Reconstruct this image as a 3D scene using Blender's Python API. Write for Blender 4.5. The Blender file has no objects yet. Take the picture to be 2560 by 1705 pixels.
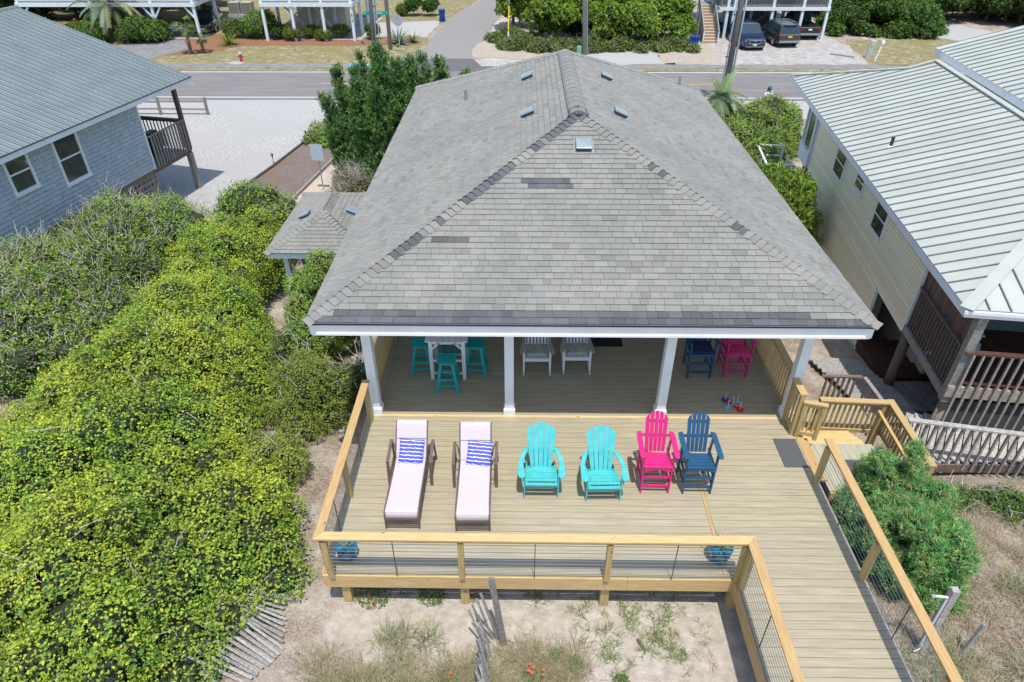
import bpy, bmesh, math, random
import numpy as np
from mathutils import Vector, Matrix
random.seed(7); np.random.seed(7)
C = bpy.context.scene.collection
SC = bpy.context.scene
PI = math.pi
R = math.radians
# ---------------------------------------------------------------- camera
cam_d = bpy.data.cameras.new('camera'); cam = bpy.data.objects.new('camera', cam_d); C.objects.link(cam)
cam_d.sensor_width = 36; cam_d.lens = 1686.06/2560*36; cam_d.clip_start = .1; cam_d.clip_end = 900
p_, y_, r_ = R(35.2436), R(.9622), R(-.1569)
f_ = Vector((-math.sin(y_)*math.cos(p_), math.cos(y_)*math.cos(p_), -math.sin(p_)))
rr = Vector((math.cos(y_), math.sin(y_), 0)); uu = rr.cross(f_)
rt = rr*math.cos(r_)+uu*math.sin(r_); up = -rr*math.sin(r_)+uu*math.cos(r_)
cam.matrix_world = Matrix(((rt.x, up.x, -f_.x, 0), (rt.y, up.y, -f_.y, 0), (rt.z, up.z, -f_.z, 9.3), (0, 0, 0, 1)))
SC.camera = cam
# ---------------------------------------------------------------- sky and sun
w = bpy.data.worlds.new('World'); SC.world = w; w.use_nodes = True
nt = w.node_tree; nt.nodes.clear()
sky = nt.nodes.new('ShaderNodeTexSky'); sky.sky_type = 'NISHITA'; sky.sun_disc = False
SUNV = Vector((.055, -.30, 1)).normalized()
sky.sun_elevation = math.asin(SUNV.z); sky.sun_rotation = math.atan2(SUNV.x, SUNV.y)
sky.air_density = 1.0; sky.dust_density = 1.0; sky.ozone_density = 1.0
bg = nt.nodes.new('ShaderNodeBackground'); bg.inputs[1].default_value = .15
wo = nt.nodes.new('ShaderNodeOutputWorld'); nt.links.new(sky.outputs[0], bg.inputs[0]); nt.links.new(bg.outputs[0], wo.inputs[0])
sd = bpy.data.lights.new('sun', 'SUN'); sd.energy = 2.9; sd.angle = R(.55); sd.color = (1, .965, .90)
sun = bpy.data.objects.new('sun', sd); C.objects.link(sun); sun.rotation_euler = SUNV.to_track_quat('Z', 'Y').to_euler()
SC.view_settings.view_transform = 'Standard'; SC.view_settings.look = 'None'; SC.view_settings.gamma = 1
SC.view_settings.exposure = .66; SC.view_settings.use_curve_mapping = False
SC.render.engine = 'CYCLES'
SC.cycles.max_bounces = 6; SC.cycles.transparent_max_bounces = 4
# ---------------------------------------------------------------- helpers
def mat(name, c1, c2=None, scale=4, rough=.65, bump=0, bscale=None, stretch=(1, 1, 1), attr=False, spec=.4, metal=0, detail=5, lo=.35, hi=.65, translucent=0, c3=None, s3=.6, coat=0, knots=None):
    m = bpy.data.materials.new(name); m.use_nodes = True; n = m.node_tree; L = n.links
    b = n.nodes['Principled BSDF']; b.inputs['Roughness'].default_value = rough
    b.inputs['Specular IOR Level'].default_value = spec; b.inputs['Metallic'].default_value = metal
    if coat: b.inputs['Coat Weight'].default_value = coat
    def col(c): return (c[0], c[1], c[2], 1)
    tc = n.nodes.new('ShaderNodeTexCoord'); mp = n.nodes.new('ShaderNodeMapping'); mp.inputs['Scale'].default_value = stretch
    L.new(tc.outputs['Object'], mp.inputs[0]); out = None
    if c2:
        no = n.nodes.new('ShaderNodeTexNoise'); no.inputs['Scale'].default_value = scale; no.inputs['Detail'].default_value = detail; no.inputs['Roughness'].default_value = .62
        L.new(mp.outputs[0], no.inputs[0])
        rp = n.nodes.new('ShaderNodeValToRGB'); rp.color_ramp.elements[0].position = lo; rp.color_ramp.elements[1].position = hi
        rp.color_ramp.elements[0].color = col(c1); rp.color_ramp.elements[1].color = col(c2)
        L.new(no.outputs[0], rp.inputs[0]); out = rp.outputs[0]
        if c3:
            n3 = n.nodes.new('ShaderNodeTexNoise'); n3.inputs['Scale'].default_value = s3; n3.inputs['Detail'].default_value = 4
            L.new(mp.outputs[0], n3.inputs[0]); r3 = n.nodes.new('ShaderNodeMapRange'); r3.inputs[1].default_value = .42; r3.inputs[2].default_value = .62
            L.new(n3.outputs[0], r3.inputs[0]); mx = n.nodes.new('ShaderNodeMix'); mx.data_type = 'RGBA'
            L.new(r3.outputs[0], mx.inputs[0]); L.new(out, mx.inputs[6]); mx.inputs[7].default_value = col(c3); out = mx.outputs[2]
    else:
        rg = n.nodes.new('ShaderNodeRGB'); rg.outputs[0].default_value = col(c1); out = rg.outputs[0]
    if knots:
        vo = n.nodes.new('ShaderNodeTexVoronoi'); vo.inputs['Scale'].default_value = 1.0; mk = n.nodes.new('ShaderNodeMapping'); mk.inputs['Scale'].default_value = knots; L.new(tc.outputs['Object'], mk.inputs[0]); L.new(mk.outputs[0], vo.inputs[0])
        rk = n.nodes.new('ShaderNodeMapRange'); rk.inputs[1].default_value = .05; rk.inputs[2].default_value = .11; rk.inputs[3].default_value = .75; rk.inputs[4].default_value = 0; L.new(vo.outputs['Distance'], rk.inputs[0])
        mk2 = n.nodes.new('ShaderNodeMix'); mk2.data_type = 'RGBA'; L.new(rk.outputs[0], mk2.inputs[0]); L.new(out, mk2.inputs[6]); mk2.inputs[7].default_value = (.16, .08, .03, 1); out = mk2.outputs[2]
    if attr:
        at = n.nodes.new('ShaderNodeAttribute'); at.attribute_name = 'Col'
        mx = n.nodes.new('ShaderNodeMix'); mx.data_type = 'RGBA'; mx.blend_type = 'MULTIPLY'; mx.inputs[0].default_value = 1
        L.new(out, mx.inputs[6]); L.new(at.outputs[0], mx.inputs[7]); out = mx.outputs[2]
    L.new(out, b.inputs['Base Color'])
    if bump:
        nb = n.nodes.new('ShaderNodeTexNoise'); nb.inputs['Scale'].default_value = bscale or scale*3; nb.inputs['Detail'].default_value = 6
        L.new(mp.outputs[0], nb.inputs[0]); bu = n.nodes.new('ShaderNodeBump'); bu.inputs['Strength'].default_value = 1; bu.inputs['Distance'].default_value = bump
        L.new(nb.outputs[0], bu.inputs['Height']); L.new(bu.outputs[0], b.inputs['Normal'])
    if translucent:
        tr = n.nodes.new('ShaderNodeBsdfTranslucent'); L.new(out, tr.inputs[0]); ms = n.nodes.new('ShaderNodeMixShader'); ms.inputs[0].default_value = translucent
        L.new(b.outputs[0], ms.inputs[1]); L.new(tr.outputs[0], ms.inputs[2]); L.new(ms.outputs[0], n.nodes['Material Output'].inputs[0])
    return m
OFF = {}
def thing(name, label, cat, loc=(0, 0, 0), rz=0, group=None, off=None):
    o = bpy.data.objects.new(name, None); C.objects.link(o); o.location = loc; o.rotation_euler = (0, 0, rz)
    o['label'] = label; o['category'] = cat; o.empty_display_size = .2
    if group: o['group'] = group
    if off is not None: OFF[o.name] = off
    return o
def tag(o, label=None, cat=None, group=None, kind=None):
    if label: o['label'] = label
    if cat: o['category'] = cat
    if group: o['group'] = group
    if kind: o['kind'] = kind
    return o
def off(parent): return OFF.get(parent.name, (0, 0, 0)) if parent else (0, 0, 0)
class MB:
    def __init__(s): s.v = []; s.f = []; s.c = []; s.m = []; s.cc = (1, 1, 1); s.mi = 0; s.usec = True
    def col(s, c): s.cc = c; s.usec = True; return s
    def add(s, vs, fs):
        n = len(s.v); s.v += [tuple(v) for v in vs]; s.c += [s.cc]*len(vs)
        for f in fs: s.f.append(tuple(i+n for i in f)); s.m.append(s.mi)
        return s
    def box(s, x0, x1, y0, y1, z0, z1):
        return s.add([(x0, y0, z0), (x1, y0, z0), (x1, y1, z0), (x0, y1, z0), (x0, y0, z1), (x1, y0, z1), (x1, y1, z1), (x0, y1, z1)],
                     [(0, 3, 2, 1), (4, 5, 6, 7), (0, 1, 5, 4), (1, 2, 6, 5), (2, 3, 7, 6), (3, 0, 4, 7)])
    def bar(s, p0, p1, w, t, upv=(0, 0, 1), w1=None, t1=None):
        p0 = Vector(p0); p1 = Vector(p1); d = (p1-p0).normalized(); u = Vector(upv); sd_ = d.cross(u)
        if sd_.length < 1e-4: sd_ = d.cross(Vector((0, 1, 0)))
        sd_.normalize(); u = sd_.cross(d).normalized(); w1 = w1 or w; t1 = t1 or t; vs = []
        for P, a, b in ((p0, w, t), (p1, w1, t1)):
            for i, j in ((-1, -1), (1, -1), (1, 1), (-1, 1)): vs.append(P+sd_*i*a/2+u*j*b/2)
        return s.add(vs, [(0, 1, 2, 3), (7, 6, 5, 4), (0, 4, 5, 1), (1, 5, 6, 2), (2, 6, 7, 3), (3, 7, 4, 0)])
    def tube(s, pts, r, n=8, cap=True):
        pts = [Vector(p) for p in pts]; rs = r if isinstance(r, (list, tuple)) else [r]*len(pts); vs = []; fs = []; pu = None
        for i, p in enumerate(pts):
            d = (pts[min(i+1, len(pts)-1)]-pts[max(i-1, 0)]).normalized()
            u = pu or (Vector((0, 0, 1)) if abs(d.z) < .9 else Vector((1, 0, 0)))
            a = d.cross(u).normalized(); b = a.cross(d).normalized(); pu = b
            for k in range(n): q = 2*PI*k/n; vs.append(p+a*math.cos(q)*rs[i]+b*math.sin(q)*rs[i])
        for i in range(len(pts)-1):
            for k in range(n): fs.append((i*n+k, i*n+(k+1) % n, (i+1)*n+(k+1) % n, (i+1)*n+k))
        if cap: fs.append(tuple(range(n))[::-1]); fs.append(tuple((len(pts)-1)*n+k for k in range(n)))
        return s.add(vs, fs)
    def lathe(s, c, prof, n=16):
        return s.tube([(c[0], c[1], c[2]+z) for r, z in prof], [max(r, .001) for r, z in prof], n)
    def prism(s, poly, axis, a, b):
        # poly 2d extruded along axis from a to b
        n = len(poly)
        def P(q, t): return {'x': (t, q[0], q[1]), 'y': (q[0], t, q[1]), 'z': (q[0], q[1], t)}[axis]
        vs = [P(q, a) for q in poly]+[P(q, b) for q in poly]
        return s.add(vs, [tuple(range(n))[::-1], tuple(range(n, 2*n))]+[(i, (i+1) % n, n+(i+1) % n, n+i) for i in range(n)])
    def slab(s, pts, nrm, t):
        # planar polygon (3d points) thickened downwards along -nrm
        n = len(pts); nr = Vector(nrm); vs = [Vector(p) for p in pts]; vs = vs+[p-nr*t for p in vs]
        return s.add(vs, [tuple(range(n)), tuple(range(n, 2*n))[::-1]]+[(i, n+i, n+(i+1) % n, (i+1) % n) for i in range(n)])
    def ball(s, c, r, sz=(1, 1, 1), seg=8, rings=6):
        vs = []; fs = []
        for i in range(rings+1):
            t = PI*i/rings
            for k in range(seg): q = 2*PI*k/seg; vs.append((c[0]+r*sz[0]*math.sin(t)*math.cos(q), c[1]+r*sz[1]*math.sin(t)*math.sin(q), c[2]+r*sz[2]*math.cos(t)))
        for i in range(rings):
            for k in range(seg): fs.append((i*seg+k, (i+1)*seg+k, (i+1)*seg+(k+1) % seg, i*seg+(k+1) % seg))
        return s.add(vs, fs)
    def build(s, name, m, parent=None, smooth=False, label=None, bevel=0, loc=None, fix=True):
        me = bpy.data.meshes.new(name); me.from_pydata(s.v, [], s.f); me.update()
        for mm in (m if isinstance(m, (list, tuple)) else [m]): me.materials.append(mm)
        if isinstance(m, (list, tuple)): me.polygons.foreach_set('material_index', s.m)
        if s.usec:
            ca = me.color_attributes.new('Col', 'FLOAT_COLOR', 'POINT'); arr = np.ones((len(s.v), 4), dtype=np.float32); arr[:, :3] = np.array(s.c); ca.data.foreach_set('color', arr.ravel())
        if fix:
            bm = bmesh.new(); bm.from_mesh(me); bmesh.ops.recalc_face_normals(bm, faces=bm.faces); bm.to_mesh(me); bm.free()
        if smooth: me.polygons.foreach_set('use_smooth', [True]*len(me.polygons))
        o = bpy.data.objects.new(name, me); C.objects.link(o)
        if parent: o.parent = parent; o.location = off(parent)
        if loc: o.location = loc
        if label: o['label'] = label
        if bevel:
            bv = o.modifiers.new('bevel', 'BEVEL'); bv.width = bevel; bv.segments = 2; bv.limit_method = 'ANGLE'; bv.angle_limit = R(50)
        OFF[o.name] = (0, 0, 0)
        return o
def copy_tree(o, parent=None):
    c = o.copy(); C.objects.link(c)
    if parent: c.parent = parent
    for ch in list(o.children): copy_tree(ch, c)
    return c
def clip(poly, a, b, c):
    # keep a*x+b*y<=c
    out = []; n = len(poly)
    for i in range(n):
        p, q = poly[i], poly[(i+1) % n]; dp = a*p[0]+b*p[1]-c; dq = a*q[0]+b*q[1]-c
        if dp <= 0: out.append(p)
        if (dp < 0 < dq) or (dq < 0 < dp): t = dp/(dp-dq); out.append((p[0]+(q[0]-p[0])*t, p[1]+(q[1]-p[1])*t))
    return out
def clip_poly(poly, region):
    # region: convex, counter-clockwise
    for i in range(len(region)):
        (x0, y0), (x1, y1) = region[i], region[(i+1) % len(region)]
        a, b = (y1-y0), -(x1-x0); poly = clip(poly, a, b, a*x0+b*y0)
        if len(poly) < 3: return []
    return poly
def rnd(a, b): return random.uniform(a, b)
KN = np.array([(-60, -.9), (0, -.8), (7.5, -.82), (10, -1.15), (12.5, -1.6), (15, -2.0), (20, -2.7), (27, -3.2), (900, -3.2)])
def gz(x, y):
    z = np.interp(y, KN[:, 0], KN[:, 1]); k = np.clip((25-np.asarray(y, dtype=float))/6, 0, 1)
    k2 = k*(np.clip((np.abs(np.asarray(x, dtype=float)-1)-4.6)/1.5, 0, 1)*.9+.1)
    x_ = np.asarray(x, dtype=float); y_2 = np.asarray(y, dtype=float); z = z-.35*np.clip((x_-6.6)/1.2, 0, 1)*np.clip((y_2-9.6)/.8, 0, 1)*np.clip((26-y_2)/8, 0, 1); k2 = k2*(1-.75*np.clip((x_-6.6)/1.2, 0, 1)*np.clip((y_2-9.6)/.8, 0, 1))
    return z+k2*(.09*np.sin(x*1.7+y*.9)+.06*np.sin(x*3.1-y*2.3+1)+.03*np.sin(x*6.3+y*5.1))
K = 1.0593; ZR = -3.2
# ---------------------------------------------------------------- materials
M = {}
M['sand'] = mat('sand', (.30, .26, .20), (.50, .45, .38), 9, .95, .03, 60, c3=(.40, .32, .24), s3=1.3, lo=.3, hi=.7)
M['litter'] = mat('litter', (.15, .11, .075), (.42, .35, .27), 22, .95, .03, 90, lo=.38, hi=.6)
M['gravel'] = mat('gravel', (.20, .195, .185), (.60, .585, .56), 11, .95, .04, 40, lo=.3, hi=.68, c3=(.40, .39, .37), s3=.35)
M['shell'] = mat('shell', (.30, .23, .18), (.70, .60, .50), 22, .95, .02, 80, lo=.35, hi=.65)
M['asphalt'] = mat('asphalt', (.15, .14, .135), (.225, .21, .203), 3, .9, .004, 200, stretch=(.12, 1, 1), lo=.3, hi=.7)
M['asphalt2'] = mat('asphalt_patch', (.10, .093, .092), (.14, .13, .13), 4, .9, .004, 200)
M['path'] = mat('path_asphalt', (.17, .165, .165), (.24, .23, .225), 2, .9, .004, 200)
M['street'] = mat('street', (.215, .20, .19), (.265, .25, .24), 6, .92, .006, 150, lo=.2, hi=.8)
M['conc'] = mat('concrete', (.28, .26, .24), (.43, .40, .37), 2.4, .9, .004, 60)
M['lawn'] = mat('lawn', (.085, .10, .03), (.40, .33, .20), 2.2, .95, .03, 30, detail=12, lo=.33, hi=.66, c3=(.22, .18, .075), s3=.8)
M['mulch'] = mat('mulch', (.16, .075, .04), (.34, .17, .09), 12, .95, .03, 60)
M['brown'] = mat('brown_soil', (.12, .095, .08), (.26, .215, .19), 10, .95, .03, 60, c3=(.19, .135, .095), s3=1.0)
M['white_line'] = mat('white_line', (.75, .75, .72), (.6, .6, .57), 9, .7)
M['yellow_line'] = mat('yellow_line', (.62, .38, .06), (.5, .3, .06), 9, .7)
M['cyan'] = mat('blue_pad', (.12, .40, .58), (.18, .48, .66), 9, .7)
M['pine'] = mat('pine', (.37, .235, .085), (.60, .415, .19), 3.0, .62, .0015, 30, stretch=(1, 1, 1), attr=True, lo=.3, hi=.7)
def wood_grain(name, c1, c2, st, sc=4, **k): return mat(name, c1, c2, sc, .62, .0012, 20, stretch=st, attr=True, lo=.28, hi=.72, **k)
M['pine_x'] = wood_grain('pine_along_x', (.40, .26, .10), (.66, .48, .235), (.6, 14, 14), knots=(2.6, 5, 5))
M['pine_y'] = wood_grain('pine_along_y', (.35, .215, .085), (.56, .38, .175), (14, .6, 14), knots=(5, 2.6, 5))
M['pine_z'] = wood_grain('pine_along_z', (.34, .23, .085), (.55, .41, .19), (14, 14, .6), knots=(5, 5, 3))
M['deck'] = wood_grain('composite_deck', (.275, .238, .158), (.425, .37, .255), (.5, 9, 9), 3)
M['porch'] = wood_grain('porch_deck', (.215, .195, .15), (.335, .305, .24), (.5, 9, 9), 3)
M['deck_y'] = wood_grain('composite_deck_y', (.31, .29, .21), (.42, .40, .29), (9, .5, 9), 3)
M['weather'] = wood_grain('weathered_wood', (.15, .135, .12), (.33, .31, .29), (3, 3, 3), 5)
M['weather_d'] = wood_grain('dark_weathered_wood', (.10, .075, .06), (.22, .17, .14), (3, 3, 3), 5)
M['redslat'] = wood_grain('red_slats', (.085, .035, .03), (.20, .12, .10), (6, 6, .8), 4)
M['fencew'] = wood_grain('sand_fence_wood', (.13, .125, .12), (.38, .36, .34), (5, 5, 5), 5)
M['white'] = mat('white_trim', (.72, .74, .76), (.80, .81, .82), 2, .45)
M['whiter'] = mat('white_plastic', (.72, .73, .73), None, rough=.4)
M['shingle'] = mat('shingle', (.72, .72, .72), (1.12, 1.1, 1.06), 60, .95, .004, 160, attr=True, lo=.3, hi=.7, detail=3, c3=(.80, .81, .80), s3=.7)
M['under'] = mat('underlayment', (.06, .06, .06), None, rough=.95)
M['metal_g'] = mat('galvanized', (.30, .36, .38), (.38, .43, .45), 5, .35, metal=.5)
M['metal_d'] = mat('dark_metal', (.05, .05, .05), None, rough=.5)
M['cable'] = mat('steel_cable', (.42, .42, .43), None, rough=.35, metal=.8)
M['roofw'] = mat('light_metal_roof', (.39, .405, .365), (.435, .45, .405), 1.0, .5, attr=True, spec=.5)
M['roofb'] = mat('blue_grey_metal_roof', (.165, .205, .205), (.195, .235, .235), 1.0, .55, attr=True, spec=.35)
M['cream'] = mat('cream_siding', (.86, .78, .54), (.90, .83, .58), 1.5, .6, attr=True)
M['bluesh'] = mat('blue_grey_shingle_siding', (.38, .44, .46), (.43, .49, .51), 3, .85, attr=True)
M['glass'] = mat('window_glass', (.035, .045, .04), (.07, .08, .07), 3, .08, spec=.8)
M['black'] = mat('black_rubber', (.012, .012, .013), (.03, .03, .032), 40, .9)
M['matgrey'] = mat('grey_mat', (.065, .07, .075), (.10, .105, .11), 60, .95)
M['turq'] = mat('turquoise_poly', (.055, .42, .43), (.09, .49, .49), 6, .42)
M['teal'] = mat('teal_poly', (.0, .30, .30), (.0, .34, .33), 6, .45)
M['pink'] = mat('magenta_poly', (.56, .018, .16), (.63, .025, .19), 6, .42)
M['navy'] = mat('navy_poly', (.018, .075, .155), (.022, .088, .175), 6, .30)
M['navyc'] = mat('navy_cushion', (.01, .02, .08), (.015, .03, .10), 20, .9)
M['bronze'] = mat('bronze_frame', (.125, .085, .075), (.145, .10, .09), 8, .45)
M['sling'] = mat('sling_fabric', (.48, .42, .435), (.55, .49, .50), 90, .85)
M['leaf'] = mat('leaf', (1.12, 1.12, 1.12), None, rough=.6, attr=True, spec=.18, translucent=.32)
M['twig'] = mat('twig', (.33, .29, .25), (.58, .54, .49), 8, .9)
M['core'] = mat('shaded_inner_foliage', (.018, .028, .010), (.04, .05, .018), 9, .95)  # near-black green paints the shade inside the foliage
M['corebr'] = mat('brown_inner_twigs', (.07, .055, .035), (.16, .13, .09), 14, .95)
M['trunk'] = mat('bark', (.10, .075, .05), (.2, .16, .12), 10, .95, .01, 30)
M['pole'] = mat('utility_pole_wood', (.10, .085, .075), (.20, .175, .155), 3, .9, stretch=(8, 8, .5))
M['conduit'] = mat('grey_conduit', (.42, .50, .56), None, rough=.45)
M['blue_pot'] = mat('blue_glaze', (.004, .06, .12), (.01, .16, .27), 7, .12, coat=.6)
M['soil'] = mat('soil', (.03, .02, .015), None, rough=.95)
M['binblue'] = mat('blue_bin', (.012, .045, .24), None, rough=.45)
M['blade'] = mat('grass_blade', (1, 1, 1), None, rough=.7, attr=True, translucent=.2)
M['dirt'] = mat('undercroft_dirt', (.16, .13, .10), (.26, .22, .18), 6, .95, .02, 40)
# ---------------------------------------------------------------- ground
def grid(name, x0, x1, y0, y1, nx, ny, m, zf, dz=0, inside=None):
    xs = np.linspace(x0, x1, nx); ys = np.linspace(y0, y1, ny); X, Y = np.meshgrid(xs, ys); Z = zf(X, Y)+dz
    v = np.stack([X.ravel(), Y.ravel(), Z.ravel()], 1).tolist(); fs = []
    for j in range(ny-1):
        for i in range(nx-1): fs.append((j*nx+i, j*nx+i+1, (j+1)*nx+i+1, (j+1)*nx+i))
    mb = MB(); mb.add(v, fs); o = mb.build(name, m, smooth=True, fix=False); tag(o, kind='structure'); return o
# near and far sheets butt together on Y=28 (flat beyond)
def ground_sheet():
    xs = np.concatenate([[-600, -200, -60], np.linspace(-34, 34, 205), [60, 200, 600]]); ys = np.concatenate([[-300, -80, -20], np.linspace(-2, 28, 101), [40, 55, 80, 120, 300, 700]])
    X, Y = np.meshgrid(xs, ys); Z = gz(X, Y); nx = len(xs); v = np.stack([X.ravel(), Y.ravel(), Z.ravel()], 1).tolist(); fs = []; mi = []
    for j in range(len(ys)-1):
        for i in range(nx-1): fs.append((j*nx+i, j*nx+i+1, (j+1)*nx+i+1, (j+1)*nx+i))
    mb = MB(); mb.add(v, fs); o = mb.build('ground', M['ground'], smooth=True, fix=False); tag(o, kind='structure')
def ground_mat():
    m = bpy.data.materials.new('dune_ground'); m.use_nodes = True; n = m.node_tree; L = n.links; b = n.nodes['Principled BSDF']; b.inputs['Roughness'].default_value = .95; b.inputs['Specular IOR Level'].default_value = .1
    tc = n.nodes.new('ShaderNodeTexCoord')
    def noise(s, d=6, r=.6):
        q = n.nodes.new('ShaderNodeTexNoise'); q.inputs['Scale'].default_value = s; q.inputs['Detail'].default_value = d; q.inputs['Roughness'].default_value = r; L.new(tc.outputs['Object'], q.inputs[0]); return q.outputs[0]
    def ramp(i, *st):
        q = n.nodes.new('ShaderNodeValToRGB'); e = q.color_ramp.elements
        while len(e) < len(st): e.new(.5)
        for k, (p, c) in enumerate(st): e[k].position = p; e[k].color = (*c, 1)
        L.new(i, q.inputs[0]); return q.outputs[0]
    def mix(f, a, c):
        q = n.nodes.new('ShaderNodeMix'); q.data_type = 'RGBA'; L.new(f, q.inputs[0]); L.new(a, q.inputs[6]); L.new(c, q.inputs[7]); return q.outputs[2]
    def math_(op, a, v, v2=None):
        q = n.nodes.new('ShaderNodeMath'); q.operation = op; L.new(a, q.inputs[0])
        if isinstance(v, (int, float)): q.inputs[1].default_value = v
        else: L.new(v, q.inputs[1])
        if v2 is not None: q.inputs[2].default_value = v2
        return q.outputs[0]
    sand = ramp(noise(5, 8), (.3, (.40, .34, .27)), (.55, (.52, .46, .385)), (.7, (.60, .545, .47)))
    litter = ramp(noise(28, 8, .7), (.35, (.12, .085, .055)), (.5, (.28, .21, .155)), (.63, (.50, .42, .34)))
    sx = n.nodes.new('ShaderNodeSeparateXYZ'); L.new(tc.outputs['Object'], sx.inputs[0])
    # litter: under the hedges on the left and over the dune on the right
    a = math_('ABSOLUTE', math_('SUBTRACT', sx.outputs[0], .7), 0.0)
    w1 = math_('MULTIPLY_ADD', a, .55, -1.85); nz = math_('MULTIPLY_ADD', noise(1.4, 7, .65), 3.2, -1.6)
    wy = math_('MULTIPLY_ADD', sx.outputs[1], -.55, 2.75); wy = math_('MINIMUM', wy, .9)
    w1 = math_('MAXIMUM', w1, wy); w1 = math_('MINIMUM', w1, .62)
    f = math_('ADD', w1, nz); cl = n.nodes.new('ShaderNodeClamp'); L.new(f, cl.inputs[0])
    c = mix(cl.outputs[0], sand, litter)
    L.new(c, b.inputs['Base Color']); bu = n.nodes.new('ShaderNodeBump'); bu.inputs['Distance'].default_value = .07; L.new(noise(9, 12, .72), bu.inputs['Height']); L.new(bu.outputs[0], b.inputs['Normal'])
    return m
M['ground'] = ground_mat()
ground_sheet()
def sheet(name, pts, m, k=1, z=None, kk=K):
    z = ZR+.004*k if z is None else z
    mb = MB(); mb.add([(x*kk, y*kk, z) for x, y in pts], [tuple(range(len(pts)))]); o = mb.build(name, m, fix=False); tag(o, kind='structure'); return o
def rect(x0, x1, y0, y1): return [(x0, y0), (x1, y0), (x1, y1), (x0, y1)]
def wobble(pts, amp=.25, step=1.2):
    out = []
    for i in range(len(pts)):
        a = Vector(pts[i]); b = Vector(pts[(i+1) % len(pts)]); n = max(1, int((b-a).length/step)); d = b-a; nn = Vector((-d.y, d.x)).normalized()
        for k in range(n): out.append(tuple(a+d*k/n+(nn*rnd(-amp, amp) if k else Vector((0, 0)))))
    return out
# coordinates below are divided by K
sheet('gravel_lot', wobble([(-60, 26), (-9.0, 26), (-8.6, 33), (-8.9, 42.2), (-60, 42.2)], .1), M['gravel'], 1)
sheet('gravel_shoulder', [(-8.9, 38.6), (60, 38.6), (60, 42.8), (-8.9, 42.8)], M['gravel'], 2)
sheet('road', [(-300, 42.2), (300, 42.2), (300, 49.35), (-300, 49.35)], M['asphalt'], 3)
for y, x0, x1 in ((42.78, -300, 300), (49.0, -300, -10.9), (49.0, -3.0, 300)):
    o = sheet('road_edge_line', rect(x0, x1, y-.06, y+.06), M['white_line'], 4)
for i in range(-12, 14):
    x0 = -13.3+i*11.6
    if i == 1: continue
    sheet('centre_line', rect(x0, x0+3.1, 45.92, 46.05), M['yellow_line'], 4)
sheet('lawn_verge', wobble([(-300, 49.35), (-11.2, 49.35), (-11.2, 50.15), (-300, 50.15)], .08), M['lawn'], 3)
sheet('lawn_verge', wobble([(1.8, 49.35), (300, 49.35), (300, 50.15), (1.8, 50.15)], .08), M['lawn'], 3)
sheet('shared_path', [(-300, 50.15), (-10.3, 50.15), (-10.3, 51.45), (-300, 51.45)], M['path'], 3)
sheet('shared_path', [(1.5, 50.15), (300, 50.15), (300, 51.3), (1.5, 51.3)], M['path'], 3)
sheet('lawn', wobble([(-300, 51.45), (-8.0, 51.45), (-7.6, 58), (-8.2, 62), (-7.0, 68), (-4.0, 84), (-300, 84)], .15), M['lawn'], 2)
sheet('side_street', wobble([(-9.8, 51.9), (-7.9, 55), (-7.6, 60), (-7.2, 68), (-4.6, 80), (-3, 100), (2, 100), (-1.8, 76), (-2.3, 69), (-3.1, 61), (-4.0, 55.8), (-3.6, 53.2), (-2.5, 51.0)], .12), M['street'], 4)
sheet('dark_apron', [(-11.6, 49.3), (-2.0, 49.3), (-1.9, 50.3), (-3.0, 51.4), (-3.8, 53.0), (-8.0, 53.0), (-9.6, 51.2), (-11.2, 50.2)], M['asphalt2'], 5)
sheet('sandy_corner', wobble([(-4.0, 55.8), (-2.9, 60.5), (-1, 61), (2, 55), (0.8, 52.9), (-3.7, 53.2)], .3), M['sand'], 5)
sheet('concrete_ramp', [(-3.6, 52.6), (-3.0, 50.7), (1.6, 50.7), (1.6, 52.3)], M['conc'], 6)
for pts in ([(-12.7, 50.5), (-10.35, 50.5), (-10.1, 51.45), (-12.3, 51.45)], [(-.8, 50.9), (.3, 50.9), (.3, 51.8), (-.8, 51.8)]): sheet('tactile_pad', pts, M['cyan'], 8)
sheet('gravel_verge', wobble([(2, 51.3), (11, 51.3), (11, 56), (13, 63), (4, 55.5), (1, 53)], .3), M['gravel'], 4)
sheet('driveway_lot', wobble([(10.2, 51.35), (24.8, 51.35), (25.2, 55), (25.6, 60), (24, 74), (12, 74), (10.5, 60)], .25), M['conc'], 4)
sheet('sand_lot', wobble([(10.2, 51.6), (14.4, 51.6), (15.5, 62), (13, 72), (9.8, 72)], .3), M['sand'], 5)
sheet('mulch_bed', wobble([(-27.2, 53.9), (-24, 55.1), (-22.5, 57.2), (-12, 57.6), (-8.4, 58.2), (-9, 60.5), (-13.4, 61), (-30, 62), (-26.7, 57)], .15), M['mulch'], 4)
sheet('drive_left', wobble([(-60, 51.6), (-28, 52.3), (-26.4, 56.3), (-28.0, 59.4), (-30, 59.4), (-34, 56.5), (-60, 56)], .15), M['path'], 5)
sheet('gravel_drive', wobble([(-13.6, 60.6), (-9.5, 61.3), (-8.1, 60.6), (-7.5, 68), (-13.6, 67)], .15), M['gravel'], 5)
sheet('lawn_right', wobble([(24.8, 51.3), (70, 51.3), (70, 59.8), (26.5, 60.0), (25.6, 56)], .2), M['lawn'], 3)
sheet('gravel_track', wobble([(34.2, 60.5), (38.5, 57), (60, 52), (64, 54), (40.5, 62), (37.8, 68), (37, 76), (33, 84), (31, 84), (34.8, 74)], .2), M['gravel'], 5)
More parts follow.
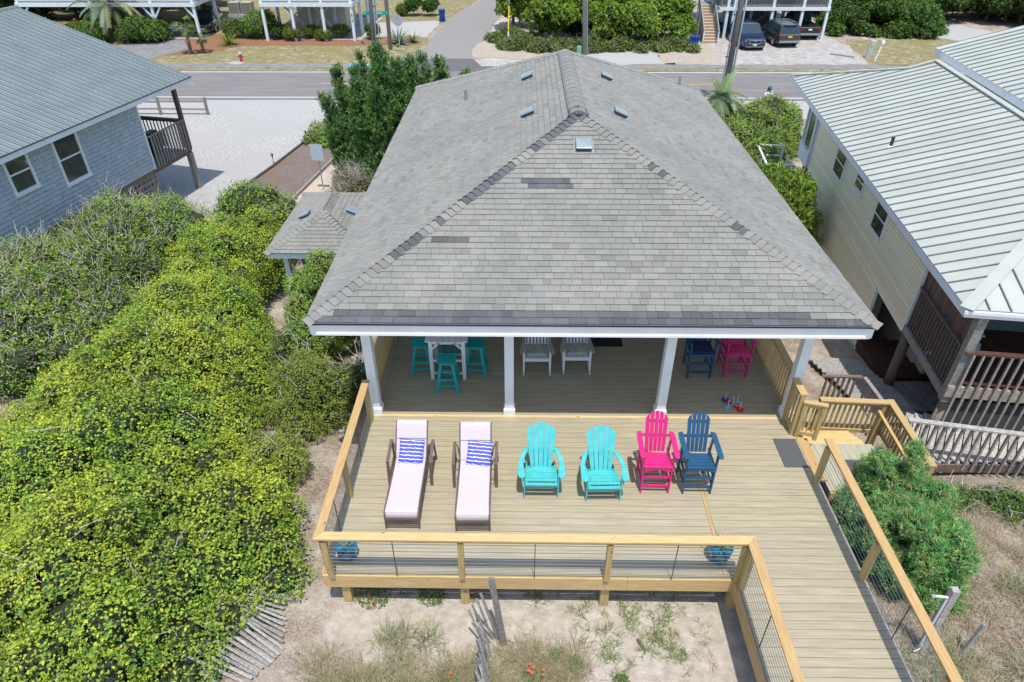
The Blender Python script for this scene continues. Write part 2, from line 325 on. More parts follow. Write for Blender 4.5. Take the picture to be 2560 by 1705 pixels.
# planting beds beside the left of the house
sheet('brown_bed', [(-10.6, 28.6), (-13.3, 29.4), (-12.6, 33.0), (-12.0, 36.6), (-10.8, 41.6), (-8.6, 41.6), (-9.2, 37.8), (-9.95, 32.5)], M['brown'], 3, kk=1)
sheet('shell_walk', [(-10.5, 28.6), (-9.85, 32.5), (-9.1, 37.8), (-8.5, 41.6), (-3, 41.6), (-3, 28.0), (-9.0, 28.0)], M['shell'], 2, kk=1)
# ---------------------------------------------------------------- shingle faces
def face_frame(O, u, v):
    O = Vector(O); u = Vector(u).normalized(); v = Vector(v).normalized(); n = u.cross(v).normalized(); return O, u, v, n
def shingle_col(dark):
    k = rnd(.92, 1.07) if random.random() > .10 else rnd(.80, .92)
    if dark: k = rnd(.8, 1.15); return (.115*k, .120*k, .128*k)
    t = rnd(-.012, .012); return (.262*k+t*.5, .258*k, .236*k-t*.3)
def shingles(house, O, u, v, poly, expo=.142, keep=0, darkf=None, widths=(.13, .31), gap=0):
    """laminated shingles clipped to the roof face; the first `keep` become parts of their own"""
    O, u, v, n = face_frame(O, u, v); umin = min(p[0] for p in poly); umax = max(p[0] for p in poly); vmax = max(p[1] for p in poly)
    big = MB(); cnt = 0; k = 0
    while k*expo < vmax:
        x = umin-rnd(0, .3); v0 = k*expo; v1 = v0+expo+(-gap if gap else .03)
        while x < umax:
            wd = rnd(*widths); tb = rnd(.008, .016); q = clip_poly([(x+.0025+gap*.4, v0), (x+wd-.0025, v0), (x+wd-.0025, v1), (x+.0025+gap*.4, v1)], poly)
            if len(q) >= 3 and (max(a[0] for a in q)-min(a[0] for a in q)) > .02:
                cxy = (x+wd/2, v0); dk = darkf(cxy[0], v0) if darkf else False
                def pt(a, top): h = (.004+(tb if top else 0)*(1-(a[1]-v0)/(v1-v0))+(.008 if top else 0)*(1-(a[1]-v0)/(v1-v0))); return O+u*a[0]+v*a[1]+n*h
                m_ = len(q); vs = [pt(a, True) for a in q]+[pt(a, False) for a in q]; fs = [tuple(range(m_))]+[(i, m_+i, m_+(i+1) % m_, (i+1) % m_) for i in range(m_)]
                if cnt < keep and max(a[0] for a in q)-min(a[0] for a in q) > .1:
                    mb = MB(); mb.col(shingle_col(dk)); mb.add(vs, fs); mb.build('shingle', M['shingle'], house); cnt += 1
                else: big.col(shingle_col(dk)); big.add(vs, fs)
            x += wd
        k += 1
    if big.v: tag(big.build('shingle_field', M['shingle'], house), kind='stuff')
def cap_run(house, p0, p1, upn, na, nb, half=.15, expo=.145, darkf=None, name='cap_shingle', merge=False, bump_=.03, oneflat=False):
    """overlapping bent cap shingles from p0 (low) to p1 (high); na, nb are the downslope wing directions"""
    p0 = Vector(p0); p1 = Vector(p1); d = (p1-p0); L = d.length; d.normalize(); upn = Vector(upn).normalized(); n = int(L/expo); allb = MB()
    na = Vector(na).normalized(); nb = Vector(nb).normalized()
    for i in range(n+1):
        a = p0+d*(i*expo); b = a+d*(expo*1.35); h0 = .05+rnd(0, .008); h1 = .022; mb = allb if merge else MB()
        mb.col(shingle_col(darkf(i/n) if darkf else False)); sk = rnd(-.012, .012)
        def sec(c, h, s_): return [c+na*(half+s_)+upn*(h-.02), c+na*half*.45+upn*(h+.004), c+upn*(h+.012), c+nb*half*.45+upn*(h+.004), c+nb*(half-s_)+upn*(h-.02)]
        A = sec(a, h0, sk); B = sec(b, h1, sk); A2 = [q-upn*.016 for q in A]
        mb.add(A+B+A2, [(0, 1, 6, 5), (1, 2, 7, 6), (2, 3, 8, 7), (3, 4, 9, 8), (0, 10, 11, 1), (1, 11, 12, 2), (2, 12, 13, 3), (3, 13, 14, 4)])
        if not merge: mb.build(name, M['shingle'], house)
    if merge: tag(allb.build(name, M['shingle'], house), kind='stuff')
# ---------------------------------------------------------------- main beach house
HX0, HX1, HY0, HY1, EZ = -3.82, 6.25, 9.82, 25.15, 2.72
XC = (HX0+HX1)/2; RZ_ = 4.85; AF = (XC, 14.93, RZ_); AB = (XC, 20.9, RZ_)
hl = (1.2, 17.5, -3.2)
house = thing('beach_house', 'grey shingle hip roofed beach house with white columned porch in the middle', 'house', hl, off=(-1.2, -17.5, 3.2))
def fv(a, b): return (Vector(b)-Vector(a))
def dark_front(x, v):
    # x from left eave corner, v up the slope
    if v < .10: return True
    if v < .25: return 0.35 < x < 9.0
    X = x+HX0
    if 3.38 < v < 3.49 and -.1 < X < .92: return True
    if 3.23 < v < 3.36 and .07 < X < 1.09: return True
    if 1.80 < v < 1.95 and -1.75 < X < -.95: return True
    return False
pitchF = math.atan2(RZ_-EZ, AF[1]-HY0); pitchS = math.atan2(RZ_-EZ, XC-HX0); pitchB = math.atan2(RZ_-EZ, HY1-AB[1])
LF = math.hypot(RZ_-EZ, AF[1]-HY0); LS_ = math.hypot(RZ_-EZ, XC-HX0); LB = math.hypot(RZ_-EZ, HY1-AB[1]); Wd = HX1-HX0
deckmb = MB()
corners = [(HX0, HY0, EZ), (HX1, HY0, EZ), (HX1, HY1, EZ), (HX0, HY1, EZ)]
deckmb.add([*corners, AF, AB], [(0, 1, 4), (1, 2, 5, 4), (2, 3, 5), (3, 0, 4, 5)])
deckmb.add([(x, y, EZ-.05) for x, y, z in corners], [(0, 3, 2, 1)])
deckmb.build('roof_sheathing', M['under'], house, fix=False)
shingles(house, corners[0], (1, 0, 0), (0, math.cos(pitchF), math.sin(pitchF)), [(0, 0), (Wd, 0), (Wd/2, LF)], keep=300, darkf=dark_front)
LY = HY1-HY0
shingles(house, corners[3], (0, -1, 0), (math.cos(pitchS), 0, math.sin(pitchS)), [(0, 0), (LY, 0), (HY1-AF[1], LS_), (HY1-AB[1], LS_)], gap=.011)
shingles(house, corners[1], (0, 1, 0), (-math.cos(pitchS), 0, math.sin(pitchS)), [(0, 0), (LY, 0), (AB[1]-HY0, LS_), (AF[1]-HY0, LS_)], gap=.011)
shingles(house, corners[2], (-1, 0, 0), (0, -math.cos(pitchB), math.sin(pitchB)), [(0, 0), (Wd, 0), (Wd/2, LB)], expo=.28)
sS, cS = math.sin(pitchS), math.cos(pitchS); sF, cF = math.sin(pitchF), math.cos(pitchF)
def dk_left(t):
    return any(a < t < b for a, b in ((.90, 1.01), (.80, .825), (.52, .72), (.42, .445), (.27, .36))) or .86 < t < .9
def dk_right(t): return any(a < t < b for a, b in ((.975, 1.01), (.70, .715), (.66, .68), (.39, .43)))
cap_run(house, corners[0], AF, (-.25, -.25, 1), fv(corners[0], AF).normalized().cross((0, -sF, cF)), -fv(corners[0], AF).normalized().cross((-sS, 0, cS)), darkf=dk_left)
cap_run(house, corners[1], AF, (.25, -.25, 1), fv(corners[1], AF).normalized().cross((sS, 0, cS)), -fv(corners[1], AF).normalized().cross((0, -sF, cF)), darkf=dk_right)
rv = MB(); rv.col((.235, .24, .225)); rs = [(-.21, -.055), (-.16, -.005), (-.04, .045), (.04, .045), (.16, -.005), (.21, -.055)]; n_ = 16
for i in range(n_):
    y0_ = AF[1]-.02+(AB[1]-AF[1]+.04)*i/n_; y1_ = AF[1]-.02+(AB[1]-AF[1]+.04)*(i+1)/n_+.02; k_ = rnd(.93, 1.05); rv.col((.235*k_, .24*k_, .225*k_)); A_ = [(XC+a, y0_, RZ_+.02+b+.012) for a, b in rs]; B_ = [(XC+a, y1_, RZ_+.02+b) for a, b in rs]; C2 = [(XC+a, y0_, RZ_+.0+b-.02) for a, b in rs]
    rv.add(A_+B_+C2, [(j, j+1, 7+j, 6+j) for j in range(5)]+[(j, 12+j, 13+j, j+1) for j in range(5)])
rv.build('ridge_vent', M['shingle'], house, fix=False)
cap_run(house, corners[2], AB, (.25, .25, 1), fv(corners[2], AB).normalized().cross((0, sF, cF)), -fv(corners[2], AB).normalized().cross((sS, 0, cS)), merge=True, name='rear_hip_cap')
cap_run(house, corners[3], AB, (-.25, .25, 1), fv(corners[3], AB).normalized().cross((-sS, 0, cS)), -fv(corners[3], AB).normalized().cross((0, sF, cF)), merge=True, name='rear_hip_cap')
MB().add([(XC-.24, AF[1]-.06, RZ_-.03), (XC+.24, AF[1]-.06, RZ_-.03), (XC, AF[1]-.16, RZ_+.03), (XC-.2, AF[1]+.3, RZ_-.0), (XC+.2, AF[1]+.3, RZ_-.0), (XC, AF[1]+.3, RZ_+.09)], [(0, 2, 5, 3), (2, 1, 4, 5), (0, 1, 2)]).col((.14, .16, .165)).build('ridge_end_cap', M['under'], house)
# fascia, soffit, gutters
mb = MB(); mb.box(HX0+.06, HX1-.06, HY0+.05, HY0+.09, 2.43, EZ-.01); mb.build('front_fascia', M['white'], house)
mb = MB(); mb.box(HX0+.10, HX1-.10, HY0+.035, HY0+.05, 2.43, 2.475); mb.build('fascia_trim', M['white'], house)
for nm, a in (('side_fascia', (HX0+.03, HX0+.06, HY0+.09, HY1-.1)), ('side_fascia', (HX1-.06, HX1-.03, HY0+.09, HY1-.1)), ('rear_fascia', (HX0+.06, HX1-.06, HY1-.1, HY1-.06))):
    mb = MB(); mb.box(*a, 2.43, EZ-.03); mb.build(nm, M['white'], house)
mb = MB(); mb.box(HX0+.065, HX1-.065, HY0+.095, HY1-.105, 2.45, 2.46); mb.build('soffit', M['white'], house)
mb = MB(); mb.box(-3.06, 5.56, 10.50, 10.68, 2.25, 2.447); mb.build('porch_beam', M['white'], house)
for x in (-2.98, -.235, 2.87, 5.46):
    mb = MB(); mb.box(x-.09, x+.09, 10.5, 10.68, .004, 2.248); c = mb.build('column', M['white'], house)
    m2 = MB()
    m2.box(x-.118, x+.118, 10.475, 10.705, .003, .15); m2.box(x-.105, x+.105, 10.487, 10.693, .152, .18); m2.build('column_base', M['white'], c)
# body below and behind the porch
M['tealwall'] = mat('teal_grey_siding', (.10, .17, .17), (.13, .20, .2), 3, .7)
for nm, a in (('rear_wall', (-3.0, 5.5, 24.6, 24.7)), ('side_wall', (-3.08, -2.98, 15.1, 24.7)), ('side_wall', (5.48, 5.58, 15.1, 24.7)), ('porch_wall', (-2.98, 5.48, 15.1, 15.2))):
    mb = MB(); mb.box(*a, -3.2 if nm != 'porch_wall' else .01, 2.445); mb.build(nm, M['tealwall'], house)
for x in (-1.6, 3.9):
    mb = MB(); mb.box(x-.55, x+.55, 15.06, 15.098, .9, 2.1); wf = mb.build('window', M['white'], house)
    for dz in (.95, 1.53): m2 = MB(); m2.box(x-.48, x+.48, 15.04, 15.062, dz, dz+.52); m2.build('pane', M['glass'], wf)
mb = MB(); mb.box(1.5, 2.4, 15.06, 15.098, .01, 2.1); dr = mb.build('door', M['white'], house); m2 = MB(); m2.box(1.62, 2.28, 15.04, 15.062, .3, 1.95); m2.build('door_glass', M['glass'], dr)
# roof vents and pipes
def vent(x, y, rz, face, lab):
    if face == 'F': z = EZ+(y-HY0)*math.tan(pitchF); ax = (0, cF, sF); ux = (1, 0, 0)
    elif face == 'L': z = EZ+(x-HX0)*math.tan(pitchS); ax = (cS, 0, sS); ux = (0, -1, 0)
    elif face == 'R': z = EZ+(HX1-x)*math.tan(pitchS); ax = (-cS, 0, sS); ux = (0, 1, 0)
    else: z, ax, ux = face
    u = Vector(ux); v = Vector(ax); n = u.cross(v).normalized(); P = Vector((x, y, z))
    v_ = bpy.data.objects.new('roof_vent', None)
    m1 = MB(); m1.add([P+u*a*.21+v*b*.22+n*.022 for a, b in ((-1, -1), (1, -1), (1, 1), (-1, 1))]+[P+u*a*.21+v*b*.22+n*.014 for a, b in ((-1, -1), (1, -1), (1, 1), (-1, 1))], [(0, 1, 2, 3), (0, 4, 5, 1), (1, 5, 6, 2), (2, 6, 7, 3), (3, 7, 4, 0)])
    par = lab; f1 = m1.build('vent_flange', M['metal_g'], par)
    m2 = MB()
    b0 = [P+u*a*.14+v*b*.13+n*.024 for a, b in ((-1, -1), (1, -1), (1, 1), (-1, 1))]; b1 = [P+u*a*.17+v*(b*.17+.01)+n*.085 for a, b in ((-1, -1), (1, -1), (1, 1), (-1, 1))]; b2 = [P+u*a*.165+v*(b*.165+.01)+n*.125 for a, b in ((-1, -1), (1, -1), (1, 1), (-1, 1))]
    m2.add(b0+b1, [(0, 1, 5, 4), (1, 2, 6, 5), (2, 3, 7, 6), (3, 0, 4, 7)]); m2.build('vent_throat', M['metal_d'], f1)
    m3 = MB(); tp = [P+v*.01+n*.132]
    m3.add(b1+b2+tp, [(0, 1, 5, 4), (1, 2, 6, 5), (2, 3, 7, 6), (3, 0, 4, 7), (4, 5, 8), (5, 6, 8), (6, 7, 8), (7, 4, 8), (3, 2, 1, 0)]); m3.build('vent_cap', M['metal_g'], f1, bevel=.01)
vent(1.28, 13.95, 0, 'F', house)
for y in (19.75, 16.35): vent(.13, y, 0, 'L', house); vent(2.32, y, 0, 'R', house)
for x, y, f in ((-1.68, 20.3, 'L'), (5.35, 24.0, 'R')):
    z = EZ+((x-HX0) if f == 'L' else (HX1-x))*math.tan(pitchS)
    mb = MB(); mb.tube([(x, y, z), (x, y, z+.32)], .05, 10); mb.build('vent_pipe', M['metal_g'], house, smooth=False)
# ---------------------------------------------------------------- deck
deck = thing('wooden_deck', 'pale composite plank deck and boardwalk on pine framing in front of the porch', 'deck', (1.1, 8.5, -.9), off=(-1.1, -8.5, .9))
def tint(a=.95, b=1.05): k = rnd(a, b); return (k, k*rnd(.985, 1.01), k*rnd(.96, 1.01))
P_ = .1455
def plank_row(y, x0, x1, mt, parent, cut=None, z=0):
    xs = [x0]
    if cut: xs.append(cut)
    elif x1-x0 > 5 and random.random() < .7: xs.append(rnd(x0+2, x1-2))
    xs.append(x1)
    for a, b in zip(xs[:-1], xs[1:]):
        if b-a < .2: continue
        mb = MB(); mb.col(tint()); mb.box(a+.0015, b-.0015, y+.0035, y+P_-.0035, z-.025, z); mb.build('plank', mt, parent)
y = 6.655; SX = 3.30
while y < 10.35:
    right = 5.47
    for a, b in (((-3.14, SX-.03), (SX+.03, right)) if y < 9.2 else ((-3.14, right),)):
        plank_row(y, a, b, M['deck'], deck)
    y += P_
y9 = 6.655+P_*math.ceil((9.2-6.655)/P_-1e-6)-.003
mb = MB(); mb.col((1, 1, 1)); mb.box(SX-.026, SX+.026, 6.66, y9, -.026, .001); mb.build('divider_board', M['pine_y'], deck)
YT = y; y = 6.655-P_
while y > 2.2: plank_row(y, 3.46, 5.47, M['deck'], deck, cut=5.2 if False else None); y -= P_
# porch planks
y = YT+.075
mb = MB(); mb.col((1.15, 1.2, 1.35)); mb.box(-3.1, 5.52, YT+.002, YT+.073, -.02, .002); mb.build('threshold_board', M['pine_x'], deck)
while y < 15.05: plank_row(y, -3.1, 5.52, M['deck'], deck); y += P_
# skirt and framing
def bd(name, a, mt, par=None, c=None, **k):
    mb = MB(); mb.col(c or tint()); mb.box(*a); return mb.build(name, mt, par or deck, **k)
bd('skirt_board', (-3.16, 1.72, 6.605, 6.648, -.29, -.002), M['pine_x']); bd('skirt_board', (1.724, 3.44, 6.605, 6.648, -.29, -.002), M['pine_x'])
bd('skirt_board', (-3.185, -3.145, 6.65, 10.5, -.29, -.002), M['pine_y']); bd('skirt_board', (3.41, 3.452, 2.2, 6.60, -.28, -.003), M['pine_y'])
bd('skirt_board', (5.475, 5.515, 2.2, 8.9, -.28, -.003), M['weather']); bd('skirt_board', (5.53, 5.57, 10.55, 15, -.28, -.003), M['pine_y'])
bd('skirt_board', (-3.15, -3.11, 10.52, 15, -.28, -.003), M['pine_y'])
for yy in np.arange(7.1, 15, .6): bd('joist', (-3.1, 5.4, yy, yy+.04, -.26, -.027), M['weather'])
for yy in np.arange(2.6, 6.5, .6): bd('joist', (3.46, 5.46, yy, yy+.04, -.26, -.027), M['weather'])
for x, yy in ((-2.86, 6.74), (-.9, 6.74), (1.4, 6.74), (3.5, 6.72), (3.5, 4.5), (5.38, 4.5), (5.38, 6.7), (-2.9, 8.6), (-2.9, 10.4), (5.4, 10.4), (1.2, 10.4), (-2.9, 13), (5.4, 13), (1.2, 13), (3.5, 2.6), (5.38, 2.6)):
    bd('support_post', (x-.07, x+.07, yy-.07, yy+.07, float(gz(x, yy))-.3, -.03), M['pine_z'])
mb = MB(); mb.col((1, 1, 1)); mb.bar((3.43, 4.55, -.25), (3.43, 4.0, -.9), .04, .12); mb.build('brace', M['pine_y'], deck)
for x in (-2.97, -.93, 1.37):
    for dz in (-.09, -.18): mb = MB(); mb.tube([(x, 6.61, dz), (x, 6.592, dz)], .012, 8); mb.build('bolt', M['metal_g'], deck)
# cable railings
def cable_rail(label, p0, p1, posts, capside, mt, z0=0, h=1.0, mids=True, mit=(0, 0), capw=.145, name='cable_railing'):
    """p0, p1: plan ends of the post line (x,y)"""
    p0 = Vector((*p0, 0)); p1 = Vector((*p1, 0)); d = (p1-p0); L = d.length; d.normalize(); s = Vector((-d.y, d.x, 0)); c0 = (p0+p1)/2
    t = thing(name, label, 'railing', (c0.x, c0.y, z0), off=(-c0.x, -c0.y, -z0))
    zc = z0+h; o = s*capside
    a, b = p0+o-d*(0 if mit[0] else .06), p1+o+d*(0 if mit[1] else .06)
    hw = capw/2
    c4 = [a-d*(-mit[0]*hw)-s*hw, b-d*(mit[1]*hw)-s*hw, b+d*(mit[1]*hw)+s*hw, a+d*(-mit[0]*hw)+s*hw]
    c4 = [a-s*hw-d*(mit[0]*hw), b-s*hw+d*(mit[1]*hw), b+s*hw-d*(mit[1]*hw), a+s*hw+d*(mit[0]*hw)]
    # split long caps into boards
    nb = 2 if L > 5 else 1; cut = .68
    segs = [(0, 1)] if nb == 1 else [(0, cut), (cut, 1)]
    for q0, q1 in segs:
        A, B = c4[0].lerp(c4[1], q0), c4[0].lerp(c4[1], q1); D, Cc = c4[3].lerp(c4[2], q0), c4[3].lerp(c4[2], q1)
        if nb == 2:
            g = d*.0015; A, D = (A+g, D+g) if q0 else (A, D); B, Cc = (B-g, Cc-g) if q1 < 1 else (B, Cc)
        mb = MB(); mb.col(tint(.97, 1.05)); mb.slab([v+Vector((0, 0, zc)) for v in (A, B, Cc, D)], (0, 0, 1), .036); mb.build('rail_cap', mt, t, bevel=.004)
    mb = MB(); mb.col(tint()); mb.bar(p0+d*.05+Vector((0, 0, zc-.083)), p1-d*.05+Vector((0, 0, zc-.083)), .036, .088); mb.build('sub_rail', mt, t)
    for q in posts:
        c = p0+d*q; mb = MB(); mb.col(tint()); mb.bar(c+Vector((0, 0, z0-.0)), c+Vector((0, 0, zc-.13)), .09, .09, upv=d); mb.build('post', M['pine_z'], t)
    zs = [z0+.1+i*.088 for i in range(9)]
    for z in zs:
        mb = MB(); mb.tube([p0+d*posts[0]+Vector((0, 0, z)), p0+d*posts[-1]+Vector((0, 0, z))], .0042, 5); mb.build('cable', M['cable'], t)
    if mids:
        for qa, qb in zip(posts[:-1], posts[1:]):
            c = p0+d*(qa+qb)/2; mb = MB(); mb.bar(c+Vector((0, 0, z0+.02)), c+Vector((0, 0, zc-.13)), .012, .012, upv=d); mb.build('cable_spacer', M['metal_d'], t)
    for q in (posts[0], posts[-1]):
        for z in zs:
            c = p0+d*(q+(.052 if q == posts[0] else -.052))+Vector((0, 0, z)); mb = MB(); mb.ball(c, .011, seg=6, rings=4); mb.build('cable_fitting', M['cable'], t)
    return t
cable_rail('pine railing with steel cables along the front edge of the deck', (-3.06, 6.605), (3.49, 6.605), [.06, 2.15, 4.44, 6.5], 0, M['pine_x'], mit=(1, -1))
cable_rail('pine railing with steel cables along the left edge of the deck beside the hedge', (-3.06, 10.32), (-3.06, 6.605), [.05, 2.05, 3.62], 0, M['pine_y'], mit=(0, 1))
cable_rail('pine cable railing on the left side of the boardwalk, meeting the front railing', (3.49, 6.605), (3.49, 2.4), [.13, 2.1, 4.1], 0, M['pine_y'], mit=(-1, 0))
cable_rail('longest cable railing, on the right side of the boardwalk past the juniper', (5.45, 8.78), (5.45, 2.4), [.05, 2.1, 4.2, 6.2], 0, M['pine_y'])
def baluster_rail(label, p0, p1, z0, h, mt, cm=None, gap=.12, cap=(.14, .036), bw=.036, z1=None, bottom=True, low=None, post=.09, cat='railing', par=None, name='baluster_railing', sub=True, pmat=None, maxp=300, group=None):
    p0 = Vector((*p0, z0)); p1 = Vector((*p1, z1 if z1 is not None else z0)); d = (p1-p0); L = math.hypot(d.x, d.y); c0 = (p0+p1)/2; dn = d/L; fl = Vector((dn.x, dn.y, 0))
    t = par or thing(name, label, cat, (c0.x, c0.y, min(z0, p1.z)), off=(-c0.x, -c0.y, -min(z0, p1.z)), group=group); H = Vector((0, 0, h)); Z = Vector((0, 0, 1))
    mb = MB(); mb.col(tint()); mb.bar(p0-fl*.05+H-Z*cap[1]/2, p1+fl*.05+H-Z*cap[1]/2, cap[0], cap[1]); mb.build('rail_cap', mt, t)
    if sub: mb = MB(); mb.col(tint()); mb.bar(p0+H-Z*(cap[1]+.05), p1+H-Z*(cap[1]+.05), .036, .086); mb.build('sub_rail', mt, t)
    if bottom: mb = MB(); mb.col(tint()); mb.bar(p0+Z*.11, p1+Z*.11, .036, .086); mb.build('bottom_rail', mt, t)
    if post:
        for P in (p0, p1): mb = MB(); mb.col(tint()); mb.bar(P+Z*(low or 0), P+H-Z*cap[1], post, post, upv=fl); mb.build('post', pmat or mt, t)
    n = max(1, int(L/gap)); zb = .04 if low is None else low
    for i in range(1, n):
        c = p0+dn*L*i/n+Vector((-fl.y, fl.x, 0))*.036; mb = MB(); mb.col(tint(.9, 1.1)); mb.bar(c+Z*zb, c+H-Z*(cap[1]+.01), bw, bw, upv=fl); mb.build('baluster', cm or mt, t)
    return t
baluster_rail('pine baluster railing on the right side of the porch behind the pink bar chair', (5.47, 10.76), (5.47, 15.0), 0, 1.0, M['pine_z'])
baluster_rail('pine baluster railing on the left side of the porch beside the pub table', (-3.03, 10.76), (-3.03, 15.0), 0, 1.0, M['pine_z'])
baluster_rail('short pine railing against the right corner column of the porch', (5.40, 10.44), (5.40, 10.02), 0, 1.05, M['pine_z'])
g = baluster_rail('small pine gate standing open beside the steps off the deck', (5.47, 9.95), (5.80, 9.86), 0.0, .9, M['pine_z'], gap=.085, post=.07, cat='gate', name='gate', cap=(.1, .03))
# step, landing and stairs to the right
st = thing('landing_stairs', 'new pine landing and steps going down off the right side of the deck', 'stairs', (6.3, 9.6, -.95), off=(-6.3, -9.6, .95))
bd('step_board', (5.475, 5.612, 8.85, 10.15, -.04, -.001), M['pine_y'], st); bd('step_board', (5.618, 5.72, 8.85, 9.98, -.12, -.08), M['pine_y'], st)
bd('step_riser', (5.475, 5.60, 8.86, 10.13, -.19, -.042), M['pine_y'], st)
for i in range(9): bd('landing_board', (5.73+i*.145, 5.87+i*.145, 8.7, 9.95, -.225, -.2), M['deck_y'], st)
for k in range(5):
    z = -.2-.15*(k+1)+.02; y0 = 9.96+.25*k
    bd('tread', (5.82+.05*k, 6.98+.05*k, y0+.01, y0+.26, z-.035, z), M['pine_x'], st, c=(1.12, 1.1, 1.05)); bd('riser', (5.82+.05*k, 6.98+.05*k, y0-.02, y0-.002, z-.02, z+.11), M['pine_x'], st)
bd('lower_landing', (6.0, 7.9, 11.22, 12.2, -.99, -.96), M['deck'], st)
for x, yy in ((5.85, 8.8), (7.0, 8.8), (7.0, 9.9), (6.1, 11.1), (7.8, 11.1)): bd('support_post', (x-.05, x+.05, yy-.05, yy+.05, float(gz(x, yy))-.2, -.24 if yy < 10 else -1.0), M['pine_z'], st)
bd('front_beam', (5.73, 7.05, 8.64, 8.68, -.42, -.2), M['pine_x'], st)
baluster_rail('pine railing along the back of the side stairs, nearest the neighbour boardwalk', (6.42, 11.1), (7.72, 11.02), -.95, .96, M['pine_z'], gap=.105)
baluster_rail('pine railing with a wide cap running down the right of the side stairs', (7.84, 11.05), (7.80, 9.2), -.95, .96, M['pine_z'], gap=.115)
t = thing('handrail', 'sloping yellow pine handrail on the inside of the side stairs', 'handrail', (7.6, 10, -.9), off=(-7.6, -10, .9))
mb = MB(); mb.col((1.1, 1.12, 1)); mb.bar((7.53, 10.85, -.1), (7.55, 9.4, -.22), .06, .04); mb.build('rail', M['pine_y'], t)
for yy in (10.8, 9.5): mb = MB(); mb.col((1, 1, 1)); mb.bar((7.53, yy, -1.0), (7.53, yy, -.2), .06, .06); mb.build('post', M['pine_z'], t)
# mats
def door_mat(x0, x1, y0, y1, mt, lab, z=.004, skew=0):
    c = ((x0+x1)/2, (y0+y1)/2); mb = MB(); mb.box(x0-c[0], x1-c[0], y0-c[1], y1-c[1], 0, .012); o = mb.build('door_mat', mt, bevel=.003); o.location = (c[0], c[1], z); tag(o, lab, 'door mat')
door_mat(4.99, 5.43, 9.09, 9.86, M['matgrey'], 'charcoal door mat on the sunny deck at the top of the side steps', .003)
door_mat(1.66, 2.40, 12.95, 13.4, M['black'], 'black door mat on the shaded porch behind the right white rocking chair')
door_mat(6.25, 6.75, 9.0, 9.5, M['matgrey'], 'grey mat lying on the small stair landing half hidden by the juniper', -.197)
# ---------------------------------------------------------------- small annex
ax = thing('annex_building', 'small hip roofed annex with two roof vents beside the left eave of the main house', 'outbuilding', (-5.85, 19.1, -2.7), off=(5.85, -19.1, 2.7))
def hip_roof(h, x0, x1, y0, y1, ez, pitch, expo=.142, keep=0):
    xc = (x0+x1)/2; r = (x1-x0)/2; rz = ez+r*pitch; A = (xc, y0+r, rz); B = (xc, y1-r, rz); c = [(x0, y0, ez), (x1, y0, ez), (x1, y1, ez), (x0, y1, ez)]
    mb = MB(); mb.add([*c, A, B], [(0, 1, 4), (1, 2, 5, 4), (2, 3, 5), (3, 0, 4, 5), (0, 3, 2, 1)]); mb.build('roof_sheathing', M['under'], h, fix=False)
    a = math.atan(pitch); ca, sa = math.cos(a), math.sin(a); L = r/ca; W_ = x1-x0; LY = y1-y0
    shingles(h, c[0], (1, 0, 0), (0, ca, sa), [(0, 0), (W_, 0), (W_/2, L)], keep=keep, expo=expo)
    shingles(h, c[2], (-1, 0, 0), (0, -ca, sa), [(0, 0), (W_, 0), (W_/2, L)], expo=expo)
    shingles(h, c[3], (0, -1, 0), (ca, 0, sa), [(0, 0), (LY, 0), (LY-r, L), (r, L)], expo=expo)
    shingles(h, c[1], (0, 1, 0), (-ca, 0, sa), [(0, 0), (LY, 0), (LY-r, L), (r, L)], expo=expo)
    for (cc, ap, n1_, n2_) in ((c[0], A, (-sa, 0, ca), (0, -sa, ca)), (c[1], A, (0, -sa, ca), (sa, 0, ca)), (c[2], B, (sa, 0, ca), (0, sa, ca)), (c[3], B, (0, sa, ca), (-sa, 0, ca))):
        dd = fv(cc, ap).normalized(); cap_run(h, cc, ap, Vector(n1_)+Vector(n2_), dd.cross(Vector(n2_)), -dd.cross(Vector(n1_)), merge=True, name='hip_cap', half=.14)
    cap_run(h, A, B, (0, 0, 1), (ca, 0, -sa), (-ca, 0, -sa), merge=True, half=.16, name='ridge_cap')
    return A, B
hip_roof(ax, -7.3, -4.4, 16.95, 21.2, .3, .42, keep=60)
a_ = math.atan(.42)
vent(-6.55, 18.75, 0, ((.3+.75*.42), (math.cos(a_), 0, math.sin(a_)), (0, -1, 0)), ax)
vent(-5.2, 19.0, 0, ((.3+.8*.42), (-math.cos(a_), 0, math.sin(a_)), (0, 1, 0)), ax)
mb = MB(); mb.box(-7.24, -4.46, 17.0, 17.03, .12, .28); mb.build('fascia', M['white'], ax)
mb = MB(); mb.box(-7.27, -7.24, 17.03, 21.1, .12, .28); mb.build('fascia', M['white'], ax)
for x, yy in ((-6.85, 17.3), (-4.6, 17.3)):
    mb = MB(); mb.box(x-.07, x+.07, yy-.07, yy+.07, -2.7, .12); mb.build('post', M['white'], ax)
mb = MB(); mb.box(-6.7, -4.5, 18.1, 20.9, -2.7, .1); mb.build('wall', M['tealwall'], ax)
# ---------------------------------------------------------------- left neighbour
def rot_house(name, label, W, th, zg):
    return thing(name, label, 'house', (W[0], W[1], zg), -R(th), off=(0, 0, -zg))
lh = rot_house('shingled_house', 'blue grey shingle sided house with a blue metal roof at the far left', (-15.75, 27.63), 11.47, -3.2)
M['shadow_gap'] = mat('siding_gap_shade', (.07, .085, .09), None, rough=.95)  # dark wall colour paints the shadow lines between siding courses
M['shadow_gap2'] = mat('cream_siding_gap_shade', (.20, .19, .14), None, rough=.95)  # painted shadow lines behind the cream lap siding
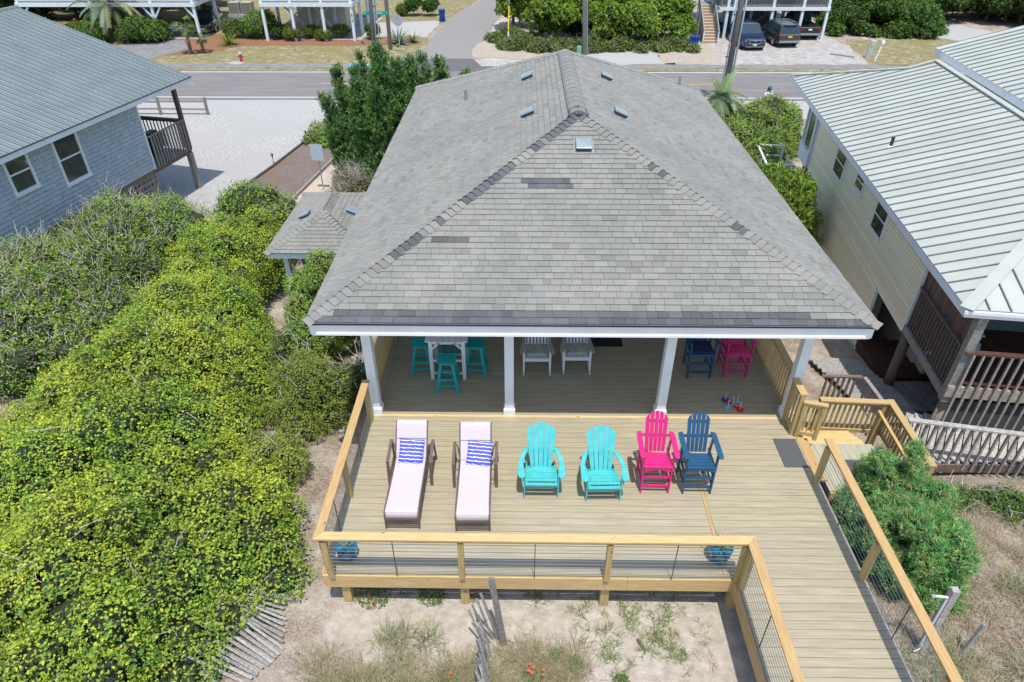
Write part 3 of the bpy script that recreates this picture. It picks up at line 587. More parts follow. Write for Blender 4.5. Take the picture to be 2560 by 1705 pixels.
# walls (local x outward, y along the house)
def wall_box(h, name, x0, x1, y0, y1, z0, z1, mt): mb = MB(); mb.box(x0, x1, y0, y1, z0, z1); return mb.build(name, mt, h)
wall_box(lh, 'wall', -14.0, -.012, -16, 0, -1.3, 1.75, M['shadow_gap'])
big = MB(); k = 0; z = -1.32
wins = [(-4.55, -3.34, -.30, 1.42), (-6.65, -5.62, .16, 1.42)]
rows = 0
while z < 1.7:
    yy = -15.6+rnd(0, .1)
    while yy < -.02:
        wd = rnd(.09, .19); y1 = min(yy+wd, -.02); c = (yy+wd/2, z+.1)
        if not any(yy > a and y1 < b and z > q0-.04 and z+.1 < q1 for a, b, q0, q1 in wins):
            kk = rnd(.92, 1.07); big.col((kk, kk, kk)); zl = z+rnd(-.006, .006); t_ = rnd(.02, .028)
            big.add([(t_, yy+.003, zl), (t_, y1-.003, zl), (-.0, y1-.003, z+.138), (-.0, yy+.003, z+.138), (-.03, yy+.003, zl), (-.03, y1-.003, zl)], [(0, 1, 2, 3), (0, 4, 5, 1), (0, 3, 4), (1, 5, 2)])
        yy += wd
    z += .155
tag(big.build('shingle_siding', M['bluesh'], lh), kind='stuff')
mb = MB(); mb.box(-.05, .04, -.02, .06, -1.33, 1.7); mb.build('corner_board', M['white'], lh)
mb = MB(); mb.box(-.1, .03, -15.6, .0, -1.48, -1.33); mb.build('band_board', M['weather_d'], lh)
mb = MB()  # lattice skirt
for i in range(60): mb.box(-.06, -.04, -15.6+i*.26, -15.5+i*.26, -3.1, -1.48)
for i in range(7): mb.box(-.038, -.02, -15.6, 0, -3.0+i*.24, -2.9+i*.24)
for i in range(10): mb.box(-1.3+i*.13, -1.25+i*.13, -.03, -.01, -3.1, -1.48)
tag(mb.build('lattice_skirt', M['weather'], lh), kind='stuff')
def dh_window(h, y0, y1, z0, z1, x=0, fr=.09, deep=.03, mt=None):
    mt = mt or M['white']; mb = MB()
    mb.box(x, x+.05, y0, y0+fr, z0, z1); mb.box(x, x+.05, y1-fr, y1, z0, z1); mb.box(x, x+.05, y0+fr, y1-fr, z1-fr*.6, z1); mb.box(x, x+.075, y0-.02, y1+.02, z0-.05, z0+fr*.9)
    f = mb.build('window', mt, h); zm = (z0+z1)/2+.06
    m2 = MB(); m2.box(x-.01, x+.03, y0+fr, y1-fr, zm-.028, zm+.028); m2.build('meeting_rail', mt, f)
    for a, b in ((z0+fr*.9+.03, zm-.03), (zm+.03, z1-fr*.6)):
        m3 = MB(); m3.box(x-.02, x+.006, y0+fr+.01, y1-fr-.01, a, b); m3.build('pane', M['glass'], f)
    return f
dh_window(lh, -4.55, -3.34, -.27, 1.4); dh_window(lh, -6.65, -5.62, .2, 1.4)
# roof panels with ribs
def metal_roof(h, O, u, v, poly, mt, seam=.3, rib=(.02, .028), flat=.0, minor=0, name='roof_panel', base=None, ribc=(.36, .42, .41)):  # ribs tinted darker, painting in the shade of seam sides and gaps
    O, u, v, n = face_frame(O, u, v); umin = min(p[0] for p in poly); umax = max(p[0] for p in poly); vmin = min(p[1] for p in poly); vmax = max(p[1] for p in poly)
    x = umin; cnt = 0
    while x < umax:
        k = rnd(.95, 1.04)
        q = clip_poly([(x+.002, vmin), (x+seam-.002, vmin), (x+seam-.002, vmax), (x+.002, vmax)], poly)
        if len(q) >= 3 and max(a[0] for a in q)-min(a[0] for a in q) > .02:
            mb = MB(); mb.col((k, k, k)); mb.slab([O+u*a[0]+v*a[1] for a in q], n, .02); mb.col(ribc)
            rr_ = [x+rib[0]*.7]+([x+seam*j/(minor+1) for j in range(1, minor+1)] if minor else [])
            for j, xr in enumerate(rr_):
                rq = clip_poly([(xr-rib[0]/2, vmin), (xr+rib[0]/2, vmin), (xr+rib[0]/2, vmax), (xr-rib[0]/2, vmax)], poly)
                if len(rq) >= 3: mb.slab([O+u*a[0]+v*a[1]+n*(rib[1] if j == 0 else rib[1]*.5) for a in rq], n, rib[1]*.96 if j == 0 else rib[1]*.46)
            mb.build(name, mt, h); cnt += 1
        x += seam
th_ = math.atan(2.52/7.75)
# left roof: eave at x=+.5, runs from y=-15.5 to 3.28
metal_roof(lh, (.5, -15.52, 1.73), (0, 1, 0), (-math.cos(th_), 0, math.sin(th_)), [(0, 0), (18.8, 0), (18.8, 8.15), (0, 8.15)], M['roofb'], seam=.305, rib=(.028, .022), minor=1, ribc=(.72, .72, .74))
metal_roof(lh, (-15.0, 3.28, 1.73), (0, -1, 0), (math.cos(th_), 0, math.sin(th_)), [(0, 0), (18.8, 0), (18.8, 8.15), (0, 8.15)], M['roofb'], seam=.61, rib=(.028, .022))
# screw glints: rows of washers across the ribs
sc = MB(); nn_ = Vector((math.sin(th_), 0, math.cos(th_)))
for r_i in range(9):
    dv = .35+r_i*.93
    for j in range(62):
        P = Vector((.5, 3.28-.02-j*.305, 1.73))+Vector((-math.cos(th_), 0, math.sin(th_)))*(dv+rnd(-.01, .01))+nn_*.002
        sc.bar(P+Vector((0, .04, 0)), P+Vector((0, .06, 0)), .022, .03)
tag(sc.build('roof_screws', M['whiter'], lh), kind='stuff')
mb = MB(); mb.box(.45, .49, -15.5, 3.25, 1.50, 1.70); mb.build('eave_fascia', M['white'], lh)
mb = MB(); mb.box(.49, .515, -15.5, 3.27, 1.69, 1.712); mb.build('drip_edge', M['metal_d'], lh)
mb = MB(); mb.box(-.02, .44, -15.5, 3.2, 1.56, 1.58); mb.build('soffit', M['white'], lh)
for s_, xa in ((1, .5), (-1, -15.0)):
    mb = MB(); mb.bar((xa, 3.25, 1.64), (-7.25, 3.25, 1.64+2.52), .03, .12); mb.build('rake_board', M['white'], lh)
mb = MB(); mb.tube([(-7.25, 3.29, 4.25), (-7.25, -15.5, 4.25)], .08, 6); mb.build('ridge_cap', M['roofb'], lh)
# balcony at the road end
mb = MB(); mb.col((1, 1, 1)); mb.box(-6, .0, .05, 2.55, -1.42, -1.36); mb.build('balcony_floor', M['weather'], lh)
mb = MB(); mb.col((.8, .7, .65)); mb.box(-.04, .02, .05, 2.6, -1.5, -1.3); mb.build('balcony_beam', M['weather_d'], lh)
mb = MB(); mb.col((.8, .7, .65)); mb.bar((-.06, 2.6, -1.36), (-.06, 2.6, 1.55), .16, .16, upv=(0, 1, 0)); mb.build('balcony_post', M['weather_d'], lh)
for pp in ((-.1, 2.55), (-5.5, 2.55)): mb = MB(); mb.col((1.1, 1.12, 1.12)); mb.bar((pp[0], pp[1], -3.3), (pp[0], pp[1], -1.5), .22, .22, upv=(0, 1, 0)); mb.build('support_post', M['weather'], lh)
def bal_line(h, p0, p1, z0, hh, mt, gap=.14, bw=.04, top=.09, tname='balcony_rail', slope=0):
    p0 = Vector((*p0, z0)); p1 = Vector((*p1, z0+slope)); L = (p1-p0).length; mb = MB(); mb.col(tint()); mb.bar(p0+Vector((0, 0, hh)), p1+Vector((0, 0, hh)), top, .04); mb.build(tname, mt, h)
    n = int(L/gap)
    for i in range(1, n): c = p0.lerp(p1, i/n); mb = MB(); mb.col(tint(.85, 1.15)); mb.bar(c, c+Vector((0, 0, hh-.02)), bw, bw, upv=(p1-p0)); mb.build('baluster', mt, h)
bal_line(lh, (.045, .08), (.045, 2.6), -1.32, 1.33, M['weather'], gap=.17, bw=.06)
bal_line(lh, (0, 2.62), (-5.6, 2.62), -1.32, 1.2, M['weather_d'], gap=.17)
mb = MB(); mb.col((.8, .75, .7)); mb.bar((0, 2.5, -.02), (-5.8, 2.5, -.02), .16, .14); mb.build('balcony_beam', M['weather_d'], lh)
def to_world(h, p): a = h.rotation_euler.z; return Vector((h.location.x+p[0]*math.cos(a)-p[1]*math.sin(a), h.location.y+p[0]*math.sin(a)+p[1]*math.cos(a), p[2]))
q = to_world(lh, (-1.0, 1.5, -1.355)); gr = thing('gas_grill', 'black gas grill on the balcony of the blue grey house', 'grill', q, lh.rotation_euler.z)
mb = MB(); mb.box(-.28, .28, -.3, .3, .5, .8); mb.build('firebox', M['metal_d'], gr, bevel=.02)
mb = MB(); mb.prism([(-.28, .805), (.28, .805), (.27, .98), (.15, 1.1), (-.15, 1.1), (-.27, .98)], 'y', -.3, .3); mb.build('lid', M['metal_d'], gr, bevel=.02)
for s_ in (-1, 1): mb = MB(); mb.box(-.24, .24, s_*.45-.13, s_*.45+.13, .78, .81); mb.build('side_shelf', M['metal_d'], gr)
mb = MB(); mb.box(-.25, .25, -.27, .27, .12, .49); mb.build('cabinet', M['black'], gr)
for a in (-.22, .22):
    for b in (-.24, .24): mb = MB(); mb.tube([(a, b, 0), (a, b, .2)], .025, 8); mb.build('leg', M['metal_d'], gr)
# ---------------------------------------------------------------- right neighbour
rh = rot_house('cream_house', 'cream sided house with a pale standing seam metal roof on the right', (9.70, 14.33), 7.37, -2.6)
wn = [(7.3, 8.4, .58, 1.53), (5.25, 6.02, 1.02, 1.53), (2.9, 3.88, .62, 1.53)]
mb = MB()
SM = MB(); z = -.42
while z < 1.95:
    SM.col((rnd(.90, 1.08),)*3)
    segs = [(0.04, 11.3)]
    for a, b, c, d in wn:
        if z+.1 > c and z < d:
            ns = []
            for s0, s1 in segs:
                if a > s0 and b < s1: ns += [(s0, a), (b, s1)]
                else: ns.append((s0, s1))
            segs = ns
    for s0, s1 in segs: SM.add([(.0, s0, z), (.0, s1, z), (.008, s1, z+.097), (.008, s0, z+.097), (.026, s0, z), (.026, s1, z)], [(0, 1, 2, 3), (0, 4, 5, 1)])
    z += .112
for i in range(21):
    z = -2.78+i*.112
    SM.col((rnd(.90, 1.08),)*3); SM.add([(.0, 2.2, z), (.0, 9.02, z), (.008, 9.02, z+.097), (.008, 2.2, z+.097), (.026, 2.2, z), (.026, 9.02, z)], [(0, 1, 2, 3), (0, 4, 5, 1)])
tag(SM.build('lap_siding', M['cream'], rh, fix=False), kind='stuff')
wall_box(rh, 'wall', .012, 4.0, .05, 11.3, -.42, 2.0, M['shadow_gap2'])
wall_box(rh, 'wall', .012, .3, 2.2, 9.02, -3.0, -.47, M['shadow_gap2']); wall_box(rh, 'corner_board', -.02, .06, 2.12, 2.195, -3.0, -.47, M['white']); wall_box(rh, 'corner_board', -.02, .06, 9.025, 9.1, -3.0, -.47, M['white'])
wall_box(rh, 'wall', 4.0, 9.5, -2.6, 11.4, -2.6, 3.2, M['cream'])
wall_box(rh, 'wall', .15, .25, 9.0, 10.6, -3.0, -.45, M['cream'])
wall_box(rh, 'corner_board', -.02, .05, -.02, .05, -.42, 1.98, M['white']); wall_box(rh, 'corner_board', -.02, .05, 11.3, 11.37, -.42, 1.98, M['white'])
wall_box(rh, 'band_board', -.015, .05, .05, 2.11, -.46, -.425, M['white']); wall_box(rh, 'band_board', -.015, .05, 9.11, 11.3, -.46, -.425, M['white'])
for a, b, c, d in wn: dh_window(rh, a, b, c, d, x=-.045, fr=.085)
# enclosed porch bay at the far end
wall_box(rh, 'bay_wall', -.12, 2.8, 11.4, 12.9, -.42, .1, M['white']); wall_box(rh, 'bay_post', -.1, .0, 12.8, 12.9, .1, 1.95, M['white']); wall_box(rh, 'bay_post', -.1, .0, 11.42, 11.56, .1, 1.95, M['white']); wall_box(rh, 'bay_post', 2.7, 2.8, 12.8, 12.9, .1, 1.95, M['white'])
wall_box(rh, 'bay_window', -.08, -.04, 11.62, 12.35, .24, 1.5, M['glass']); wall_box(rh, 'bay_sill', -.14, -.04, 11.4, 12.9, .1, .16, M['white']); wall_box(rh, 'bay_mullion', -.1, -.02, 12.38, 12.5, .1, 1.95, M['white'])
wall_box(rh, 'bay_window', 0.1, 2.6, 12.84, 12.86, .24, 1.9, M['glass'])
# lower storey: door, posts, slab
wall_box(rh, 'lower_wall', 1.2, 1.3, .6, 9.0, -2.7, -.45, M['cream'])
dw = wall_box(rh, 'door', 1.12, 1.18, 1.1, 2.0, -2.55, -.55, M['white']); 
for i, zz in enumerate((-2.4, -1.5)):
    for yy in (1.2, 1.6): mb = MB(); mb.box(1.105, 1.121, yy, yy+.3, zz, zz+.75); mb.build('door_panel', M['whiter'], dw)
mb = MB(); mb.ball((1.09, 1.18, -1.6), .03); mb.build('door_knob', M['metal_d'], dw)
for e, s_ in ((.12, -.1), (.2, -2.55), (.2, 11.2), (.2, 4.0), (.2, 7.5), (3, -2.55), (.25, 12.6), (5.6, -2.6)):
    mb = MB(); mb.col((1, .9, .8)); mb.tube([(e, s_, -3.1), (e, s_, -.4)], .125, 12); mb.build('piling', M['weather'] if s_ < -2 else M['weather_d'], rh, smooth=True)
# side porch clad with red slats
for i in range(26):
    s0 = -2.5+i*.095; mb = MB(); mb.col(tint(.6, 1.35)); mb.box(.075+rnd(0, .01), .10, s0, s0+.083, -.02, 1.9); mb.build('red_slat', M['redslat'], rh)
mb = MB(); mb.col((1, 1, 1)); mb.box(-.02, .05, -2.7, -.03, -.42, -.22); mb.build('porch_beam', M['weather'], rh)
mb = MB(); mb.col((.75, .8, .8)); mb.box(-.0, .07, -2.7, -.03, .86, .9); mb.build('slat_rail', M['weather_d'], rh)
for i in range(18): s0 = -2.6+i*.145; mb = MB(); mb.col((.8, .85, .85)); mb.box(.01, .05, s0, s0+.035, -.2, .86); mb.build('baluster', M['weather_d'], rh)
mb = MB(); mb.col((.95, 1, .97)); mb.box(-.04, .14, -2.78, -2.6, -.45, 1.95); mb.build('porch_post', M['weather'], rh)
mb = MB(); mb.col((.45, .2, .18)); mb.box(.06, 8, -2.7, .05, -.25, -.2); mb.build('porch_floor', M['weather_d'], rh)
mb = MB(); mb.col((1.45, 1.3, 1.05)); mb.box(-.05, 8, -2.82, -2.76, -.27, .02); mb.build('porch_band', M['weather'], rh)
mb = MB(); mb.col((.55, .35, .33)); mb.box(-.02, 8, -2.86, -2.72, .90, .94); mb.build('porch_top_rail', M['weather_d'], rh)
for i in range(40): e0 = .12+i*.185; mb = MB(); mb.col(tint(.9, 1.3)); mb.box(e0, e0+.045, -2.87, -2.825, -1.25, .9); mb.build('baluster', M['weather'], rh)
wall_box(rh, 'porch_wall', .12, 8, .0, .04, -.2, 2.0, M['tealwall'])
wall_box(rh, 'opening_shade_panel', .2, 8, -2.68, -2.64, -2.6, -.45, M['under'])  # added dark sheet stands in for shade in the openings below the porch
# roofs
pt_ = math.atan(.3); cp, sp = math.cos(pt_), math.sin(pt_); 
# u along -s (so that normal points up): u=(0,-1,0), v=(cp,0,sp)
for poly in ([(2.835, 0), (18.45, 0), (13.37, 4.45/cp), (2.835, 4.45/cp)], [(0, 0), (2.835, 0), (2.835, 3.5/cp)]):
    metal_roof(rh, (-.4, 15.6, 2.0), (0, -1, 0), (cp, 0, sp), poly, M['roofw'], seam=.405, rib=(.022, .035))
# front hip face
hp = [(0, 0), (12, 0), (12, 5.1), (4.45, 5.1)]
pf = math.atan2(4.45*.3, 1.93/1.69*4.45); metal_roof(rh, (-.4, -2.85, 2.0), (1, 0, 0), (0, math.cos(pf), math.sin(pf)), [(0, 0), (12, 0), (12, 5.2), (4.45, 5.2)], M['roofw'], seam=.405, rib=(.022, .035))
mb = MB(); mb.bar((-.42, -2.87, 2.015), (4.05, -2.85+1.93/1.69*4.45, 2.015+4.45*.3), .26, .03); mb.build('hip_flashing', M['roofw'], rh)
mb = MB(); mb.bar((4.0, 12.95, 3.345), (4.0, 2.3, 3.345), .22, .04); mb.build('ridge_flashing', M['roofw'], rh)
mb = MB(); mb.bar((-.42, 15.62, 2.03), (3.06, 12.83, 3.07), .2, .035); mb.build('rake_flashing', M['roofw'], rh)
mb = MB(); mb.bar((3.06, 12.83, 3.07), (4.02, 12.95, 3.36), .14, .035); mb.build('rake_flashing', M['roofw'], rh)
mb = MB(); mb.box(-.40, -.36, -2.83, 15.55, 1.80, 1.975); mb.build('eave_fascia', M['white'], rh)
mb = MB(); mb.box(-.36, 0, -2.6, 15.3, 1.83, 1.85); mb.build('soffit', M['white'], rh)
mb = MB(); mb.box(-.4, 11.5, -2.85, -2.81, 1.80, 1.97); mb.build('front_fascia', M['white'], rh); mb = MB(); mb.box(-.44, 11.5, -2.9, -2.86, 1.90, 1.97); mb.build('gutter', M['white'], rh)
# upper roof
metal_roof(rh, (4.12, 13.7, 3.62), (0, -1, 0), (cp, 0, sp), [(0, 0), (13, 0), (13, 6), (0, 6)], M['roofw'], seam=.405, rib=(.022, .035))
mb = MB(); mb.box(4.13, 4.17, .8, 13.68, 3.39, 3.60); mb.build('upper_fascia', M['white'], rh)
mb = MB(); mb.bar((4.15, 13.68, 3.56), (9.85, 13.68, 3.56+5.7*.3), .03, .16); mb.build('upper_rake', M['white'], rh)
mb = MB(); mb.tube([(.64, 5.97, 2.25), (.64, 5.97, 2.62)], .05, 10); mb.build('vent_pipe', M['metal_d'], rh)
mb = MB(); mb.tube([(.64, 5.97, 2.3), (.64, 5.97, 2.36)], [.11, .055], 10); mb.build('pipe_flashing', M['whiter'], rh)
# stair frame on the far side of the porch
sf = thing('white_stair_frame', 'white railed stair landing beyond the hedge by the cream house', 'stairs', to_world(rh, (-.75, 14, -3.25)), rh.rotation_euler.z)
for a in (-.5, .6):
    for b in (-1.2, 0, 1.2): mb = MB(); mb.bar((a, b, 0), (a, b, 2.4), .09, .09, upv=(0, 1, 0)); mb.build('post', M['white'], sf)
for zz in (1.5, 1.95, 2.4):
    for b in (-1.2, 1.2): mb = MB(); mb.bar((-.5, b, zz), (.6, b, zz), .08, .05); mb.build('rail', M['white'], sf)
    mb = MB(); mb.bar((-.5, -1.2, zz), (-.5, 1.2, zz), .08, .05); mb.build('rail', M['white'], sf)
mb = MB(); mb.box(-.5, .6, -1.2, 1.2, 1.28, 1.33); mb.build('platform', M['white'], sf)
mb = MB(); mb.bar((-.5, -1.2, 2.4), (.1, -3.2, 1.2), .08, .05); mb.build('stair_rail', M['white'], sf); mb = MB(); mb.bar((-.5, -1.2, 1.3), (.1, -3.2, .1), .05, .2); mb.build('stringer', M['white'], sf)
for i in range(5): mb = MB(); mb.bar((-.35+.1*i, -1.4-.35*i, 1.05-.22*i), (.65+.1*i, -1.4-.35*i, 1.05-.22*i), .26, .04); mb.build('tread', M['white'], sf)
# white chair on the neighbour porch
# lower boardwalk with railing
nb = thing('neighbour_boardwalk', 'old grey neighbour boardwalk with weathered baluster railing at the right edge', 'boardwalk', (9.6, 11.3, -1.3), off=(-9.6, -11.3, 1.3))
mb = MB(); mb.col((1, 1, 1)); mb.box(8.1, 13, 10.38, 10.42, -1.42, -1.2); mb.build('edge_beam', M['weather_d'], nb)
for i in range(26): x = 8.1+i*.2; mb = MB(); mb.col(tint(1.2, 1.75)); mb.bar((x, 10.45, -1.19), (x+1.0, 12.0, -1.19), .19, .03); mb.build('plank', M['weather'], nb)
p0, p1 = Vector((8.08, 10.66, -1.2)), Vector((12.6, 9.76, -1.2))
mb = MB(); mb.col((1.5, 1.5, 1.5)); mb.bar(p0+Vector((0, 0, 1.03)), p1+Vector((0, 0, 1.03)), .12, .04); mb.build('rail_cap', M['weather'], nb)
for i in range(27): c = p0.lerp(p1, (i+.3)/27); mb = MB(); mb.col(tint(.9, 1.2)); mb.bar(c-Vector((0, 0, .15)), c+Vector((0, 0, 1.0)), .045, .045); mb.build('baluster', M['weather'], nb)
sm = thing('small_weathered_railing', 'short brown grey baluster railing in the shade beyond the side stairs', 'railing', (7.6, 12.5, -1.6), off=(-7.6, -12.5, 1.6))
bal_line(sm, (6.95, 12.35), (7.85, 12.32), -1.45, 1.1, M['weather_d'], gap=.12); bal_line(sm, (7.9, 12.3), (7.95, 11.4), -1.45, 1.1, M['weather'], gap=.14)
pw = thing('plank_path', 'grey curved plank path on the ground beside the cream house', 'path', (8.9, 14.4, -1.95), off=(-8.9, -14.4, 1.95))
for i in range(15):
    yy = 12.4+i*.23; mb = MB(); mb.col(tint(1.0, 1.5)); c = Vector((8.35+.12*math.sin(i*.3), yy, float(np.interp(yy, KN[:, 0], KN[:, 1]))-.18)); mb.bar(c, c+Vector((1.35, .06-.02*i, .02)), .21, .03); mb.build('plank', M['weather'], pw)
for i in range(6):
    mb = MB(); mb.col(tint(.9, 1.3)); c = Vector((9.75+i*.2, 12.9, -1.89)); mb.bar(c, c+Vector((-.1+.02*i, 1.5, -.24)), .19, .03); mb.build('plank', M['weather'], pw)
mb = MB(); mb.col((.4, .2, .17)); mb.box(9.9, 13, 14.6, 16.4, -2.4, -2.15); mb.build('brick_slab', M['weather_d'], pw)
# ---------------------------------------------------------------- furniture
def part(name, m, par, fn, **k): mb = MB(); fn(mb); return mb.build(name, m, par, **k)
def make_adirondack(lab):
    t = thing('adirondack_chair', lab, 'chair', group='turquoise adirondack chairs on the sunny deck'); T = M['turq']
    for s in (-1, 1):
        part('front_leg', T, t, lambda b: b.box(s*.30-.012, s*.30+.012, -.02, .075, 0, .545), bevel=.004)
        part('rear_leg', T, t, lambda b: b.add([(s*.262+q, y, z) for q in (-.013, .013) for y, z in ((-.01, .385), (.02, .39), (.55, .27), (.86, .06), (.90, .0), (.82, .0), (.5, .16), (.0, .30))], [(0, 1, 2, 3, 4, 5, 6, 7), (15, 14, 13, 12, 11, 10, 9, 8)]+[(i, (i+1) % 8, 8+(i+1) % 8, 8+i) for i in range(8)]))
        pts = [(s*.29, .66), (s*.335, .58), (s*.385, .42), (s*.41, .24), (s*.415, .02), (s*.40, -.055), (s*.33, -.07), (s*.30, -.04), (s*.305, .10), (s*.325, .28), (s*.29, .47), (s*.245, .60)]
        if s < 0: pts = pts[::-1]
        part('armrest', T, t, lambda b: b.prism(pts, 'z', .548, .572), bevel=.006)
        part('arm_bracket', T, t, lambda b: b.box(s*.325-.01+.0*s, s*.325+.012, -.0, .05, .40, .545))
    for i, (y, z, dz) in enumerate(((-.035, .372, .0), (.05, .392, .0), (.135, .378, 0), (.22, .357, 0), (.305, .335, 0))):
        part('seat_slat', T, t, lambda b: b.bar((-.285, y, z), (.285, y, z), .072, .02, upv=(0, .22, 1)), bevel=.004)
    part('curved_seat_slat', T, t, lambda b: b.add([(x, y, z) for z0 in (0, -.02) for x, y, z in [(-.285, .35, .325+z0), (.285, .35, .325+z0), (.285, .41, .312+z0), (.2, .43, .308+z0), (.1, .465, .30+z0), (0, .475, .297+z0), (-.1, .465, .30+z0), (-.2, .43, .308+z0), (-.285, .41, .312+z0)]], [tuple(range(9)), tuple(range(9, 18))[::-1]]+[(i, 9+i, 9+(i+1) % 9, (i+1) % 9) for i in range(9)]))
    B0 = Vector((0, .455, .27)); B1 = Vector((0, .86, 1.02)); d = (B1-B0); L = d.length; d.normalize(); n = Vector((0, -d.z, d.y))
    edges = lambda tt: [(-.19-.085*tt)+(.38+.17*tt)*i/5 for i in range(6)]
    for i in range(5):
        a0, a1 = edges(0)[i]+.0045, edges(0)[i+1]-.0045; tl = L-.16*abs((i-2)/2)**2*1.0; 
        def top(x): return L-.14*(x/.275)**2
        b0, b1 = edges(1)[i]+.0045, edges(1)[i+1]-.0045
        q = [(a0, 0), (a1, 0), (b1, top(b1)), ((b0+b1)/2, top((b0+b1)/2)+.004), (b0, top(b0))]
        part('back_slat', T, t, lambda b: b.slab([B0+Vector((x, 0, 0))+d*v for x, v in q], n, .018), bevel=.003)
    part('back_brace', T, t, lambda b: b.bar((-.33, .655, .535), (.33, .655, .535), .06, .03)); part('lower_brace', T, t, lambda b: b.bar((-.25, .50, .23), (.25, .50, .23), .03, .07))
    part('front_apron', T, t, lambda b: b.box(-.285, .285, -.048, -.022+.0, .30, .375), bevel=.003)
    return t
a1 = make_adirondack('turquoise adirondack chair beside the loungers, left one of the pair'); a1.location = (.375, 8.30, .001)
a2 = copy_tree(a1); a2.location = (1.48, 8.235, .001); a2.rotation_euler.z = R(1.5); a2['label'] = 'turquoise adirondack chair next to the magenta bar chair, set slightly forward'
def make_barchair(lab, T, group, cushion=None):
    t = thing('tall_adirondack_chair', lab, 'bar chair', group=group)
    for s in (-1, 1):
        part('front_leg', T, t, lambda b: b.bar((s*.245, 0, 0), (s*.262, .03, .90), .028, .07, upv=(0, 1, 0)), bevel=.004)
        part('rear_leg', T, t, lambda b: b.bar((s*.245, .52, 0), (s*.262, .45, .90), .028, .07, upv=(0, 1, 0)), bevel=.004)
        pts = [(s*.33, .60), (s*.345, .5), (s*.345, .0), (s*.325, -.06), (s*.275, -.06), (s*.25, -.02), (s*.25, .62)]
        if s < 0: pts = pts[::-1]
        part('armrest', T, t, lambda b: b.prism(pts, 'z', .90, .925), bevel=.006)
        for z in (.2, .40): part('side_stretcher', T, t, lambda b: b.bar((s*.247, .03, z), (s*.247, .49, z+.02), .024, .045))
        part('seat_rail', T, t, lambda b: b.bar((s*.24, .0, .62), (s*.24, .5, .60), .024, .08))
    for z in (.15, .38): part('front_stretcher', T, t, lambda b: b.bar((-.235, .01, z), (.235, .01, z), .03, .045))
    for z in (.30,): part('rear_stretcher', T, t, lambda b: b.bar((-.235, .48, z), (.235, .48, z), .03, .045))
    part('front_apron', T, t, lambda b: b.add([(x, y, z) for y in (-.04, -.015) for x, z in ((-.23, .64), (.23, .64), (.23, .56), (.13, .575), (0, .60), (-.13, .575), (-.23, .56))], [tuple(range(7)), tuple(range(7, 14))[::-1]]+[(i, 7+i, 7+(i+1) % 7, (i+1) % 7) for i in range(7)]))
    for i in range(5):
        y = -.01+i*.088; z = .66-.012*i if i else .655
        part('seat_slat', T, t, lambda b: b.bar((-.25+i*.012, y, z), (.25-i*.012, y, z), .078, .02, upv=(0, .12, 1)), bevel=.004)
    B0 = Vector((0, .43, .60)); B1 = Vector((0, .66, 1.36)); d = (B1-B0); L = d.length; d.normalize(); n = Vector((0, -d.z, d.y))
    for i in range(5):
        w0 = .064; x0 = -.185+i*.076; fan = 1.08; q = []
        def top(x): return L-.17*(abs(x)/.2)**2.2
        xa, xb = x0, x0+w0
        q = [(xa*.96, 0), (xb*.96, 0), (xb*fan, top(xb)), ((xa+xb)/2*fan, top((xa+xb)/2)+.008), (xa*fan, top(xa))]
        part('back_slat', T, t, lambda b: b.slab([B0+Vector((x, 0, 0))+d*v for x, v in q], n, .018), bevel=.003)
    part('back_brace', T, t, lambda b: b.bar((-.30, .55, .885), (.30, .55, .885), .05, .03)); part('upper_back_brace', T, t, lambda b: b.bar((-.19, .625, 1.16), (.19, .625, 1.16), .025, .05))
    if cushion:
        part('seat_cushion', cushion, t, lambda b: b.box(-.23, .23, -.03, .40, .675, .725), bevel=.022)
    return t
GR = 'tall adirondack bar chairs'
p1 = make_barchair('magenta tall bar chair in the sun at the middle of the deck', M['pink'], GR); p1.location = (2.425, 8.45, .001); p1.rotation_euler.z = R(-1)
n1b = make_barchair('navy tall bar chair without a cushion, out in the sun', M['navy'], GR); n1b.location = (3.18, 8.44, .001)
p2 = copy_tree(p1); p2.location = (4.73, 11.84, .001); p2.rotation_euler.z = R(1); p2['label'] = 'magenta tall bar chair in the shade of the porch by the right railing'
n2b = make_barchair('navy tall bar chair with a dark blue cushion in the shade of the porch', M['navy'], GR, M['navyc']); n2b.location = (3.93, 11.8, .001)
def make_stool(lab):
    t = thing('bar_stool', lab, 'stool', group='teal bar stools around the pub table'); T = M['teal']
    oc = [(-.15, -.18), (.15, -.18), (.205, -.12), (.205, .12), (.15, .18), (-.15, .18), (-.205, .12), (-.205, -.12)]
    for i in range(3):
        q = clip_poly([(-.205+i*.137+.002, -.2), (-.205+(i+1)*.137-.002, -.2), (-.205+(i+1)*.137-.002, .2), (-.205+i*.137+.002, .2)], oc)
        part('seat_slat', T, t, lambda b: b.prism(q, 'z', .74, .765), bevel=.005)
    part('seat_frame', T, t, lambda b: (b.box(-.15, .15, -.13, -.105, .68, .739), b.box(-.15, .15, .105, .13, .68, .739)))
    for a in (-1, 1):
        for c in (-1, 1): part('leg', T, t, lambda b: b.bar((a*.225, c*.215, 0), (a*.12, c*.12, .739), .06, .035, upv=(0, 1, 0)), bevel=.004)
        part('side_stretcher', T, t, lambda b: b.bar((a*.19, -.17, .24), (a*.19, .17, .24), .03, .05))
    for c in (-1, 1): part('stretcher', T, t, lambda b: b.bar((-.175, c*.165, .32), (.175, c*.165, .32), .03, .05)); part('low_stretcher', T, t, lambda b: b.bar((-.2, c*.19, .17), (.2, c*.19, .17), .03, .045))
    return t
s1 = make_stool('teal bar stool in front of the pub table'); s1.location = (-1.575, 11.42, .001)
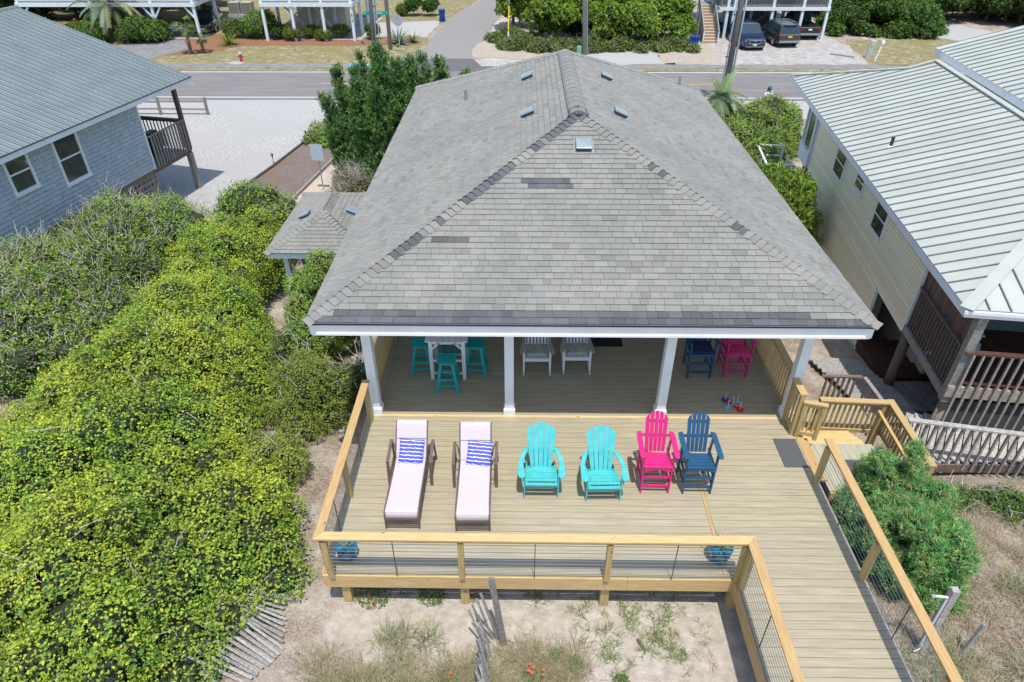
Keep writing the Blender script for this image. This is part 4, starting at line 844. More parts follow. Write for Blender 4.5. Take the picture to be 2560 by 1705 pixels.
for (x, yy, a, lb) in ((-2.2, 12.02, 2, 'teal bar stool on the left of the pub table by the railing'), (-1.0, 12.0, -3, 'teal bar stool on the right of the pub table'), (-1.6, 12.62, 0, 'teal bar stool behind the pub table, mostly hidden')):
    c = copy_tree(s1); c.location = (x, yy, .001); c.rotation_euler.z = R(a+(90 if abs(a) > 1 else 0)*0); c['label'] = lb
tb = thing('pub_table', 'tall white slatted pub table on the porch among the teal stools', 'table', (-1.595, 12.05, .001)); WH = M['whiter']
for i in range(7):
    x0 = -.455+i*.13
    sh = .03 if i in (0, 6) else 0
    part('tabletop_slat', M['grey_poly'] if 'grey_poly' in M else WH, tb, lambda b: b.box(x0+.003, x0+.127, -.45+sh, .45-sh, 1.03, 1.055), bevel=.004)
for a in (-1, 1):
    for c in (-1, 1):
        part('leg', WH, tb, lambda b: b.bar((a*.35, c*.35, 0), (a*.35, c*.35, 1.028), .08, .08, upv=(0, 1, 0)), bevel=.004)
        part('corner_brace', WH, tb, lambda b: b.bar((a*.31, c*.35, .82), (a*.16, c*.35, .97), .03, .045))
    part('apron', WH, tb, lambda b: b.box(-.31, .31, a*.35-.015, a*.35+.015, .94, 1.028)); part('side_apron', WH, tb, lambda b: b.box(a*.35-.015, a*.35+.015, -.31, .31, .94, 1.028))
    for z in (.15, .5): part('stretcher', WH, tb, lambda b: b.bar((-.31, a*.35, z), (.31, a*.35, z), .03, .05)); part('side_stretcher', WH, tb, lambda b: b.bar((a*.35, -.31, z), (a*.35, .31, z), .03, .05))
# herringbone cushion
def herring():
    m = mat('herringbone_cushion', (.20, .27, .28), (.62, .60, .55), 3, .9); n = m.node_tree; L = n.links; b = n.nodes['Principled BSDF']
    tc = n.nodes.new('ShaderNodeTexCoord'); sx = n.nodes.new('ShaderNodeSeparateXYZ'); L.new(tc.outputs['Object'], sx.inputs[0])
    def mt(op, a, b_=None, c=None):
        q = n.nodes.new('ShaderNodeMath'); q.operation = op
        for i, v in enumerate((a, b_, c)):
            if v is None: continue
            if isinstance(v, (int, float)): q.inputs[i].default_value = v
            else: L.new(v, q.inputs[i])
        return q.outputs[0]
    z = mt('PINGPONG', sx.outputs[0], .035); v = mt('ADD', sx.outputs[1], z); s = mt('SINE', mt('MULTIPLY', v, 150.0)); g = mt('GREATER_THAN', s, .1)
    no = n.nodes.new('ShaderNodeTexNoise'); no.inputs['Scale'].default_value = 14; L.new(tc.outputs['Object'], no.inputs[0])
    rp = n.nodes.new('ShaderNodeValToRGB'); rp.color_ramp.elements[0].color = (.04, .12, .14, 1); rp.color_ramp.elements[1].color = (.33, .32, .27, 1); rp.color_ramp.elements[0].position = .4; rp.color_ramp.elements[1].position = .6; L.new(no.outputs[0], rp.inputs[0])
    mx = n.nodes.new('ShaderNodeMix'); mx.data_type = 'RGBA'; L.new(g, mx.inputs[0]); L.new(rp.outputs[0], mx.inputs[6]); mx.inputs[7].default_value = (.60, .60, .56, 1); L.new(mx.outputs[2], b.inputs['Base Color']); return m
M['herring'] = herring()
def puffy(name, m, par, w, d, h, cz, tufts=True, loc=None, rot=None, n=17):
    vs = []; fs = []
    for s in (1, -1):
        for j in range(n):
            for i in range(n):
                u, v = i/(n-1)*2-1, j/(n-1)*2-1; e = (1-abs(u)**4)*(1-abs(v)**4)
                z = (h/2)*e**.45
                if tufts: z *= 1-.35*math.exp(-(((u*1.5+3) % 1-.5)**2+((v*1.5+3) % 1-.5)**2)*22)
                px = u*w/2*(1-.05*(1-v*v)); py = v*d/2*(1-.05*(1-u*u)); vs.append((px, py, cz+s*z))
    for s in (0, 1):
        for j in range(n-1):
            for i in range(n-1): a = s*n*n+j*n+i; fs.append((a, a+1, a+n+1, a+n) if s == 0 else (a, a+n, a+n+1, a+1))
    mb = MB(); mb.add(vs, fs); return mb.build(name, m, par, smooth=True, fix=False)
def make_rocker(lab):
    t = thing('rocking_chair', lab, 'rocking chair', group='white rocking chairs on the porch'); W = M['whiter']
    for s in (-1, 1):
        part('rocker', W, t, lambda b: b.add([(s*.29+q, y, z) for q in (-.016, .016) for y, z in [(-.12, .065), (.0, .03), (.2, .008), (.4, .015), (.62, .07), (.82, .16)][::1]+[(.82, .20), (.62, .115), (.4, .06), (.2, .052), (.0, .075), (-.12, .105)]], [tuple(range(12)), tuple(range(12, 24))[::-1]]+[(i, 12+i, 12+(i+1) % 12, (i+1) % 12) for i in range(12)]))
        part('front_leg', W, t, lambda b: b.bar((s*.29, .03, .06), (s*.29, .03, .62), .045, .04, upv=(0, 1, 0)))
        part('rear_leg', W, t, lambda b: b.bar((s*.27, .52, .06), (s*.25, .70, 1.15), .04, .045, upv=(0, 1, 0)))
        pts = [(s*.38, .02), (s*.375, -.06), (s*.34, -.09), (s*.29, -.06), (s*.27, .06), (s*.255, .40), (s*.26, .56), (s*.30, .56), (s*.335, .3)]
        if s > 0: pts = pts[::-1]
        part('armrest', M['conc'], t, lambda b: b.prism(pts, 'z', .62, .645), bevel=.006)
        part('side_rail', W, t, lambda b: b.bar((s*.275, .03, .40), (s*.26, .55, .36), .03, .07))
    part('front_rail', W, t, lambda b: b.box(-.27, .27, -.0, .03, .36, .44)); part('seat', W, t, lambda b: b.bar((0, .02, .43), (0, .54, .40), .53, .02))
    d0, d1 = Vector((0, .52, .46)), Vector((0, .70, 1.14))
    for i in range(6): x = -.19+i*.076; part('back_slat', W, t, lambda b: b.bar(d0+Vector((x, 0, 0)), d1+Vector((x, 0, 0)), .045, .014, upv=(0, 1, 0)))
    part('top_rail', W, t, lambda b: b.bar((-.26, .70, 1.15), (.26, .70, 1.15), .03, .09)); part('lower_back_rail', W, t, lambda b: b.bar((-.25, .515, .45), (.25, .515, .45), .03, .06))
    return t
r1 = make_rocker('white rocking chair nearer the left column, with a herringbone cushion'); r1.location = (.35, 11.87, .001)
r2 = copy_tree(r1); r2.location = (1.235, 11.92, .001); r2.rotation_euler.z = R(.5); r2['label'] = 'white rocking chair beside the black door mat, with a herringbone cushion'
for o, lb in ((r1, 'herringbone cushion on the left white rocking chair'), (r2, 'herringbone cushion on the right white rocking chair')):
    cu = puffy('seat_cushion', M['herring'], None, .52, .47, .10, 0); cu.location = o.location+Vector((0, .27, .475)); cu.rotation_euler = (R(-3), 0, o.rotation_euler.z); tag(cu, lb, 'cushion', 'herringbone seat cushions')
bn = thing('storage_bin', 'black bin standing behind the white rocking chairs on the porch', 'bin', (.9, 13.45, .001))
part('body', M['metal_d'], bn, lambda b: b.lathe((0, 0, 0), [(.16, 0), (.19, .02), (.2, .5), (.0, .5)], 16)); part('lid', M['metal_d'], bn, lambda b: b.lathe((0, 0, .5), [(.205, 0), (.2, .04), (.05, .07), (0, .07)], 16))
# loungers
def make_lounger(lab):
    t = thing('sun_lounger', lab, 'sun lounger', group='white sling loungers'); B = M['bronze']
    # side profile (y,z): foot end down to head; local y 0 = foot
    foot = [(-.03, .01), (-.03, .30), (-.01, .36), (.05, .385), (.20, .395), (1.24, .40)]
    back = [(1.24, .40), (1.40, .58), (1.55, .76), (1.62, .835), (1.68, .88), (1.72, .885), (1.75, .86)]
    for s in (-1, 1):
        part('side_frame', B, t, lambda b: b.tube([(s*.285, y, z) for y, z in foot], .017, 8), smooth=True)
        part('back_frame', B, t, lambda b: b.tube([(s*.285, y-.0, z) for y, z in back[:-1]], .014, 8), smooth=True)
        part('arm', B, t, lambda b: (b.bar((s*.385, .96, .0), (s*.385, 1.02, .53), .055, .03, upv=(0, 1, 0)), b.bar((s*.385, 1.0, .535), (s*.385, 1.52, .60), .055, .03)), bevel=.005)
        part('arm_bracket', B, t, lambda b: b.tube([(s*.37, 1.50, .59), (s*.33, 1.47, .52), (s*.30, 1.40, .36)], .014, 8), smooth=True)
        part('rear_leg', B, t, lambda b: b.bar((s*.385, 1.52, .59), (s*.40, 1.62, .0), .03, .05, upv=(0, 1, 0)), bevel=.004)
        for y0, z0 in ((1.03, .38), (.98, .22)): part('arm_spacer', B, t, lambda b: b.tube([(s*.29, y0, z0), (s*.38, y0, z0)], .009, 6))
        part('foot_leg', B, t, lambda b: b.bar((s*.29, -.035, .0), (s*.28, -.03, .3), .018, .03, upv=(0, 1, 0)))
    def strip(pr, w, name, off_=.012, m=M['sling']):
        vs = []; n = len(pr)
        for sx in (-1, 1):
            for y, z in pr: vs.append((sx*w/2, y, z+off_))
        k = len(vs); vs2 = [(x, y, z-.008) for x, y, z in vs]
        fs = [(i, i+1, n+i+1, n+i) for i in range(n-1)]+[(k+i, k+n+i, k+n+i+1, k+i+1) for i in range(n-1)]+[(i, k+i, k+i+1, i+1) for i in range(n-1)]+[(n+i, n+i+1, k+n+i+1, k+n+i) for i in range(n-1)]+[(0, n, k+n, k), (n-1, k+n-1, k+2*n-1, 2*n-1)]
        mb = MB(); mb.add(vs+vs2, fs); return mb.build(name, m, t, smooth=False)
    seat = [(-.025, .27), (-.022, .32), (.0, .365), (.06, .388)]+[(.06+i*.1475, .392-.012*math.sin(PI*i/8)) for i in range(1, 9)]
    strip(seat, .545, 'seat_sling'); strip([(1.245, .402), (1.36, .53), (1.46, .645), (1.56, .765)], .545, 'back_sling')
    hr = strip([(1.48, .665), (1.535, .735), (1.59, .81), (1.64, .87), (1.69, .90), (1.74, .885), (1.765, .85)], .545, 'headrest', .02); part('headrest_seam', M['bronze'], t, lambda b: b.box(-.27, .27, 1.472, 1.478, .672, .68))
    part('foot_crossbar', B, t, lambda b: (b.box(-.27, .27, -.05, -.03, .23, .275), b.box(-.27, .27, -.045, -.03, .06, .09)))
    part('foot_mesh', M['bronze'], t, lambda b: [b.box(-.26+i*.026, -.256+i*.026, -.042, -.036, .09, .23) for i in range(21)])
    return t
l1 = make_lounger('white sling sun lounger with bronze frame, nearer the left deck rail'); l1.location = (-2.005, 7.60, .001)
l2 = copy_tree(l1); l2.location = (-.80, 7.56, .001); l2['label'] = 'white sling sun lounger with bronze frame, beside the turquoise chair'
l1.rotation_euler.z = R(0); l2.rotation_euler.z = R(1)
def stripe_mat():
    m = mat('tie_dye_stripes', (.09, .10, .55), None, rough=.9); n = m.node_tree; L = n.links; b = n.nodes['Principled BSDF']
    tc = n.nodes.new('ShaderNodeTexCoord'); sx = n.nodes.new('ShaderNodeSeparateXYZ'); L.new(tc.outputs['Object'], sx.inputs[0])
    no = n.nodes.new('ShaderNodeTexNoise'); no.inputs['Scale'].default_value = 16; no.inputs['Detail'].default_value = 5; L.new(tc.outputs['Object'], no.inputs[0])
    a = n.nodes.new('ShaderNodeMath'); a.operation = 'MULTIPLY_ADD'; a.inputs[1].default_value = .045; L.new(no.outputs[0], a.inputs[0]); L.new(sx.outputs[1], a.inputs[2])
    s = n.nodes.new('ShaderNodeMath'); s.operation = 'MULTIPLY'; s.inputs[1].default_value = 2*PI/.066; L.new(a.outputs[0], s.inputs[0])
    c = n.nodes.new('ShaderNodeMath'); c.operation = 'SINE'; L.new(s.outputs[0], c.inputs[0])
    rp = n.nodes.new('ShaderNodeValToRGB'); rp.color_ramp.elements[0].position = .86; rp.color_ramp.elements[1].position = .94; rp.color_ramp.elements[0].color = (.085, .095, .56, 1); rp.color_ramp.elements[1].color = (.82, .82, .86, 1)
    mr = n.nodes.new('ShaderNodeMapRange'); mr.inputs[1].default_value = -1; mr.inputs[2].default_value = 1; L.new(c.outputs[0], mr.inputs[0]); L.new(mr.outputs[0], rp.inputs[0]); L.new(rp.outputs[0], b.inputs['Base Color']); return m
M['stripe'] = stripe_mat()
for o, dx, rz, lb in ((l1, .01, -4, 'blue and white striped cushion on the left lounger'), (l2, .05, -7, 'blue and white striped cushion on the right lounger')):
    cu = puffy('throw_cushion', M['stripe'], None, .46, .46, .15, 0, tufts=False); cu.location = o.location+Vector((dx, 1.27, .545)); cu.rotation_euler = (R(44), 0, R(rz)); tag(cu, lb, 'cushion', 'striped throw cushions')
# ring toss game
M['red'] = mat('red_paint', (.55, .02, .03), None, rough=.35); M['bluep'] = mat('blue_paint', (.02, .05, .35), None, rough=.35); M['sky_p'] = mat('light_blue_paint', (.15, .45, .7), None, rough=.4); M['lightwood'] = mat('peg_wood', (.62, .42, .24), None, rough=.6)
rg = thing('ring_toss_game', 'red white and blue wooden ring toss game lying on the porch floor', 'game', (4.45, 10.88, .001), R(-52))
part('cross_board', M['red'], rg, lambda b: b.box(-.19, .19, -.022, .022, 0, .02)); part('cross_board', M['sky_p'], rg, lambda b: b.box(-.022, .022, -.17, .17, .021, .04))
for (x, yy, mt_) in ((-.19, 0, 'bluep'), (.19, 0, 'red')):
    dsk = part('disc', M[mt_], rg, lambda b: b.lathe((x, yy, .0), [(.075, 0), (.075, .03), (0, .03)], 18)); 
for yy in (-.16, .16): part('paddle', M['sky_p'], rg, lambda b: b.box(-.045, .045, yy-.05, yy+.05, .0, .035))
for (x, yy) in ((-.19, 0), (.19, 0), (0, 0), (0, .16), (0, -.16)): part('peg', M['lightwood'], rg, lambda b: b.tube([(x, yy, .03), (x, yy, .22)], .011, 8))
part('rope_ring', M['lightwood'], rg, lambda b: b.tube([(.07+.06*math.cos(a), .05+.06*math.sin(a), .05) for a in np.linspace(0, 2*PI, 20)], .008, 6)); part('rope_ring', M['red'], rg, lambda b: b.tube([(-.06+.06*math.cos(a), -.05+.06*math.sin(a), .05) for a in np.linspace(0, 2*PI, 20)], .008, 6))
# ---------------------------------------------------------------- foliage tools
def leaf_mesh(name, P, N_, size, aspect, colors, parent=None, mt=None, fold=.25, kind=None, T=None):
    n = len(P); N_ = N_/np.linalg.norm(N_, axis=1, keepdims=True)
    if T is None: T = np.random.randn(n, 3)
    T = T-N_*np.sum(T*N_, 1, keepdims=True); T /= np.linalg.norm(T, axis=1, keepdims=True)+1e-9; B = np.cross(N_, T)
    s = (size if np.ndim(size) else np.full(n, size))[:, None]; hw = s*aspect/2
    a = P-T*s*.5; c = P+T*s*.5; b = P+B*hw+N_*hw*fold; d = P-B*hw+N_*hw*fold
    V = np.stack([a, b, c, d], 1).reshape(-1, 3); F = np.empty((n*2, 3), dtype=np.int32); k = np.arange(n)*4
    F[0::2] = np.stack([k, k+1, k+2], 1); F[1::2] = np.stack([k, k+2, k+3], 1)
    me = bpy.data.meshes.new(name); me.vertices.add(len(V)); me.vertices.foreach_set('co', V.astype(np.float32).ravel()); me.loops.add(len(F)*3); me.loops.foreach_set('vertex_index', F.ravel())
    me.polygons.add(len(F)); me.polygons.foreach_set('loop_start', np.arange(0, len(F)*3, 3, dtype=np.int32)); me.update(calc_edges=True)
    ca = me.color_attributes.new('Col', 'FLOAT_COLOR', 'POINT'); arr = np.ones((len(V), 4), dtype=np.float32); arr[:, :3] = np.repeat(colors, 4, axis=0); ca.data.foreach_set('color', arr.ravel())
    me.materials.append(mt or M['leaf']); o = bpy.data.objects.new(name, me); C.objects.link(o)
    if parent: o.parent = parent; o.location = off(parent)
    if kind: o['kind'] = kind
    return o
def in_poly(x, y, poly):
    c = False; n = len(poly); j = n-1
    for i in range(n):
        if (poly[i][1] > y) != (poly[j][1] > y) and x < (poly[j][0]-poly[i][0])*(y-poly[i][1])/(poly[j][1]-poly[i][1])+poly[i][0]: c = not c
        j = i
    return c
def edge_dist(x, y, poly):
    m = 9e9
    for i in range(len(poly)):
        a = np.array(poly[i]); b = np.array(poly[(i+1) % len(poly)]); p = np.array((x, y)); t = np.clip(np.dot(p-a, b-a)/np.dot(b-a, b-a), 0, 1); m = min(m, np.linalg.norm(p-a-(b-a)*t))
    return m
def poly_spheres(poly, top, r=(.35, .6), step=.5, drop=.5, zf=gz, sink=.0):
    xs = [p[0] for p in poly]; ys = [p[1] for p in poly]; out = []
    x = min(xs)
    while x < max(xs):
        y = min(ys)
        while y < max(ys):
            px, py = x+rnd(-.5, .5)*step, y+rnd(-.5, .5)*step
            if in_poly(px, py, poly):
                e = edge_dist(px, py, poly); rr_ = rnd(*r); g = float(zf(px, py)); tz = top(px, py) if callable(top) else top
                tz = g+(tz-g)*(1-math.exp(-(e+.25)/drop)) if drop else tz
                out.append((px, py, max(tz-rr_+rnd(-.25, .15), g+rr_*.2), rr_))
                if e < 1.0 and tz-g > 1.2: out.append((px, py, g+(tz-g)*.35, rr_))
            y += step
        x += step
    return np.array(out)
def pal(n, cols, w_): idx = np.random.choice(len(cols), n, p=np.array(w_)/sum(w_)); return np.array(cols)[idx]*np.random.uniform(.8, 1.2, (n, 1))
def bush(name, label, cat, S, n, size=.07, aspect=.6, cols=None, wts=None, tip=None, core='core', group=None, depth=.35, jit=.6, hang=0, twigs=0, corer=.8, upw=.5, clump=.5, trunkz=None, hole=.12, clamp=0):
    S = np.array(S, dtype=float); c0 = S[:, :3].mean(0); zb = float(gz(c0[0], c0[1])); t = thing(name, label, cat, (c0[0], c0[1], zb), group=group, off=(-c0[0], -c0[1], -zb))
    w_ = S[:, 3]**2; idx = np.random.choice(len(S), int(n*1.7), p=w_/w_.sum()); s = S[idx]
    D = np.random.randn(len(s), 3); D[:, 2] = np.abs(D[:, 2])*1.1-.45; D /= np.linalg.norm(D, axis=1, keepdims=True)
    # lumpy surface
    lump = 1+.27*np.sin(s[:, 0]*7+D[:, 0]*9+D[:, 2]*5)*np.sin(D[:, 1]*8+s[:, 1]*5)+np.random.uniform(-.22, .12, len(s))*depth/.35
    P = s[:, :3]+D*(s[:, 3]*lump)[:, None]
    keep = np.ones(len(P), bool)
    for ch in range(0, len(P), 4000):
        q = P[ch:ch+4000]; d2 = ((q[:, None, :]-S[None, :, :3])**2).sum(2); inside = (d2 < (S[:, 3]*.78)[None]**2); keep[ch:ch+4000] = ~inside.any(1)
    h = np.sin(P[:, 0]*2.9+P[:, 1]*1.7+P[:, 2]*2)*np.sin(P[:, 1]*3.3-P[:, 0]*1.3)+np.random.randn(len(P))*.35
    keep &= ~((h < -.75) & (np.random.rand(len(P)) < hole*5)); keep &= P[:, 2] > gz(P[:, 0], P[:, 1])+.02
    P, D, idx = P[keep][:n], D[keep][:n], idx[keep][:n]
    N_ = D*jit+np.array([0, 0, upw])+np.random.randn(len(P), 3)*.55
    cols = cols or [(.075, .13, .022), (.05, .10, .022), (.11, .17, .03)]; wts = wts or [1]*len(cols)
    col = pal(len(P), cols, wts); k = np.random.uniform(1-clump*.5, 1+clump*.4, len(S))[idx]; col = col*k[:, None]
    if tip is not None:
        tc, tw = tip; blot = np.sin(P[:, 0]*1.3+2)*np.sin(P[:, 1]*1.1+P[:, 0]*.4)+.6*np.sin(P[:, 0]*3.7+P[:, 1]*2.9); f = np.clip((D[:, 2]-.1)*1.1, 0, 1)*np.clip(.5+.5*blot, .12, 1)*tw; f = np.clip(f*1.15+np.random.randn(len(P))*.22, 0, 1)[:, None]
        col = col*(1-f)+np.array(tc)*np.random.uniform(.75, 1.2, (len(P), 1))*f
    o = leaf_mesh('foliage', P, N_, np.random.uniform(.5, 1.35, len(P))*size, aspect*np.random.uniform(.8, 1.15, (len(P), 1)), col, t, kind='stuff')
    # inner mass: dark core paints the interior shade, brown core stands for twigs
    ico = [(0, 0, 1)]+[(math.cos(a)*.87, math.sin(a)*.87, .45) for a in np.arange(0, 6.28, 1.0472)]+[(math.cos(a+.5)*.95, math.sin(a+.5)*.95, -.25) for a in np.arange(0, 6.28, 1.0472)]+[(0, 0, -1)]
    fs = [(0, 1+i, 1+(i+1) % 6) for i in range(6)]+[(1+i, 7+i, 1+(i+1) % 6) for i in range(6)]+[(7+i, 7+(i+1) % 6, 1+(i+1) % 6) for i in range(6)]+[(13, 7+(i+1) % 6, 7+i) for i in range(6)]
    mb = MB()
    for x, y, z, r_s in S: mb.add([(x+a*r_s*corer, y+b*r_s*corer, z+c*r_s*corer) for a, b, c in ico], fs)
    oc = mb.build('shade_and_twig_core', M[core], t, fix=False); oc['kind'] = 'stuff'
    if twigs:
        mb = MB()
        for i in range(twigs):
            x, y, z, r_s = S[np.random.randint(len(S))]; d = Vector((rnd(-1, 1), rnd(-1, 1), rnd(.2, 1.1))).normalized(); a = Vector((x, y, z))+d*r_s*rnd(.3, .8)
            for q in range(3):
                e = a+(d+Vector((rnd(-.7, .7), rnd(-.7, .7), rnd(-.5, .6)))).normalized()*rnd(.15, .4); mb.bar(a, e, .010, .010, w1=.005, t1=.005); a = a.lerp(e, rnd(.5, 1))
        tw = mb.build('twigs', M['twig'], t, fix=False); tw['kind'] = 'stuff'
    return t
# ---------------------------------------------------------------- hedges and shrubs near
YG = [(.27, .38, .045), (.18, .31, .045), (.11, .23, .05), (.37, .45, .05), (.07, .16, .05)]
hedge_poly = [(-10.9, 21.6), (-11.8, 20.2), (-10.8, 18.2), (-10.5, 14.6), (-10.9, 12.4), (-11.5, 10.6), (-10.4, 3.2), (-5.3, 3.4), (-5.15, 5.0), (-4.55, 6.2), (-4.0, 7.3), (-4.1, 8.3), (-4.9, 9.2), (-6.0, 10.4), (-6.05, 12.2), (-7.2, 15.0), (-7.8, 17.2), (-8.2, 19.2), (-8.4, 21.6)]
def htop(x, y):
    b = np.interp(y, [3, 7, 10, 14, 18, 22], [.55, .45, .35, .15, .0, .2]); return b+.26*math.sin(x*1.3+y*.6)+.2*math.sin(y*1.9-x)+.16*math.sin(x*3.4+1)*math.sin(y*3.1)
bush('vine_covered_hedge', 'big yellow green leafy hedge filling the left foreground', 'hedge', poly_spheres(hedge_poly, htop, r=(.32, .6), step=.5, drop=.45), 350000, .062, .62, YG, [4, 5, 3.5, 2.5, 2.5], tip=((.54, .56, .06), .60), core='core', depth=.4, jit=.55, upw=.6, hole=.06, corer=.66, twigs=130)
gp = [(-17.4, 16.8), (-16.6, 20.4), (-15.5, 23.4), (-13.2, 25.0), (-11.4, 22.5), (-11.9, 20.2), (-11.6, 17.8), (-11.2, 14.8), (-11.8, 13.0), (-13.2, 12.2), (-19, 13)]
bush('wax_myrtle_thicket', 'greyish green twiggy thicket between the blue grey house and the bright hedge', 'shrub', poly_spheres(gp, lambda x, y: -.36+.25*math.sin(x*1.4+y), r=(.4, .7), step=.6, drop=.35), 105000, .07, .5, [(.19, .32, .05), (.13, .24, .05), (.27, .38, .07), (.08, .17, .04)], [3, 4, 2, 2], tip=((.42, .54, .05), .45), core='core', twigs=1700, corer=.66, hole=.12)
up_ = [(-11.4, 22.6), (-11.9, 24.8), (-10.4, 26.0), (-8.6, 24.3), (-8.4, 21.8)]
bush('wild_shrub', 'dark green vine tangled shrub at the back end of the hedge by the gravel lot', 'shrub', poly_spheres(up_, lambda x, y: -.15+.2*math.sin(x*2), r=(.4, .65), step=.55, drop=.6), 17000, .09, .6, YG, [2, 5, 4, 1, 4], tip=((.30, .34, .04), .35), twigs=150)
def blob(cx, cy, z0, z1, rx, ry, n, r=(.25, .45)):
    out = []
    for i in range(n):
        a, q = rnd(0, 2*PI), rnd(0, 1)**.5; t_ = random.random(); w_ = math.sin(PI*(.22+.7*t_)); rr_ = rnd(*r); out.append((cx+math.cos(a)*q*rx*w_, cy+math.sin(a)*q*ry*w_, z0+(z1-z0-rr_)*t_, rr_))
    return out
bush('young_shrub_tree', 'upright light green shrub in front of the small annex roof', 'shrub', blob(-5.35, 15.6, -1.7, 1.15, .85, .7, 46, (.2, .36)), 24000, .075, .42, [(.18, .28, .05), (.13, .22, .045), (.24, .33, .07)], tip=((.34, .44, .07), .35), jit=.8, twigs=40, corer=.65)
bush('yaupon_shrub', 'loose olive green shrub left of the porch with sand showing around it', 'shrub', blob(-5.0, 12.2, -1.5, .1, .95, 1.3, 46, (.22, .4)), 30000, .05, .5, [(.20, .27, .05), (.15, .22, .045), (.27, .32, .07)], tip=((.44, .46, .09), .5), core='core', twigs=14, corer=.5, hole=.15)
bush('small_leafy_shrub', 'small olive shrub nearest the front left deck rail', 'shrub', blob(-5.1, 9.9, -1.1, -.15, .7, .8, 26, (.2, .34)), 13000, .05, .5, [(.20, .27, .05), (.15, .22, .045), (.27, .32, .07)], tip=((.44, .46, .09), .5), core='core', twigs=10, corer=.45, hole=.15)
bush('yaupon_shrub', 'green shrub between the annex post and the left corner of the main roof', 'shrub', blob(-5.6, 13.9, -1.9, .15, .9, .8, 34, (.25, .4)), 18000, .065, .5, [(.16, .26, .05), (.12, .20, .045), (.09, .16, .04)], tip=((.34, .44, .07), .35), twigs=20, corer=.65)
bush('yaupon_shrub', 'low shaded shrub behind the left corner column', 'shrub', blob(-4.1, 12.7, -1.5, -.45, .5, .8, 18, (.2, .34)), 6500, .06, .5, [(.10, .16, .035), (.08, .13, .03)], core='corebr', twigs=60, corer=.6)
# feathery junipers
def juniper(name, label, cat, S, n, size=.17, cols=None, asp=.14, up_=.8, core='core', group=None, corer=.62, twigs=20, droop=0):
    S = np.array(S, dtype=float); c0 = S[:, :3].mean(0); zb = float(gz(c0[0], c0[1])); t = thing(name, label, cat, (c0[0], c0[1], zb), group=group, off=(-c0[0], -c0[1], -zb))
    w_ = S[:, 3]**2; m_ = n//9; idx = np.random.choice(len(S), m_*2, p=w_/w_.sum()); s = S[idx]; D = np.random.randn(len(s), 3); D[:, 2] = D[:, 2]+.35; D /= np.linalg.norm(D, axis=1, keepdims=True)
    P = s[:, :3]+D*s[:, 3:4]*np.random.uniform(.7, 1.12, (len(s), 1)); d2 = ((P[:, None]-S[None, :, :3])**2).sum(2); keep = ~(d2 < (S[:, 3]*.72)[None]**2).any(1); P, D = P[keep][:m_], D[keep][:m_]
    ax_ = D*.8+np.array([0, 0, up_])+np.random.randn(len(P), 3)*.35; ax_ /= np.linalg.norm(ax_, axis=1, keepdims=True)
    PP = np.repeat(P, 9, 0)+np.repeat(ax_, 9, 0)*np.random.uniform(-.5, .6, (len(P)*9, 1))*size+np.random.randn(len(P)*9, 3)*size*.2
    T = np.repeat(ax_, 9, 0)+np.random.randn(len(PP), 3)*.45; cols = cols or [(.05, .14, .035), (.035, .10, .035), (.09, .20, .05)]
    c = pal(len(P), cols, [1]*len(cols)); col = np.repeat(c, 9, 0)*np.random.uniform(.8, 1.25, (len(PP), 1))
    leaf_mesh('foliage', PP, np.random.randn(len(PP), 3), np.random.uniform(.6, 1.2, len(PP))*size, asp, col, t, kind='stuff', T=T)
    mb = MB()  # dark balls paint the shade inside the sprays
    for x, y, z, r_s in S: mb.ball((x, y, z), r_s*corer, seg=6, rings=4)
    oc = mb.build('shade_and_twig_core', M[core], t, fix=False); oc['kind'] = 'stuff'
    return t
jS = []
for i in range(120):
    q = random.random(); a = rnd(0, 2*PI); r0 = rnd(0, 1)**.5; t_ = rnd(0, 1); rad = 1.0*(1-.45*t_)+.12; jS.append((6.75+math.cos(a)*r0*rad*.9, 7.95+math.sin(a)*r0*rad*1.55, -.75+(1.15+.35*math.sin(i*1.7))*t_, rnd(.11, .28)))
juniper('juniper_bush', 'feathery green juniper growing against the right boardwalk railing', 'juniper', jS, 120000, .10, [(.14, .34, .10), (.10, .26, .09), (.23, .44, .13), (.36, .38, .16)], asp=.13, core='core')
bush('low_dune_shrub', 'low green scrub at the right edge below the neighbour boardwalk', 'shrub', blob(9.6, 9.2, -1.3, -.75, 1.6, .5, 30, (.18, .3))+blob(8.3, 9.2, -1.2, -.8, .5, .35, 10, (.15, .25)), 15000, .055, .45, [(.11, .21, .04), (.16, .24, .05), (.08, .15, .04)], core='core', twigs=25, corer=.6)
def cedar(label, x, y, top, rad, n, zb=None, lobes=6, group=None, cols=None, size=.3):
    zb = float(gz(x, y)) if zb is None else zb; S = []
    for k in range(lobes):
        a = 2*PI*k/lobes+rnd(-.3, .3); lx, ly = x+math.cos(a)*rad*rnd(.3, .8), y+math.sin(a)*rad*rnd(.3, .8); hh = zb+(top-zb)*rnd(.55, .95)
        for j in range(9): t_ = j/8; S.append((lx+rnd(-.12, .12)+(lx-x)*.35*t_, ly+rnd(-.12, .12)+(ly-y)*.35*t_, zb+.5+(hh-zb-.5)*t_, rnd(.28, .45)*rad/1.4*(1-.62*t_)))
    for j in range(12): t_ = j/11; S.append((x+rnd(-.15, .15), y+rnd(-.15, .15), zb+.4+(top-zb-.5)*t_, .62*rad/1.4*(1-.75*t_)))
    t = juniper('cedar_tree', label, 'tree', S, n, size, cols or [(.05, .11, .03), (.035, .08, .028), (.09, .15, .035)], asp=.2, up_=1.1, group=group, corer=.7)
    mb = MB(); mb.tube([(x, y, zb-.2), (x, y, top-.6)], [.14, .04], 8); mb.build('trunk', M['trunk'], t); return t
